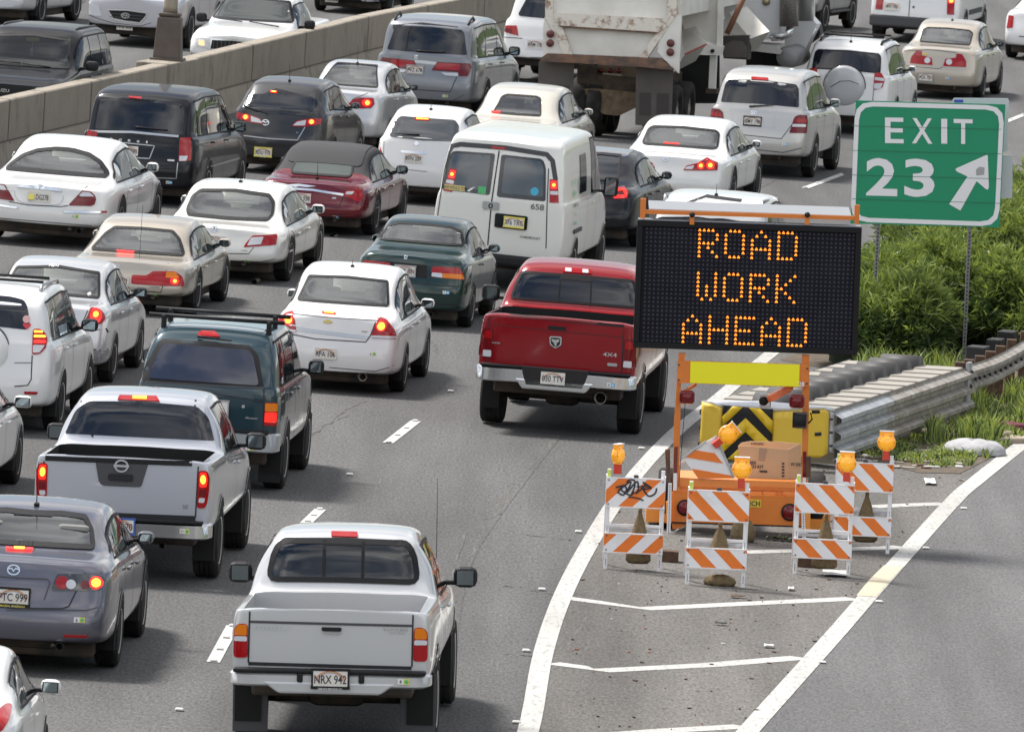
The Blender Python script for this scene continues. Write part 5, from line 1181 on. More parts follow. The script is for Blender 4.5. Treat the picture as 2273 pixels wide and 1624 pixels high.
def fiat():
    c = V('small_car', 'small white rounded hatchback with a chrome plate bar, left of the cargo van', 'hatch', W_, 822, 1046, 458, 235, 1.3, cat='small car', group=GQ,
          P=dict(L=3.6, W=1.63, ro=.62, wb=2.3, r=.30, H=1.49, rw=.70, plan=.80, top=[(0, 1.04), (.10, 1.12), (.30, 1.30), (.5, 1.40), (.8, 1.46), (1.4, 1.49), (1.9, 1.45), (2.4, 1.2), (2.7, 1.02), (3.1, .92), (3.45, .75), (3.6, .6)],
                 belt=[(0, .97), (.3, 1.0), (2.4, .92), (3.3, .72), (3.6, .55)], win=(.6, 2.5), pil=[1.1]))
    c.rear_window('B', [(402, 766), (600, 770), (795, 782), (815, 820), (802, 915), (780, 922), (560, 916), (365, 905), (368, 868)], frame=0, rnd=.04, m=mat('grey_tint_glass', (.05, .055, .06), .04, spec=1.0))
    c.high_light('B', [(558, 766), (656, 771), (656, 791), (560, 787)], False, [(570, 774), (648, 778), (648, 784), (570, 781)])
    c.plate('B', (552, 1032), 'RVN 207'); c.line('chrome_bar', 'B', [(468, 988), (635, 1000)], .04, M_CHROME); c.pan('maker_badge', 'B', circ(570, 937, 15), M_CHROME, rnd=.003); c.wiper('B', (590, 888), (430, 880))
    c.taillight('B', [(292, 962), (335, 958), (348, 1000), (345, 1045), (312, 1035), (290, 1000)], [(circ(320, 990, 12), M_LIT)], rnd=.02)
    c.antenna(0, .75, .22, -.05); c.line('bumper_trim', 'B', [(350, 1190), (500, 1212), (660, 1235)], .035, M_BLACK); c.line('tailgate_gap', 'B', [(360, 920), (350, 1060), (380, 1095), (640, 1120)], .008, M_GREY); c.mirrors(m=W_)

def beige_accord():
    c = V('sedan', 'beige sedan seen over the roof of the small white hatchback', 'sedan', BEIGE, 1010, 1252, 390, 187, 2.1, deck=272, group=GQ, clear=True, P=dict(L=4.8, W=1.78, ro=1.08, wb=2.72, r=.315))
    win(c, c.pp('B', [(920, 610), (1120, 615), (1335, 632), (1355, 645), (1350, 753), (1100, 740), (835, 722), (840, 700)]), M_CLEAR, .03, .02); c.carve()
    c.panel('high_brake_light', c.pp('B', [(1055, 725), (1118, 729), (1115, 740), (1058, 736)]), 'rear', M_LIT, off=.014)
    c.taillight('B', [(1120, 846), (1290, 850), (1390, 853), (1386, 892), (1120, 880)], [([(1290, 856), (1386, 860), (1382, 888), (1290, 884)], M_LIT), (circ(1335, 866, 14), M_HOT)], rnd=.01)
    hlogo(c, 'B', (1045, 797), .045); c.mirrors(m=BEIGE); c.plate('B', (1048, 872), 'PXX 241')

def charger():
    BK = paint('black_paint', (.005, .006, .010), 0, .35, .45)
    c = V('sedan', 'black sedan with glowing lamp edges, right of the cargo van', 'sedan', BK, 1130, 1428, 548, 323, 2.2, deck=412, group=GQ, P=dict(L=5.08, W=1.90, ro=1.1, wb=3.05, r=.36, H=1.48))
    win(c, c.pp('B', [(1655, 1010), (1780, 1005), (1915, 1018), (1890, 1185), (1600, 1160)]), M_TINT, .03, .02)
    sv = paint('grey_roof_sheen', (.20, .21, .22), .5, .25); c.panel('roof_skin', [(-.55, 1.55), (.55, 1.55), (.55, 2.85), (-.55, 2.85)], 'top', sv, off=.004, rnd=.1, step=.1)  # grey panel laid over the black roof as a painted sheen
    c.taillight('B', [(1838, 1228), (1930, 1215), (1952, 1250), (1948, 1296), (1860, 1302), (1820, 1272)], [([(1870, 1236), (1928, 1230), (1944, 1255), (1942, 1290), (1925, 1290), (1925, 1262), (1915, 1245), (1872, 1250)], M_LIT), ([(1850, 1272), (1930, 1272), (1928, 1292), (1858, 1296)], M_LIT)], m=M_DRED, rnd=.01)
    c.mirrors(m=M_BLACK)

def infiniti():
    c = V('sedan', 'white sedan with double ring brake lamps, in front of the silver suv', 'sedan', W3_, 1356, 1625, 470, 259, 2.2, deck=345, group=GQ, clear=True, P=dict(L=4.75, W=1.77, ro=1.03, wb=2.85, r=.34, H=1.45, planf=.76))
    win(c, c.pp('M', [(900, 922), (1130, 930), (1372, 960), (1392, 980), (1376, 1085), (1348, 1090), (1100, 1068), (835, 1045), (848, 1005)]), M_CLEAR, .03, .03); c.carve()
    c.panel('high_brake_light', c.pp('M', [(1035, 1048), (1150, 1056), (1150, 1066), (1035, 1058)]), 'rear', M_LIT, off=.014)
    c.taillight('C', [(50, 1110), (75, 1080), (140, 1066), (205, 1030), (276, 1064), (273, 1112), (150, 1114)], [(circ(165, 1082, 24), M_LIT), (circ(226, 1080, 28), M_LIT), (circ(165, 1082, 12), M_HOT), (circ(226, 1080, 14), M_HOT), ([(58, 1104), (80, 1086), (125, 1080), (110, 1106)], M_WLENS)], rnd=.01)
    ovals(c, 'M', (1048, 1170), .045); c.line('boot_lip', 'M', [(870, 1100), (1050, 1118), (1200, 1128)], .016, M_GREY); c.mirrors(m=W3_); c.plate('M', (1035, 1385), 'RSD 201'); c.line('boot_gap', 'M', [(1375, 1095), (1330, 1160)], .010)

def highlander():
    SG = paint('silver_beige_paint', (.50, .49, .47), .5, .33)
    c = V('suv', 'silver beige suv with a rear wiper and dark tailgate window, left of the exit sign', 'suv', SG, 1561, 1807, 394, 147, 1.8, cat='suv', group=GQ, P=dict(L=4.7, W=1.83, ro=1.0, wb=2.715, r=.365, H=1.71, zb=.36, gap=.07))
    c.rear_window('C', [(345, 512), (560, 522), (780, 552), (796, 582), (796, 702), (560, 680), (265, 655), (262, 636), (312, 530)], frame=0, rnd=.03)
    c.high_light('C', [(495, 503), (605, 511), (605, 529), (492, 521)]); c.wiper('C', (482, 697), (640, 688))
    c.taillight('C', [(775, 765), (802, 750), (855, 752), (859, 790), (853, 870), (741, 868)], [([(785, 775), (850, 775), (850, 800), (775, 800)], M_RED), ([(765, 810), (848, 812), (846, 830), (758, 828)], M_WLENS)], m=M_DRED, rnd=.02)
    c.ribbon('plate_recess', c.pp('C', [(362, 715), (650, 742), (640, 832), (372, 812)]), 'rear', .016, M_STEEL, closed=True); c.plate('C', (503, 790), 'GMY 198', M_GLOSSB); ovals(c, 'C', (510, 736), .05)
    c.line('tailgate_gap', 'C', [(440, 880), (690, 906), (770, 800)], .012); c.sticker('C', (713, 942), '2', 'b'); c.line('bumper_crease', 'C', [(510, 975), (700, 995), (850, 960)], .014, M_GREY); c.mirrors(m=SG, sz=(.21, .16))

def rav4b():
    c = V('suv', 'white suv with a grey spare wheel cover, behind the exit sign', 'suv', W_, 1765, 1986, 300, 82, 1.7, cat='suv', group=GQ, P=dict(L=4.6, W=1.84, ro=.98, wb=2.66, r=.365))
    c.rear_window('C', [(862, 318), (1060, 325), (1290, 352), (1302, 372), (1296, 476), (1060, 450), (832, 440), (838, 418)], frame=.02, rnd=.03)
    c.taillight('C', [(1298, 475), (1342, 478), (1366, 520), (1350, 572), (1290, 590)], [([(1300, 505), (1360, 512), (1362, 530), (1298, 525)], M_WLENS), ([(1296, 545), (1352, 545), (1335, 580), (1294, 582)], M_WLENS)], rnd=.015)
    x, z = c.pp('C', [(1085, 563)])[0]; sp = MB(); R_ = .41; y = -.10; SG = paint('cover_silver_paint', (.50, .51, .52), .2, .4)
    sp.lathe([(y + .0, .0001), (y, R_ * .5), (y + .012, R_ * .84), (y + .035, R_ * .95), (y + .09, R_)], SG, 'y', (0, 0, z), 40, close=False); o = sp.build('spare_wheel_cover', c.root)
    sp = MB(); sp.lathe([(y + .08, R_), (y + .085, R_ + .012), (y + .24, R_ + .012), (y + .25, R_ * .9)], M_BLACK, 'y', (0, 0, z), 40, close=False); sp.build('cover_rim', o)
    cr = MB(); cr.tube([(-.26, y - .004, z - .03), (-.08, y - .006, z + .10), (.12, y - .006, z + .12), (.30, y + .012, z + .06)], .007, M_GREY, 6); cr.build('cover_crease', o)
    c.rails(.5, 2.3, .60, M_BLACK, h=.07, cross=(.9, 1.9)); c.mirrors(m=W_); c.antenna(0, .5, .3, -.1); c.line('tailgate_gap', 'C', [(1292, 590), (1286, 660)])

def malibu():
    c = V('sedan', 'gold sedan with a small roof antenna and paired red lamps, above the exit sign', 'sedan', GOLD, 1987, 2182, 222, 43, 2.2, deck=108, group=GQ, clear=True, P=dict(L=4.87, W=1.79, ro=1.05, wb=2.85, r=.335, H=1.45))
    win(c, c.pp('C', [(1520, 170), (1700, 178), (1890, 200), (1908, 218), (1884, 302), (1660, 290), (1440, 276), (1460, 240)]), M_CLEAR, .025, .02); c.carve()
    c.taillight('C', [(1832, 350), (1870, 355), (1896, 400), (1896, 440), (1745, 432), (1760, 386), (1828, 378)], [(circ(1785, 406, 20), M_WLENS)], rnd=.015)
    bowtie(c, 'C', (1628, 355), .07); c.plate('C', (1632, 505), 'PGR 707', M_STEEL); c.sticker('C', (1775, 512), '10', 'b'); c.antenna(0, 1.9, .07, -.4); c.mirrors(m=M_BLACK)
    c.line('boot_gap', 'C', [(1470, 318), (1660, 325), (1830, 345)], .010); c.line('boot_gap', 'C', [(1745, 436), (1720, 450), (1500, 430)], .010)

def explorer():
    c = V('suv', 'white suv with roof rails, mostly hidden by the lit message board', 'suv', W_, 1377, 1725, 712, 424, 1.8, k=.92, cat='suv', group=GQ, P=dict(L=5.0, W=2.0, ro=1.1, wb=2.86, r=.39, H=1.80,
          top=[(0, 1.60), (.08, 1.66), (.3, 1.72), (.9, 1.78), (1.9, 1.80), (2.7, 1.75), (3.0, 1.58), (3.5, 1.26), (3.9, 1.18), (4.7, 1.06), (5.0, .9)]))
    c.rear_window('D', [(1440, 478), (1600, 486), (1690, 500), (1700, 580), (1430, 560)], frame=.02)
    c.taillight('E', [(1955, 30), (2015, 24), (2015, 185), (1965, 182)], [([(1975, 80), (2010, 85), (2010, 150), (1975, 150)], M_WLENS)], rnd=.02)
    c.line('tailgate_spoiler', 'C', [(-70, 1265), (200, 1280), (430, 1310)], .03, M_BLACK); c.rails(.5, 2.9, .72, M_STEEL, h=.09); c.antenna(0, .9, .18, -.1); c.mirrors(m=M_BLACK)

def landcruiser():
    c = V('suv', 'white suv at the top of the picture, left of the dump truck', 'suv', W_, 1105, 1345, 190, None, 1.8, cat='suv', group=GQ, P=dict(L=5.0, W=1.96, ro=1.15, wb=2.85, r=.40, zb=.45, H=1.88, gap=.07,
          top=[(0, 1.70), (.08, 1.78), (.3, 1.84), (.9, 1.87), (1.9, 1.88), (2.7, 1.83), (3.0, 1.66), (3.5, 1.32), (3.9, 1.24), (4.7, 1.12), (5.0, .95)], belt=[(0, 1.22), (3.4, 1.18), (4.6, 1.0), (5.0, .85)]))
    c.rear_window('B', [(1240, -110), (1400, -105), (1640, -75), (1650, 135), (1420, 125), (1172, 95), (1178, 60)], frame=0)
    c.taillight('B', [(1100, 150), (1225, 168), (1236, 236), (1095, 200)], [([(1110, 175), (1190, 190), (1192, 215), (1105, 195)], M_DRED)], rnd=.02)
    c.pan('plate_recess', 'B', [(1260, 250), (1470, 265), (1470, 335), (1275, 322)], SILV2, rnd=.01); c.plate('B', (1345, 290), 'KAM 118'); c.line('tailgate_gap', 'B', [(1115, 238), (1400, 262)], .014); c.line('bumper_gap', 'B', [(1180, 372), (1400, 378)], .016)

def transit():
    c = V('cargo_van', 'small white cargo van at the top right, behind the gold sedan', 'van', W_, 1926, 2140, 100, None, 1.5, cat='van', group=GQ, P=dict(L=4.6, W=1.80, ro=.88, wb=2.91, r=.33, H=2.0, zb=.38, rw=.9, plan=.95, sq=1, crown=.03, win=(2.4, 3.4), pil=[2.9],
          top=[(0, 1.90), (.06, 1.95), (.3, 1.98), (2.6, 2.0), (2.9, 1.85), (3.4, 1.4), (3.8, 1.15), (4.3, 1.0), (4.6, .8)], belt=[(0, 1.1), (3.5, 1.05), (4.6, .7)]))
    c.taillight('C', [(1775, -50), (1822, -50), (1817, 98), (1770, 95)], [([(1779, -20), (1818, -20), (1817, 25), (1777, 25)], M_LIT), (circ(1798, 6, 14), M_HOT)], rnd=.01)
    c.line('door_gap', 'C', [(1532, -60), (1525, 145)], .014); c.plate('C', (1412, 45), '897 TRJ', off=.02); c.ring('lock', 'C', (1553, 48), .015, .015, .016, M_INK)
    z = c.P['zb']; b = MB(); b.box((0, -.03, z + .03), (1.76, .14, .22), M_GREY, bev=.04); b.build('bumper', c.root)
    c.ribbon('side_moulding', [(1.3, .62), (3.3, .62)], 'right', .10, M_GREY)

def white_edge_car():
    c = V('sedan', 'white sedan cut by the right edge of the picture, top right', 'sedan', W_, 2221, 2425, 140, None, 2, group=GQ, P=dict(L=4.7, W=1.78))
    win(c, pph(c, 'D', [(2315, 2), (2370, 6), (2385, 40), (2315, 36)]), M_TINT, .02)
    c.taillight('C', [(2140, 118), (2175, 100), (2207, 106), (2200, 182), (2133, 180)], rnd=.02); c.line('bumper_trim', 'C', [(2240, 238), (2400, 250)], .02, M_GREY)

def grey_suv():
    c = V('suv', 'dark silver suv whose wheels show at the top, right of the dump truck cab', 'suv', paint('grey_silver_paint', (.25, .26, .27), .6, .3), 1640, 1831, 71, None, 2, cat='suv', group=GQ, th=15, P=dict(L=4.8, W=1.88, ro=1.05, wb=2.8, r=.39, zb=.45))
    b = MB(); b.box((.90, 2.45, .46), (.16, 1.9, .06), M_GREY, bev=.02); b.build('running_board', c.root)

def white_coupe():
    c = V('coupe_car', 'white coupe cut by the bottom left corner of the picture', 'coupe', W3_, -395, 48, 1822, 1418, 2.2, group=GQ, cat='coupe', P=dict(L=4.5, W=1.82, ro=1.0, wb=2.62, r=.33, H=1.36, planf=.76,
          top=[(0, .92), (.12, .97), (.5, 1.0), (.7, 1.03), (1.3, 1.24), (1.7, 1.33), (2.1, 1.36), (2.6, 1.31), (3.0, 1.12), (3.35, .95), (3.8, .88), (4.3, .74), (4.5, .6)], win=(1.25, 3.2), pil=[1.95]))
    c.taillight('G', [(-60, 1520), (40, 1440), (78, 1445), (60, 1540), (10, 1620), (-60, 1650)], rnd=.03); c.mirrors(m=W3_, sz=(.22, .15), out=.10, y=2.85)
    win(c, pph(c, 'D', [(-200, 1440), (-60, 1445), (-30, 1480), (-20, 1540), (-200, 1530)]), M_CLEAR if False else M_TINT, .03)

def edge_sedan():
    c = V('sedan', 'white sedan at the left edge showing only its front door and mirror', 'sedan', W_, -400, -25, 1120, None, 2, group=GQ, P=dict(L=4.8, W=1.82, ro=1.05, wb=2.75, r=.33))
    c.mirrors(m=W_, sz=(.24, .15), out=.10)

# ---- vehicles coming the other way
def kia():
    SK = paint('silver_lilac_paint', (.50, .50, .54), .5, .33)
    c = V('suv', 'silver suv facing the camera with an oval grille badge, left of the lamp post', 'suv', SK, 184, 422, 108, None, 2, cat='suv', on=True, group=GO, P=dict(L=4.57, W=1.87, ro=.95, wb=2.71, r=.37, planf=.9,
          top=[(0, 1.52), (.08, 1.58), (.30, 1.66), (.8, 1.72), (1.9, 1.73), (2.6, 1.68), (3.0, 1.45), (3.4, 1.2), (3.75, 1.14), (4.3, 1.02), (4.57, .90)], belt=[(0, 1.08), (3.4, 1.1), (4.3, .96), (4.57, .84)]), th=8.5)
    c.planehit = True
    o = c.pan('grille', 'A', [(708, 64), (830, 66), (958, 84), (960, 104), (918, 150), (830, 140), (742, 122)], M_BLACK, ax='front', off=.014)
    c.ribbon('grille_surround', c.pp('A', [(708, 64), (830, 66), (958, 84), (960, 104), (918, 150), (830, 140), (742, 122)]), 'front', .022, M_CHROME, off=.02, closed=True, parent=o)
    for dy in (88, 108): c.ribbon('grille_bar', c.pp('A', [(722, dy), (940, dy + 18)]), 'front', .012, M_GREY, off=.02, parent=o)
    c.ring('maker_badge', 'A', (824, 102), .075, .045, .012, M_CHROME, 'front', off=.026); c.text('badge_letters', 'A', (824, 102), 'KIA', .04, M_CHROME, 1.1, 'front', off=.028)
    hl = [(558, 40), (600, 28), (645, 38), (668, 106), (620, 104), (556, 92)]; q = c.pp('A', hl)
    for sg in (1, -1): c.panel('headlight', [(sg * x, z) for x, z in q], 'front', M_WLENS, off=.012, rnd=.03)
    c.plate('A', (810, 228), 'NNP 630', ax='front', rainbow=True); c.pan('air_intake', 'A', [(640, 168), (1005, 200), (1000, 214), (645, 186)], M_BLACK, ax='front')
    c.pan('lower_intake', 'A', [(680, 262), (930, 285), (1060, 300), (1060, 322), (690, 292)], M_BLACK, ax='front'); c.ring('fog_light', 'A', (1048, 238), .06, .06, .02, M_WLENS, 'front')
    c.line('bonnet_gap', 'A', [(556, 100), (650, 125), (740, 150), (920, 170), (990, 150)], .012, M_GREY, ax='front')

def isuzu():
    BK = paint('black_suv_paint', (.006, .006, .008), 0, .35, .45)
    c = V('suv', 'black suv facing the camera with a charm hanging behind its windscreen', 'suv', BK, -115, 150, 325, 57, 2.0, cat='suv', on=True, group=GO, th=9.0, clear=True, interior=M_INTD, P=dict(L=4.65, W=1.79, ro=1.1, wb=2.70, r=.37, H=1.75, sq=1, plan=.93, planf=.9, rw=.78,
          top=[(0, 1.58), (.08, 1.66), (.3, 1.72), (.8, 1.75), (2.3, 1.75), (2.65, 1.68), (3.1, 1.30), (3.3, 1.16), (3.7, 1.12), (4.4, 1.05), (4.65, .95)], belt=[(0, 1.12), (3.2, 1.10), (4.4, 1.0), (4.65, .9)], win=(.5, 2.95), pil=[1.2, 2.05]))
    poly = sym([(-x, z) for x, z in c.pp('A', [(-90, 215), (200, 228), (445, 266), (432, 467), (150, 430), (-130, 390)])]); zw = max(interp(c.P['top'], y_) for y_ in (3.45, 3.75, 4.0)) + .03; poly = [(x, max(z, zw)) for x, z in poly]
    c.cutpoly = roundpoly([(x * .98, z) for x, z in poly], .03); c.rwpoly = poly
    c.panel('windscreen', poly, 'front', glassmat('grey_clear_glass', (.42, .47, .46), 1.7), off=.006, rnd=.03); c.ribbon('window_seal', roundpoly(poly, .03), 'front', .03, M_SEAL, off=.011, closed=True)
    zs = [z for x, z in c.cutpoly]; zlo, zhi = min(zs), max(zs); c.cut([(c.cutpoly, .3, 4.9)], M_INTD)
    for x in (-.4, .4):
        b = MB(); b.box((x, 2.2, zlo + .1), (.5, .12, .4), M_GREY, bev=.05); b.box((x, 2.2, zlo + .34), (.26, .09, .16), M_GREY, bev=.03); b.build('front_seat', c.root)
    person(c.M, -.40, 2.25, zhi - .03, 'driver behind the windscreen of the black suv facing the camera', (.12, .12, .14))
    b = MB(); b.box((0, 2.75, zhi - .07), (.22, .03, .06), M_STY, bev=.01); b.tube([(0, 2.75, zhi - .08), (0, 2.76, zhi - .2)], .006, M_STW, 5); b.lathe([(-.10, .001), (-.05, .035), (.05, .03), (.09, .001)], mat('charm_glass', (.4, .5, .5), .2), 'z', (0, 2.76, zhi - .27), 10); b.build('hanging_charm', c.root)
    b = MB(); b.tube([(-.40 + .17 * math.cos(a), 2.72, zlo + .05 + .17 * math.sin(a)) for a in [i * math.pi / 8 for i in range(17)]], .014, M_BLACK, 6); b.build('steering_wheel', c.root)
    c.planehit = True
    o = c.pan('grille', 'A', [(-190, 560), (40, 545), (230, 568), (222, 640), (-190, 640)], M_BLACK, ax='front'); c.text('maker_letters', 'A', (20, 588), 'ISUZU', .05, M_CHROME, 1.3, 'front', off=.02)
    c.line('bonnet_gap', 'A', [(215, 520), (330, 560), (420, 545)], .012, ax='front'); c.mirrors(sz=(.24, .17), m=M_BLACK, out=.10, y=2.75)
    q = c.pp('A', [(235, 575), (330, 570), (330, 640), (235, 640)])
    for sg in (1, -1): c.panel('headlight', [(sg * x, z) for x, z in q], 'front', M_WLENS, off=.012, rnd=.02)
    c.planehit = False
    c.blade('A', (0, 410), (140, 425)); c.blade('A', (150, 425), (330, 452)); c.rails(.6, 2.2, .6, M_GREY, h=.02)

def white_pickup():
    c = V('pickup_truck', 'white pickup facing the camera with a black slatted grille, above the wall', 'pickup', W_, 425, 640, 200, -14, 2.3, k=1.0, cat='pickup truck', on=True, group=GO, th=8.5, clear=True, interior=M_INTD, P=dict(L=5.2, W=1.76, r=.37, zb=.5, planf=.9, ro=1.2, wb=3.1, plan=.96, win=(2.02, 3.35), pil=[2.5], top=[(0, 1.12), (1.55, 1.12), (1.62, 1.13), (1.70, 1.30), (1.80, 1.58), (1.95, 1.64), (2.4, 1.66), (3.0, 1.63), (3.3, 1.45), (3.65, 1.20), (4.1, 1.17), (4.9, 1.12), (5.1, 1.06), (5.2, .98)]))
    poly = sym([(-x, z) for x, z in c.pp('A', [(1470, -12), (1660, -10), (1905, 15), (1896, 194), (1650, 160), (1412, 128)])]); zw = max(interp(c.P['top'], y_) for y_ in (3.75, 4.0)) + .02; poly = [(x, max(z, zw)) for x, z in poly]
    c.panel('windscreen', poly, 'front', mat('dim_windscreen', (.035, .042, .042), .04, spec=.8), off=.006, rnd=.03); c.ribbon('window_seal', roundpoly(poly, .03), 'front', .03, M_SEAL, off=.011, closed=True)
    c.bed(.07, 1.5)
    c.planehit = True
    o = c.pan('grille', 'A', [(1388, 258), (1520, 262), (1640, 276), (1620, 322), (1375, 318)], M_BLACK, ax='front', off=.012)
    for i in range(9):
        x = 1400 + i * 26; c.ribbon('grille_slat', c.pp('A', [(x, 262 + i * 1.5), (x - 3, 318)]), 'front', .018, M_GREY, off=.022, parent=o)
    c.ribbon('grille_surround', c.pp('A', [(1372, 320), (1386, 256), (1520, 260), (1644, 274)]), 'front', .03, M_CHROME, off=.02, parent=o)
    q = c.pp('A', [(1272, 248), (1350, 250), (1372, 300), (1368, 318), (1278, 300)])
    for sg in (1, -1): c.panel('headlight', [(sg * x, z) for x, z in q], 'front', M_WLENS, off=.012, rnd=.02)
    q = c.pp('A', [(1298, 262), (1335, 264), (1340, 300), (1300, 296)])
    for sg in (1, -1): c.panel('headlamp_bulb', [(sg * x, z) for x, z in q], 'front', mat('warm_lamp', (.8, .6, .3), .2, emit=(1, .72, .35), es=.5), off=.018, rnd=.02)
    c.planehit = False
    c.mirrors(sz=(.22, .18), m=M_BLACK, out=.11, y=3.1); c.blade('A', (1420, 130), (1580, 152)); c.blade('A', (1630, 152), (1820, 186))

def silver_edge():
    c = V('sedan', 'silver sedan facing the camera in the top left corner, its front wheel showing', 'sedan', SILV2, -150, 92, 57, None, 2, on=True, group=GO, k=1.0, th=12, P=dict(L=4.8, W=1.8, r=.33, spokes=10))
    q = c.pp('A', [(-20, 5), (60, -10), (150, -12), (150, 25), (80, 48), (-20, 45)]); c.panel('headlight', q, 'front', M_WLENS, off=.012, rnd=.02); c.ribbon('side_moulding', [(1.2, .62), (3.2, .62)], 'left', .03, M_CHROME)
    c.pan('lower_intake', 'A', [(-100, 130), (118, 128), (118, 158), (-100, 160)], M_BLACK, ax='front')

def black_top():
    BK = paint('black_paint', (.005, .006, .010), 0, .35, .45)
    c = V('sedan', 'black sedan facing the camera at the top, beyond the wall', 'sedan', BK, 700, 868, 34, None, 2, on=True, group=GO, k=.9, th=9, P=dict(L=4.7, W=1.78))
    c.plate('B', (10, 74), 'PKW 318', ax='front'); c.ribbon('grille_surround', c.pp('B', [(-60, 45), (60, 50), (150, 60), (120, 110), (-20, 105)]), 'front', .02, M_STEEL, closed=True)
    q = c.pp('B', [(200, -10), (330, 8), (335, 30), (230, 22)]); [c.panel('headlight', [(sg * x, z) for x, z in q], 'front', M_WLENS, off=.012, rnd=.02) for sg in (1, -1)]

ALLCARS = [tacoma, frontier, mazda6, fourrunner, impala, ram, rav4a, taurus, accord_gold, jaguar, camry, convertible, civic, cargo_van, caravan, mazda3, corolla, odyssey, fiat, beige_accord, charger,
           infiniti, highlander, rav4b, malibu, explorer, landcruiser, transit, white_edge_car, grey_suv, white_coupe, edge_sedan, kia, isuzu, white_pickup, silver_edge, black_top]
# ------------------------------------------------------------------ road and ground
def asphalt(name, c0, c1, stain=.75, grain=1.0, crack=.0):
    m = mat(name, c0, .88); t = m.node_tree; b = t.nodes['Principled BSDF']; n_ = t.nodes.new; l = t.links.new
    b.inputs['Specular IOR Level'].default_value = .35
    c = n_('ShaderNodeTexCoord'); mp = n_('ShaderNodeMapping'); mp.inputs['Scale'].default_value = (1, .22, 1); l(c.outputs['Object'], mp.inputs[0])
    g = n_('ShaderNodeTexNoise'); g.inputs['Scale'].default_value = 34; g.inputs['Detail'].default_value = 3; g.inputs['Roughness'].default_value = .8; l(mp.outputs[0], g.inputs['Vector'])
    r = n_('ShaderNodeValToRGB'); r.color_ramp.elements[0].position = .30; r.color_ramp.elements[1].position = .70
    r.color_ramp.elements[0].color = (*c0, 1); r.color_ramp.elements[1].color = (*c1, 1); l(g.outputs['Fac'], r.inputs[0])
    p = n_('ShaderNodeTexNoise'); p.inputs['Scale'].default_value = .7; p.inputs['Detail'].default_value = 6; p.inputs['Roughness'].default_value = .6
    mp2 = n_('ShaderNodeMapping'); mp2.inputs['Scale'].default_value = (1, .12, 1); mp2.inputs['Rotation'].default_value = (0, 0, R(6)); l(c.outputs['Object'], mp2.inputs[0]); l(mp2.outputs[0], p.inputs['Vector'])
    r2 = n_('ShaderNodeMapRange'); r2.inputs['From Min'].default_value = .3; r2.inputs['From Max'].default_value = .7; r2.inputs['To Min'].default_value = stain; r2.inputs['To Max'].default_value = 1.12; l(p.outputs['Fac'], r2.inputs[0])
    x = n_('ShaderNodeMix'); x.data_type = 'RGBA'; x.blend_type = 'MULTIPLY'; x.inputs['Factor'].default_value = 1
    l(r.outputs[0], x.inputs['A']); l(r2.outputs[0], x.inputs['B'])
    # wheel tracks and oil bands along the lanes
    mp3 = n_('ShaderNodeMapping'); mp3.inputs['Rotation'].default_value = (0, 0, R(5)); mp3.inputs['Scale'].default_value = (1, .015, 1); l(c.outputs['Object'], mp3.inputs[0])
    tr = n_('ShaderNodeTexNoise'); tr.inputs['Scale'].default_value = 1.1; tr.inputs['Detail'].default_value = 3; l(mp3.outputs[0], tr.inputs['Vector'])
    tq = n_('ShaderNodeMapRange'); tq.inputs['From Min'].default_value = .35; tq.inputs['From Max'].default_value = .62; tq.inputs['To Min'].default_value = .80; tq.inputs['To Max'].default_value = 1.08; l(tr.outputs['Fac'], tq.inputs[0])
    x2 = n_('ShaderNodeMix'); x2.data_type = 'RGBA'; x2.blend_type = 'MULTIPLY'; x2.inputs['Factor'].default_value = 1; l(x.outputs['Result'], x2.inputs['A']); l(tq.outputs[0], x2.inputs['B']); x = x2
    # dark specks and pits
    v = n_('ShaderNodeTexNoise'); v.inputs['Scale'].default_value = 15; v.inputs['Detail'].default_value = 2; l(mp.outputs[0], v.inputs['Vector'])
    vr = n_('ShaderNodeMapRange'); vr.inputs['From Min'].default_value = .66; vr.inputs['From Max'].default_value = .72; vr.inputs['To Min'].default_value = 0; vr.inputs['To Max'].default_value = .35 * grain; l(v.outputs['Fac'], vr.inputs[0])
    y = n_('ShaderNodeMix'); y.data_type = 'RGBA'; l(vr.outputs[0], y.inputs['Factor']); l(x.outputs['Result'], y.inputs['A']); y.inputs['B'].default_value = (.03, .028, .027, 1)
    l(y.outputs['Result'], b.inputs['Base Color'])
    bp = n_('ShaderNodeBump'); bp.inputs['Strength'].default_value = .35; bp.inputs['Distance'].default_value = .006; l(g.outputs['Fac'], bp.inputs['Height']); l(bp.outputs[0], b.inputs['Normal'])
    return m
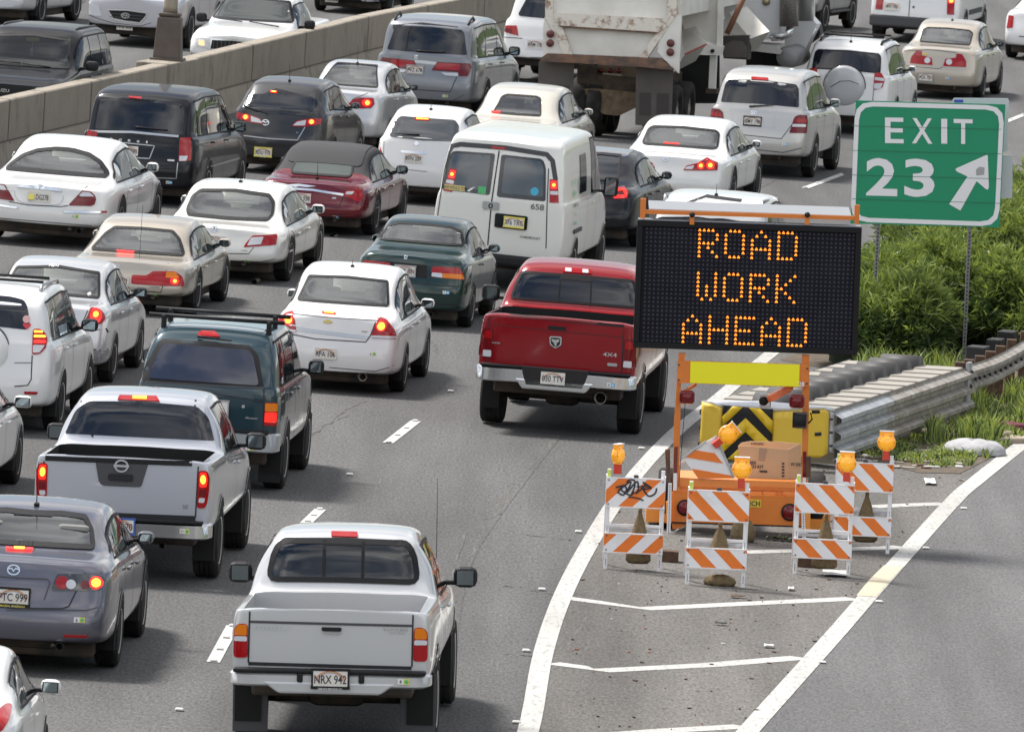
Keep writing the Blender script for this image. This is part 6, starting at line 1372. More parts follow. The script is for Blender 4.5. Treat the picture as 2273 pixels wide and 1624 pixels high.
def paintline(name, c0, wear=.38):
    m = mat(name, c0, .7); t = m.node_tree; b = t.nodes['Principled BSDF']; n_ = t.nodes.new; l = t.links.new
    c = n_('ShaderNodeTexCoord'); mp = n_('ShaderNodeMapping'); mp.inputs['Scale'].default_value = (1, .2, 1); l(c.outputs['Object'], mp.inputs[0])
    g = n_('ShaderNodeTexNoise'); g.inputs['Scale'].default_value = 22; g.inputs['Detail'].default_value = 8; g.inputs['Roughness'].default_value = .7; l(mp.outputs[0], g.inputs['Vector'])
    r = n_('ShaderNodeValToRGB'); r.color_ramp.elements[0].position = wear - .10; r.color_ramp.elements[1].position = wear + .02
    r.color_ramp.elements[0].color = (.30, .29, .28, 1); r.color_ramp.elements[1].color = (*c0, 1); l(g.outputs['Fac'], r.inputs[0])
    g2 = n_('ShaderNodeTexNoise'); g2.inputs['Scale'].default_value = 1.3; g2.inputs['Detail'].default_value = 5; l(mp.outputs[0], g2.inputs['Vector'])
    q = n_('ShaderNodeMapRange'); q.inputs['From Min'].default_value = .3; q.inputs['From Max'].default_value = .7; q.inputs['To Min'].default_value = .78; q.inputs['To Max'].default_value = 1.05; l(g2.outputs['Fac'], q.inputs[0])
    x = n_('ShaderNodeMix'); x.data_type = 'RGBA'; x.blend_type = 'MULTIPLY'; x.inputs['Factor'].default_value = 1; l(r.outputs[0], x.inputs['A']); l(q.outputs[0], x.inputs['B']); l(x.outputs['Result'], b.inputs['Base Color'])
    return m
A_MAIN = asphalt('road_asphalt', (.045, .045, .045), (.165, .163, .162), .62); A_GORE = asphalt('gore_asphalt', (.068, .064, .059), (.190, .180, .167), .70, 1.6); A_RAMP = asphalt('ramp_asphalt', (.064, .063, .064), (.158, .156, .157), .76, .8)
P_LINE = paintline('line_paint', (.47, .465, .44), .465); P_THIN = paintline('thin_line_paint', (.48, .475, .45), .45); P_OLD = paintline('old_yellow_paint', (.52, .46, .34), .40)
def sheet(name, pts, z, m, kind='structure', label=None, cat=None, group=None, extra=()):
    b = MB()
    for q in [pts] + list(extra): b.add([G(x, y, 0) + Vector((0, 0, z)) for x, y in q], [tuple(range(len(q)))], m)
    o = b.build(name, fixn=False)
    for p in o.data.polygons:
        if p.normal.z < 0: p.flip()
    return tag(o, label, cat, group, kind)
def strip(center, w, jit=0, along=None):
    """centre line in photo units -> ribbon of ground points with a width in metres (w along x)"""
    L_, R_ = [], []
    P = [G(*p) for p in center]
    for i, p in enumerate(P):
        a = P[max(0, i - 1)]; c = P[min(len(P) - 1, i + 1)]; t = (c - a); t.z = 0; t.normalize(); n = Vector((t.y, -t.x, 0)) * w / 2
        L_.append(p - n); R_.append(p + n)
    return L_ + R_[::-1], len(P)
def road_line(name, lines, w, z, m, label, kind='structure'):
    b = MB()
    for c in lines:
        v, n = strip(c, w); fs = [(i, i + 1, 2 * n - 2 - i, 2 * n - 1 - i) for i in range(n - 1)]
        b.add([q + Vector((0, 0, z)) for q in v], fs, m)
    o = b.build(name, fixn=False)
    for p in o.data.polygons:
        if p.normal.z < 0: p.flip()
    return tag(o, None, None, None, kind)
def bez(pts, n=6):
    """smooth curve through points (Catmull-Rom)"""
    o = []
    for i in range(len(pts) - 1):
        p0, p1, p2, p3 = [Vector(pts[max(0, min(len(pts) - 1, j))]) for j in (i - 1, i, i + 1, i + 2)]
        for k in range(n):
            t = k / n; o.append(tuple(.5 * ((2 * p1) + (p2 - p0) * t + (2 * p0 - 5 * p1 + 4 * p2 - p3) * t * t + (3 * p1 - p0 - 3 * p2 + p3) * t ** 3)))
    o.append(tuple(pts[-1])); return o
LGORE = bez([(1105, 1800), (1172, 1624), (1206, 1450), (1255, 1310), (1331, 1170), (1405, 1062), (1500, 960), (1600, 880), (1712, 785), (1850, 690)])
RGORE = bez([(1560, 1740), (1660, 1624), (1845, 1418), (1955, 1292), (2111, 1118), (2168, 1067), (2265, 990), (2420, 868)])
def build_ground():
    b = MB(); S = 900
    n = 12
    vs = [(-260 + 620 * i / n, 20 + 880 * j / n, 0) for j in range(n + 1) for i in range(n + 1)]
    b.add(vs, [(j * (n + 1) + i, j * (n + 1) + i + 1, (j + 1) * (n + 1) + i + 1, (j + 1) * (n + 1) + i) for j in range(n) for i in range(n)], A_MAIN)
    tag(b.build('road', fixn=False), None, kind='structure')
    sheet('gore_pavement', LGORE[:-1] + [(1905, 760), (2000, 850), (2140, 940), (2420, 880)] + RGORE[::-1][1:], .004, A_GORE)
    sheet('ramp_road', RGORE + [(2420, 700), (2900, 700), (2900, 1800), (1500, 1800)], .004, A_RAMP)
    road_line('gore_edge_line', [LGORE], .19, .010, P_LINE, None)
    road_line('ramp_edge_line', [RGORE], .20, .010, P_LINE, None)
    i0 = [i for i, p in enumerate(RGORE) if 1255 < p[1] < 1330]
    road_line('old_paint_patch', [[D('P', 1585, 510), D('P', 1642, 440), D('P', 1705, 378)]], .205, .013, P_OLD, None)
    road_line('chevron_line', [[D('P', *q) for q in L_] for L_ in ([(255, 512), (400, 532), (620, 562), (1000, 543), (1535, 518)], [(215, 800), (330, 815), (430, 832), (900, 808), (1300, 775)],
              [(1040, 316), (1300, 308), (1700, 296), (1745, 292)], [(1600, 118), (1760, 110), (1930, 104)], [(380, 1120), (700, 1095), (1050, 1075)])], .26, .007, P_THIN, None)
    road_line('pavement_seam', [bez([(1262, 930), (1205, 1000), (1150, 1070), (1080, 1165), (1035, 1240), (1010, 1330), (995, 1450), (985, 1650)])], .16, .0035, asphalt('seam_asphalt', (.050, .049, .048), (.168, .164, .158), .55, 3.0), None)
    # lane dashes: ceramic markers over paint
    q = []
    for a, c in ((D('D', 517, 1389), (473, 1470)), ((711, 1131), (668, 1172)), ((923, 935), (861, 983.5)), ((1868, 388), (1787, 418)), ((2273, 255), (2190, 288))):
        q.append([a, ((a[0] + c[0]) / 2, (a[1] + c[1]) / 2), c])
    road_line('lane_dash', q, .125, .007, paintline('dash_paint', (.52, .52, .50), .38), None)
    k = 0; mk = MB(); src = None
    pos = []
    for L_ in q:
        a, c = L_[0], L_[2]
        for t in (.02, .34, .66, .98): pos.append((a[0] + (c[0] - a[0]) * t, a[1] + (c[1] - a[1]) * t, 'lane'))
    for p in ((398, 1577), (1000, 870), (776, 1055), (1146, 1605), (1168, 1446), (1284, 1182), (1424, 997), (1203, 1310)): pos.append((*p, 'edge'))
    for p in (D('P', 2010, 128), D('P', 1845, 301), D('P', 1640, 535), D('P', 1392, 800)): pos.append((*p, 'edge'))
    for i, (x, y, w_) in enumerate(pos):
        p = G(x, y)
        if src is None:
            m = MB(); m.box((0, 0, .012), (.10, .10, .024), mat('marker_ceramic', (.58, .58, .56), .35), bev=.011, taper=(.7, .7)); o = m.build('road_stud')
            src = o
        else: o = src.copy(); COL.objects.link(o)
        o.location = (p.x, p.y, .012); o.scale = (.85, .9, .7) if w_ == 'edge' else (.75, .9, .7)
        tag(o, 'small white ceramic road marker ' + ('on a lane dash' if w_ == 'lane' else 'beside a painted line'), 'road marker', 'raised white road markers')
    # cracks, drawn as flat dark ribbons
    rnd = random.Random(5); b = MB(); M_CR = mat('crack_dark', (.060, .057, .054), .9, noise=(3, .12, (.12, .115, .11)))
    def crack(pts, w=.03, jit=5):
        P = bez(pts, 8); P = [(x + rnd.uniform(-jit, jit), y + rnd.uniform(-1.2, 1.2)) for x, y in P]
        vs, n_ = strip(P, w); vs = [v + Vector((rnd.uniform(-.01, .01), rnd.uniform(-.04, .04), .0045)) for v in vs]
        b.add(vs, [(i, i + 1, 2 * n_ - 2 - i, 2 * n_ - 1 - i) for i in range(n_ - 1)], M_CR)
    crack([(1240, 965), (1185, 1030), (1120, 1110), (1070, 1180), (1040, 1240)], .02); crack([(1035, 1180), (1000, 1300), (985, 1420)], .02)
    for L_ in ([(560, 350), (470, 430), (400, 500), (345, 620), (290, 720), (250, 790)], [(0, 462), (90, 470), (150, 485), (230, 500)], [(230, 800), (200, 870), (150, 950), (120, 975)], [(0, 755), (100, 765), (200, 775)], [(0, 230), (200, 250), (300, 262)]):
        crack([(D('P', x, y)[0], D('P', x, y)[1]) for x, y in L_], .018, 4)
    crack([D('E', 615, 700), D('E', 680, 730), D('E', 710, 790)], .02); crack([D('E', 20, 1240), D('E', 100, 1160), D('E', 240, 1100)], .02); crack([D('d', 2000, 1350), D('d', 2120, 1260), D('d', 2270, 1190)], .018); crack([D('C', 560, 1230), D('C', 640, 1180), D('C', 700, 1160)], .02)
    o = b.build('road_cracks', fixn=False); tag(o, 'dark wandering cracks in the asphalt', None, None, 'stuff')
    for p in o.data.polygons:
        if p.normal.z < 0: p.flip()
    # wooded rise beyond the ramp, off to the right (seen only in the cars' side glass)
    b = MB(); rnd2 = random.Random(2); n = 60; vs = []
    for i in range(n + 1):
        y = 20 + 700 * i / n
        for j, (x, z) in enumerate(((34, 0), (38, 3.5), (46, 8), (60, 12), (90, 14), (140, 0))): vs.append((x + y * .16 + rnd2.uniform(-2, 2), y, max(0, z * (1 + rnd2.uniform(-.22, .22)))))
    b.add(vs, [(i * 6 + j, i * 6 + j + 1, (i + 1) * 6 + j + 1, (i + 1) * 6 + j) for i in range(n) for j in range(5)], mat('wooded_slope', (.03, .055, .018), .95, noise=(.35, .15, (.075, .11, .035)), bump=(1.2, 1, .5))); tag(b.build('hill'), None, kind='structure')
    # debris
    cols = [mat('litter_white', (.6, .6, .58)), mat('litter_brown', (.12, .06, .03)), mat('litter_orange', (.4, .14, .05)), mat('litter_blue', (.2, .25, .4)), mat('litter_black', (.02, .02, .02))]
    b = MB()
    for i in range(260):
        x = rnd.uniform(1260, 2200); y = rnd.uniform(1040, 1640)
        lx = interp([(a[1], a[0]) for a in LGORE[::-1]], y); rx = interp([(a[1], a[0]) for a in RGORE[::-1]], y)
        if not lx + 12 < x < rx - 10: continue
        p = G(x, y); s_ = rnd.choice((.006, .008, .012, .02)); c = cols[rnd.choice((0, 1, 1, 2, 4, 4, 4))]
        b.box((p.x, p.y, .012), (s_ * rnd.uniform(.6, 2), s_ * 2, .01), c, Matrix.Rotation(rnd.uniform(0, 3), 3, 'Z'))
    tag(b.build('grit_and_litter'), 'scattered grit and litter over the painted gore', None, None, 'stuff')
    k = 0
    for t_, x, y, w, l, c, lab in (('P', 1450, 415, .26, .5, 0, 'torn white plastic sheet lying at the feet of the right front barricade'), ('P', 1255, 482, .06, .2, 0, 'small white scrap near the centre of the painted gore'), ('P', 1158, 732, .09, .12, 0, 'curled pale scrap in the lower part of the gore'),
                               ('P', 1862, 14, .12, .6, 0, 'white paper scrap beside the ramp edge line'), ('P', 1025, 515, .15, .08, 1, 'brown stick on the gore'), ('P', 950, 634, .12, .06, 4, 'thin black strip on the gore')):
        px_, py_ = D(t_, x, y); p = G(px_, py_); m = MB()
        vs = []; n = 3
        for j in range(n + 1):
            u = j / n - .5; vs += [(u * w * 1.0, -l / 2 + rnd.uniform(-.03, .03), .006 + .008 * abs(math.sin(j * 1.7)) + .01), (u * w * 1.0, l / 2 + rnd.uniform(-.03, .03), .006 + .010 * abs(math.cos(j * 2.1)) + .01)]
        vs2 = [(a, b_, z - .006) for a, b_, z in vs]
        m.add(vs + vs2, [(2 * j, 2 * j + 1, 2 * j + 3, 2 * j + 2) for j in range(n)] + [(2 * (n + 1) + 2 * j + 2, 2 * (n + 1) + 2 * j + 3, 2 * (n + 1) + 2 * j + 1, 2 * (n + 1) + 2 * j) for j in range(n)], cols[c])
        o = m.build('litter_scrap'); o.location = (p.x, p.y, .012); tag(o, lab, 'litter')

# ------------------------------------------------------------------ concrete wall and lamp post
def concrete(name, c0, c1, streak=True):
    m = mat(name, c0, .85); t = m.node_tree; b = t.nodes['Principled BSDF']; n_ = t.nodes.new; l = t.links.new
    c = n_('ShaderNodeTexCoord'); mp = n_('ShaderNodeMapping'); mp.inputs['Scale'].default_value = (1, .35, .22 if streak else 1); l(c.outputs['Object'], mp.inputs[0])
    g = n_('ShaderNodeTexNoise'); g.inputs['Scale'].default_value = 4.5; g.inputs['Detail'].default_value = 9; g.inputs['Roughness'].default_value = .72; l(mp.outputs[0], g.inputs['Vector'])
    r = n_('ShaderNodeValToRGB'); e = r.color_ramp.elements; e[0].position = .34; e[1].position = .60; e[0].color = (*(v * .30 for v in c0), 1); e[1].color = (*c0, 1)
    q = e.new(.44); q.color = (*(v * .8 for v in c0), 1); l(g.outputs['Fac'], r.inputs[0])
    g2 = n_('ShaderNodeTexNoise'); g2.inputs['Scale'].default_value = 28; g2.inputs['Detail'].default_value = 4; l(c.outputs['Object'], g2.inputs['Vector'])
    x = n_('ShaderNodeMix'); x.data_type = 'RGBA'; l(g2.outputs['Fac'], x.inputs['Factor']); l(r.outputs[0], x.inputs['A']); x.inputs['B'].default_value = (*c1, 1)
    l(x.outputs['Result'], b.inputs['Base Color'])
    bp = n_('ShaderNodeBump'); bp.inputs['Strength'].default_value = .4; bp.inputs['Distance'].default_value = .01; l(g2.outputs['Fac'], bp.inputs['Height']); l(bp.outputs[0], b.inputs['Normal'])
    return m
WTOP = bez([(-160, 268), (0, 226), (204, 181), (424, 132), (563, 99), (730, 59), (832, 34), (1013, 0), (1150, -28)], 4)
def build_wall():
    M_C = concrete('weathered_concrete', (.345, .305, .245), (.24, .21, .17)); M_J = mat('wall_joint', (.05, .045, .04), .9); H_ = 1.07
    P = [G(x, y, H_) for x, y in WTOP]; root = empty('concrete_wall', Matrix.Translation((P[6].x, P[6].y, 0))); tag(root, 'weathered concrete median wall dividing the two carriageways', 'wall')
    o0 = root.location.copy()
    N_ = []
    for i, p in enumerate(P):
        t = P[min(i + 1, len(P) - 1)] - P[max(i - 1, 0)]; t.z = 0; t.normalize(); N_.append(Vector((t.y, -t.x, 0)))      # towards the near carriageway
    sec = [(.16, 0), (.12, .10), (.035, .40), (.035, .43), (.0, .435), (0, 1.05), (-.02, H_), (-.26, H_), (-.28, 1.05), (-.31, .43), (-.40, .10), (-.44, 0)]
    b = MB(); k = len(sec); vs = []
    for p, n in zip(P, N_):
        for d, z in sec: q = p + n * d; vs.append((q.x - o0.x, q.y - o0.y, z))
    b.add(vs, [(i * k + j, i * k + j + 1, (i + 1) * k + j + 1, (i + 1) * k + j) for i in range(len(P) - 1) for j in range(k - 1)], M_C); b.build('wall_body', root)
    # joints
    def at(px):
        for (a, pa, na), (c, pc, nc) in zip(zip(WTOP, P, N_), list(zip(WTOP, P, N_))[1:]):
            if a[0] <= px <= c[0]: t = (px - a[0]) / (c[0] - a[0]); return pa.lerp(pc, t), na.lerp(nc, t)
    for x in (22, 100, 204, 430, 563, 680, 819, 950, 1077):
        p, n = at(x); t = Vector((-n.y, n.x, 0)); b = MB(); vs = []
        for s_ in (-.02, .02):
            for d, z in ((.05, .38), (.039, .43), (.005, .44), (.005, 1.055), (-.02, H_ + .004), (-.26, H_ + .004)):
                q = p + n * d + t * s_; vs.append((q.x - o0.x, q.y - o0.y, z))
        b.add(vs, [(i, i + 1, i + 7, i + 6) for i in range(5)], M_J); b.build('panel_joint', root, fixn=False)
    b = MB(); vs = []
    for p, n in zip(P, N_):
        for z in (.43, .445): q = p + n * .038; vs.append((q.x - o0.x, q.y - o0.y, z))
    b.add(vs, [(2 * i, 2 * i + 1, 2 * i + 3, 2 * i + 2) for i in range(len(P) - 1)], M_J); b.build('ledge_seam', root, fixn=False)
    # lamp post stands on a widened part of the wall
    p, n = at(400); c = p - n * .22; br = mat('bronze_paint', (.085, .065, .055), .5, .3, noise=(5, .2, (.11, .09, .075))); pr = mat('pole_paint', (.30, .26, .20), .5, .2)
    b = MB(); b.box((c.x - o0.x, c.y - o0.y, H_ - .50), (.62, 2.2, 1.03), M_C, Matrix.Rotation(-R(10), 3, 'Z'), bev=.02); b.build('lamp_plinth', root)
    r = empty('street_lamp', Matrix.Translation((c.x, c.y, H_ + .02)) @ Matrix.Rotation(-R(4), 4, 'Z')); tag(r, 'street lamp post on a dark bronze pedestal standing on the median wall', 'street lamp')
    b = MB(); b.box((0, 0, .37), (.47, .47, .72), br, bev=.03, taper=(.83, .83)); b.build('pedestal', r)
    b = MB(); b.box((0, 0, .765), (.36, .36, .06), br, bev=.02); b.box((0, 0, .01), (.56, .56, .05), br, bev=.01); b.build('pedestal_trim', r)
    b = MB(); b.lathe([(.79, .125), (.9, .118), (9.5, .07)], pr, 'z', (0, 0, 0), 20); b.build('pole', r)
    b = MB(); b.tube([(0, 0, 9.4), (.5, 0, 10.1), (2.2, 0, 10.3)], [.06, .05, .04], pr, 8); b.box((2.7, 0, 10.28), (.9, .3, .16), M_GREY, bev=.05); b.build('lamp_arm', r)
# ------------------------------------------------------------------ things placed by a local upright frame
class Loc:
    def __init__(s, px, py, yaw=0.0, roll=0.0, z=0.0):
        T = G(px, py, z); s.M = Matrix.Translation(T) @ Matrix.Rotation(-R(yaw), 4, 'Z') @ Matrix.Rotation(roll, 4, 'Y'); s.Mi = s.M.inverted()
    def at(s, t, x, y, yl=0.0):
        d = s.Mi.to_3x3() @ ray(*D(t, x, y)); o = s.Mi @ CAMP; q = o + d * ((yl - o.y) / d.y); return Vector((q.x, yl, q.z))
    def slab(s, b, t, pts, y0, th, m, rnd=0):
        """polygon measured in the photo at local depth y0, given thickness th away from the camera"""
        P = [s.at(t, x, y, y0) for x, y in pts]
        if rnd: P = [Vector((x, y0, z)) for x, z in roundpoly([(p.x, p.z) for p in P], rnd)]
        b.prism([(p.x, p.z) for p in P], y0, y0 + th, m, 'y')
M_OR = mat('safety_orange_paint', (.72, .21, .025), .45, noise=(4, .3, (.60, .165, .02))); M_ORP = mat('orange_plastic', (.78, .27, .06), .4); M_WF = mat('white_frame', (.80, .80, .81), .5)
M_AMB = mat('amber_flasher', (.85, .33, .01), .25, coat=.8, emit=(1, .4, .02), es=.18); M_REDP = mat('red_plastic', (.62, .05, .025), .4); M_SACK = mat('burlap', (.21, .155, .08), .9, noise=(30, .2, (.13, .095, .05)), bump=(80, .6, .01))
M_GALV = mat('galvanised_steel', (.52, .54, .57), .42, .5, noise=(7, .16, (.32, .33, .34))); M_RUST = mat('rusty_steel', (.07, .045, .035), .85, noise=(5, .12, (.17, .075, .035)))
def stripes(name, ang, period=.305, phase=0.):
    if name in MATS: return MATS[name]
    m = mat(name, (.8, .8, .8), .35); t = m.node_tree; b = t.nodes['Principled BSDF']; n_ = t.nodes.new; l = t.links.new
    c = n_('ShaderNodeTexCoord'); s_ = n_('ShaderNodeSeparateXYZ'); l(c.outputs['Object'], s_.inputs[0])
    a = n_('ShaderNodeMath'); a.operation = 'MULTIPLY'; a.inputs[1].default_value = ang; l(s_.outputs['Z'], a.inputs[0])
    d = n_('ShaderNodeMath'); d.operation = 'ADD'; l(s_.outputs['X'], d.inputs[0]); l(a.outputs[0], d.inputs[1])
    e = n_('ShaderNodeMath'); e.operation = 'ADD'; e.inputs[1].default_value = phase + 30 * period; l(d.outputs[0], e.inputs[0])
    f = n_('ShaderNodeMath'); f.operation = 'MODULO'; f.inputs[1].default_value = period; l(e.outputs[0], f.inputs[0])
    g = n_('ShaderNodeMath'); g.operation = 'LESS_THAN'; g.inputs[1].default_value = period / 2; l(f.outputs[0], g.inputs[0])
    x = n_('ShaderNodeMix'); x.data_type = 'RGBA'; l(g.outputs[0], x.inputs['Factor']); x.inputs['A'].default_value = (.85, .85, .87, 1); x.inputs['B'].default_value = (.85, .20, .02, 1)
    nz_ = n_('ShaderNodeTexNoise'); nz_.inputs['Scale'].default_value = 5; nz_.inputs['Detail'].default_value = 8; l(c.outputs['Object'], nz_.inputs['Vector'])
    q = n_('ShaderNodeMapRange'); q.inputs['From Min'].default_value = .3; q.inputs['From Max'].default_value = .5; q.inputs['To Min'].default_value = .82; q.inputs['To Max'].default_value = 1; l(nz_.outputs['Fac'], q.inputs[0])
    y = n_('ShaderNodeMix'); y.data_type = 'RGBA'; y.blend_type = 'MULTIPLY'; y.inputs['Factor'].default_value = 1; l(x.outputs['Result'], y.inputs['A']); l(q.outputs[0], y.inputs['B'])
    l(y.outputs['Result'], b.inputs['Base Color']); return m
def flasher(parent_M, x, y, z, yaw, label, tilt=0.):
    r = empty('warning_light', parent_M @ Matrix.Translation((x, y, z)) @ Matrix.Rotation(tilt, 4, 'Y') @ Matrix.Rotation(R(yaw), 4, 'Z')); tag(r, label, 'warning light', 'amber flashers on the barricades')
    b = MB(); b.box((0, 0, .045), (.075, .07, .11), M_REDP, bev=.008, taper=(.9, .9)); b.build('battery_mount', r)
    b = MB(); b.lathe([(-.035, .092), (-.025, .100), (.025, .100), (.035, .092)], M_AMB, 'y', (0, 0, .185), 28); b.box((0, 0, .255), (.155, .05, .10), M_AMB, bev=.008); b.build('lens_housing', r)
    b = MB(); b.box((0, 0, .307), (.16, .06, .008), M_WF); b.build('solar_cap', r)
    b = MB()
    for sg in (-1, 1):
        b.lathe([(sg * .034, .075), (sg * .052, .062), (sg * .062, .035), (sg * .064, .0001)], mat('amber_dome', (.9, .38, .01), .15, coat=1, emit=(1, .45, .02), es=.25), 'y', (0, 0, .185), 24, close=False)
    b.build('lens', r)
    b = MB()
    for k in range(6): a = k * math.pi / 3; b.box((.088 * math.cos(a), -.037, .185 + .088 * math.sin(a)), (.008, .006, .008), M_BLACK)
    b.build('lens_screws', r); return r
def sandbag(M, x, y, z0, z1, w, label, floor=False):
    b = MB(); n = 26; vs = []; prof = [(z1, .02), (z1 - .012, w * .28), (lerp(z1, z0, .35), w * .44), (lerp(z1, z0, .65), w * .50), (z0 + .01, w * .44), (z0, w * .3)] if floor else [(z1, .012), (z1 - .03, .022), (z1 - .06, .018), (lerp(z1, z0, .3), w * .22), (lerp(z1, z0, .6), w * .38), (lerp(z1, z0, .85), w * .5), (z0 + .03, w * .52), (z0, w * .40)]
    for i, (z, r) in enumerate(prof):
        for k in range(n):
            a = 2 * math.pi * k / n; f = 1 + (.16 * math.sin(k * 2.9) + .08 * math.sin(k * 5.3)) * (1 - i / 9)
            vs.append((x + r * f * math.cos(a), y + r * .55 * f * math.sin(a), z + .012 * math.sin(k * 1.7 + i)))
    fs = [(i * n + k, i * n + (k + 1) % n, (i + 1) * n + (k + 1) % n, (i + 1) * n + k) for i in range(len(prof) - 1) for k in range(n)] + [tuple(range(n)), tuple(range((len(prof) - 1) * n, len(prof) * n))]
    b.add([(v[0] - x, v[1] - y, v[2] - z0) for v in vs], fs, M_SACK, True); o = b.build('sandbag'); o.matrix_world = M @ Matrix.Translation((x, y, z0)); tag(o, label, 'sandbag', 'sandbags weighing down the barricades'); return o
def barricade(l, r, sgn, label, roll=-.02, lx=None, ly=None, yaw=0, w=None, ph=(0, 0), graffiti=False, llabel='', k=1.0):
    cx, cy = (l[0] + r[0]) / 2, (l[1] + r[1]) / 2; F = Loc(cx, cy, yaw, roll); F.M = F.M @ Matrix.Scale(k, 4); root = empty('barricade', F.M); tag(root, label, 'barricade', 'striped folding barricades round the message board')
    h = .285
    for sg in (-1, 1):
        b = MB(); b.box((sg * h, .02, .535), (.04, .035, 1.07), M_WF, bev=.003); o = b.build('front_leg', root)
        q = MB()
        for j in range(9): q.box((sg * h, .001, .05 + j * .016 + .28 * (j > 4)), (.008, .004, .008), M_GREY)
        q.build('leg_holes', o)
        b = MB(); b.box((0, 0, -.50), (.04, .03, 1.02), M_WF, bev=.003); o = b.build('rear_leg', root); o.location = (sg * h * 1.04, .05, 1.0); o.rotation_euler = (R(22), 0, 0)
    for j, (z0, z1, nm) in enumerate(((.67, .985, 'upper_panel'), (.185, .395, 'lower_panel'))):
        b = MB(); b.box((0, 0, 0), (.625, .022, z1 - z0), stripes('stripes_%s_%d' % ('up' if sgn < 0 else 'down', j) + ('g' if graffiti else ''), sgn, .305, ph[j]), bev=.004); o = b.build(nm, root); o.location = (0, -.013, (z0 + z1) / 2)
        e = MB(); hh = (z1 - z0) / 2
        e.box((0, 0, hh - .004), (.63, .028, .012), M_WF); e.box((0, 0, -hh + .004), (.63, .028, .012), M_WF); e.build('panel_edge', o)
        g = MB()
        for sx in (-1, 1):
            for sz in (-1, 1): g.box((sx * .285, -.014, sz * (hh - .03)), (.014, .006, .014), M_GREY)
        g.build('bolts', o)
    b = MB(); b.box((0, .12, .42), (.60, .02, .035), M_GALV); b.box((0, .16, .46), (.60, .02, .03), M_WF); b.build('brace', root)
    b = MB(); b.box((0, -.01, 1.0), (.05, .03, .035), M_GREY, bev=.004); b.build('clip', root)
    b = MB(); b.box((-.285, -.002, 1.01), (.03, .012, .10), mat('lime_tape', (.6, .75, .1), .5)); b.build('reflective_tape', root)
    if graffiti:
        b = MB(); c = [(230, 905), (270, 895), (245, 930), (290, 890), (330, 870), (300, 940), (350, 880), (372, 870), (375, 920), (360, 945), (420, 890), (405, 870), (455, 905), (420, 915), (400, 900), (440, 960), (485, 945), (495, 910)]
        for path, r_ in ((c, .010), ([(240, 935), (275, 955), (290, 935), (300, 915), (280, 890), (265, 920), (320, 955), (350, 935)], .010), ([(312, 968), (345, 970), (380, 978), (410, 990)], .009), ([(300, 870), (320, 855), (350, 860), (352, 900), (330, 950)], .010), ([(365, 900), (410, 898), (455, 902), (460, 915)], .008)):
            P = [F.M.inverted() @ (F.M @ F.at('H', x, y, -.03)) for x, y in bez(path, 4)]; P = [Vector((p.x / k, -.028, p.z / k)) for p in P]; b.tube(P, r_ * .95, M_INK, 6, flat=1)
        b.build('graffiti_tag', root)
    if lx is not None: flasher(F.M, lx, .0, 1.03, ly or 0, llabel)
    return F
FONT = {'R': '1111010001100011111010100100101 0001'.replace(' ', ''), }
GL = {'R': ['11110', '10001', '10001', '11110', '10100', '10010', '10001'], 'O': ['01110', '10001', '10001', '10001', '10001', '10001', '01110'], 'A': ['00100', '01010', '10001', '10001', '11111', '10001', '10001'],
      'D': ['11110', '10001', '10001', '10001', '10001', '10001', '11110'], 'W': ['10001', '10001', '10001', '10101', '10101', '10101', '01010'], 'K': ['10001', '10010', '10100', '11000', '10100', '10010', '10001'],
      'H': ['10001', '10001', '10001', '11111', '10001', '10001', '10001'], 'E': ['11111', '10000', '10000', '11110', '10000', '10000', '11111']}
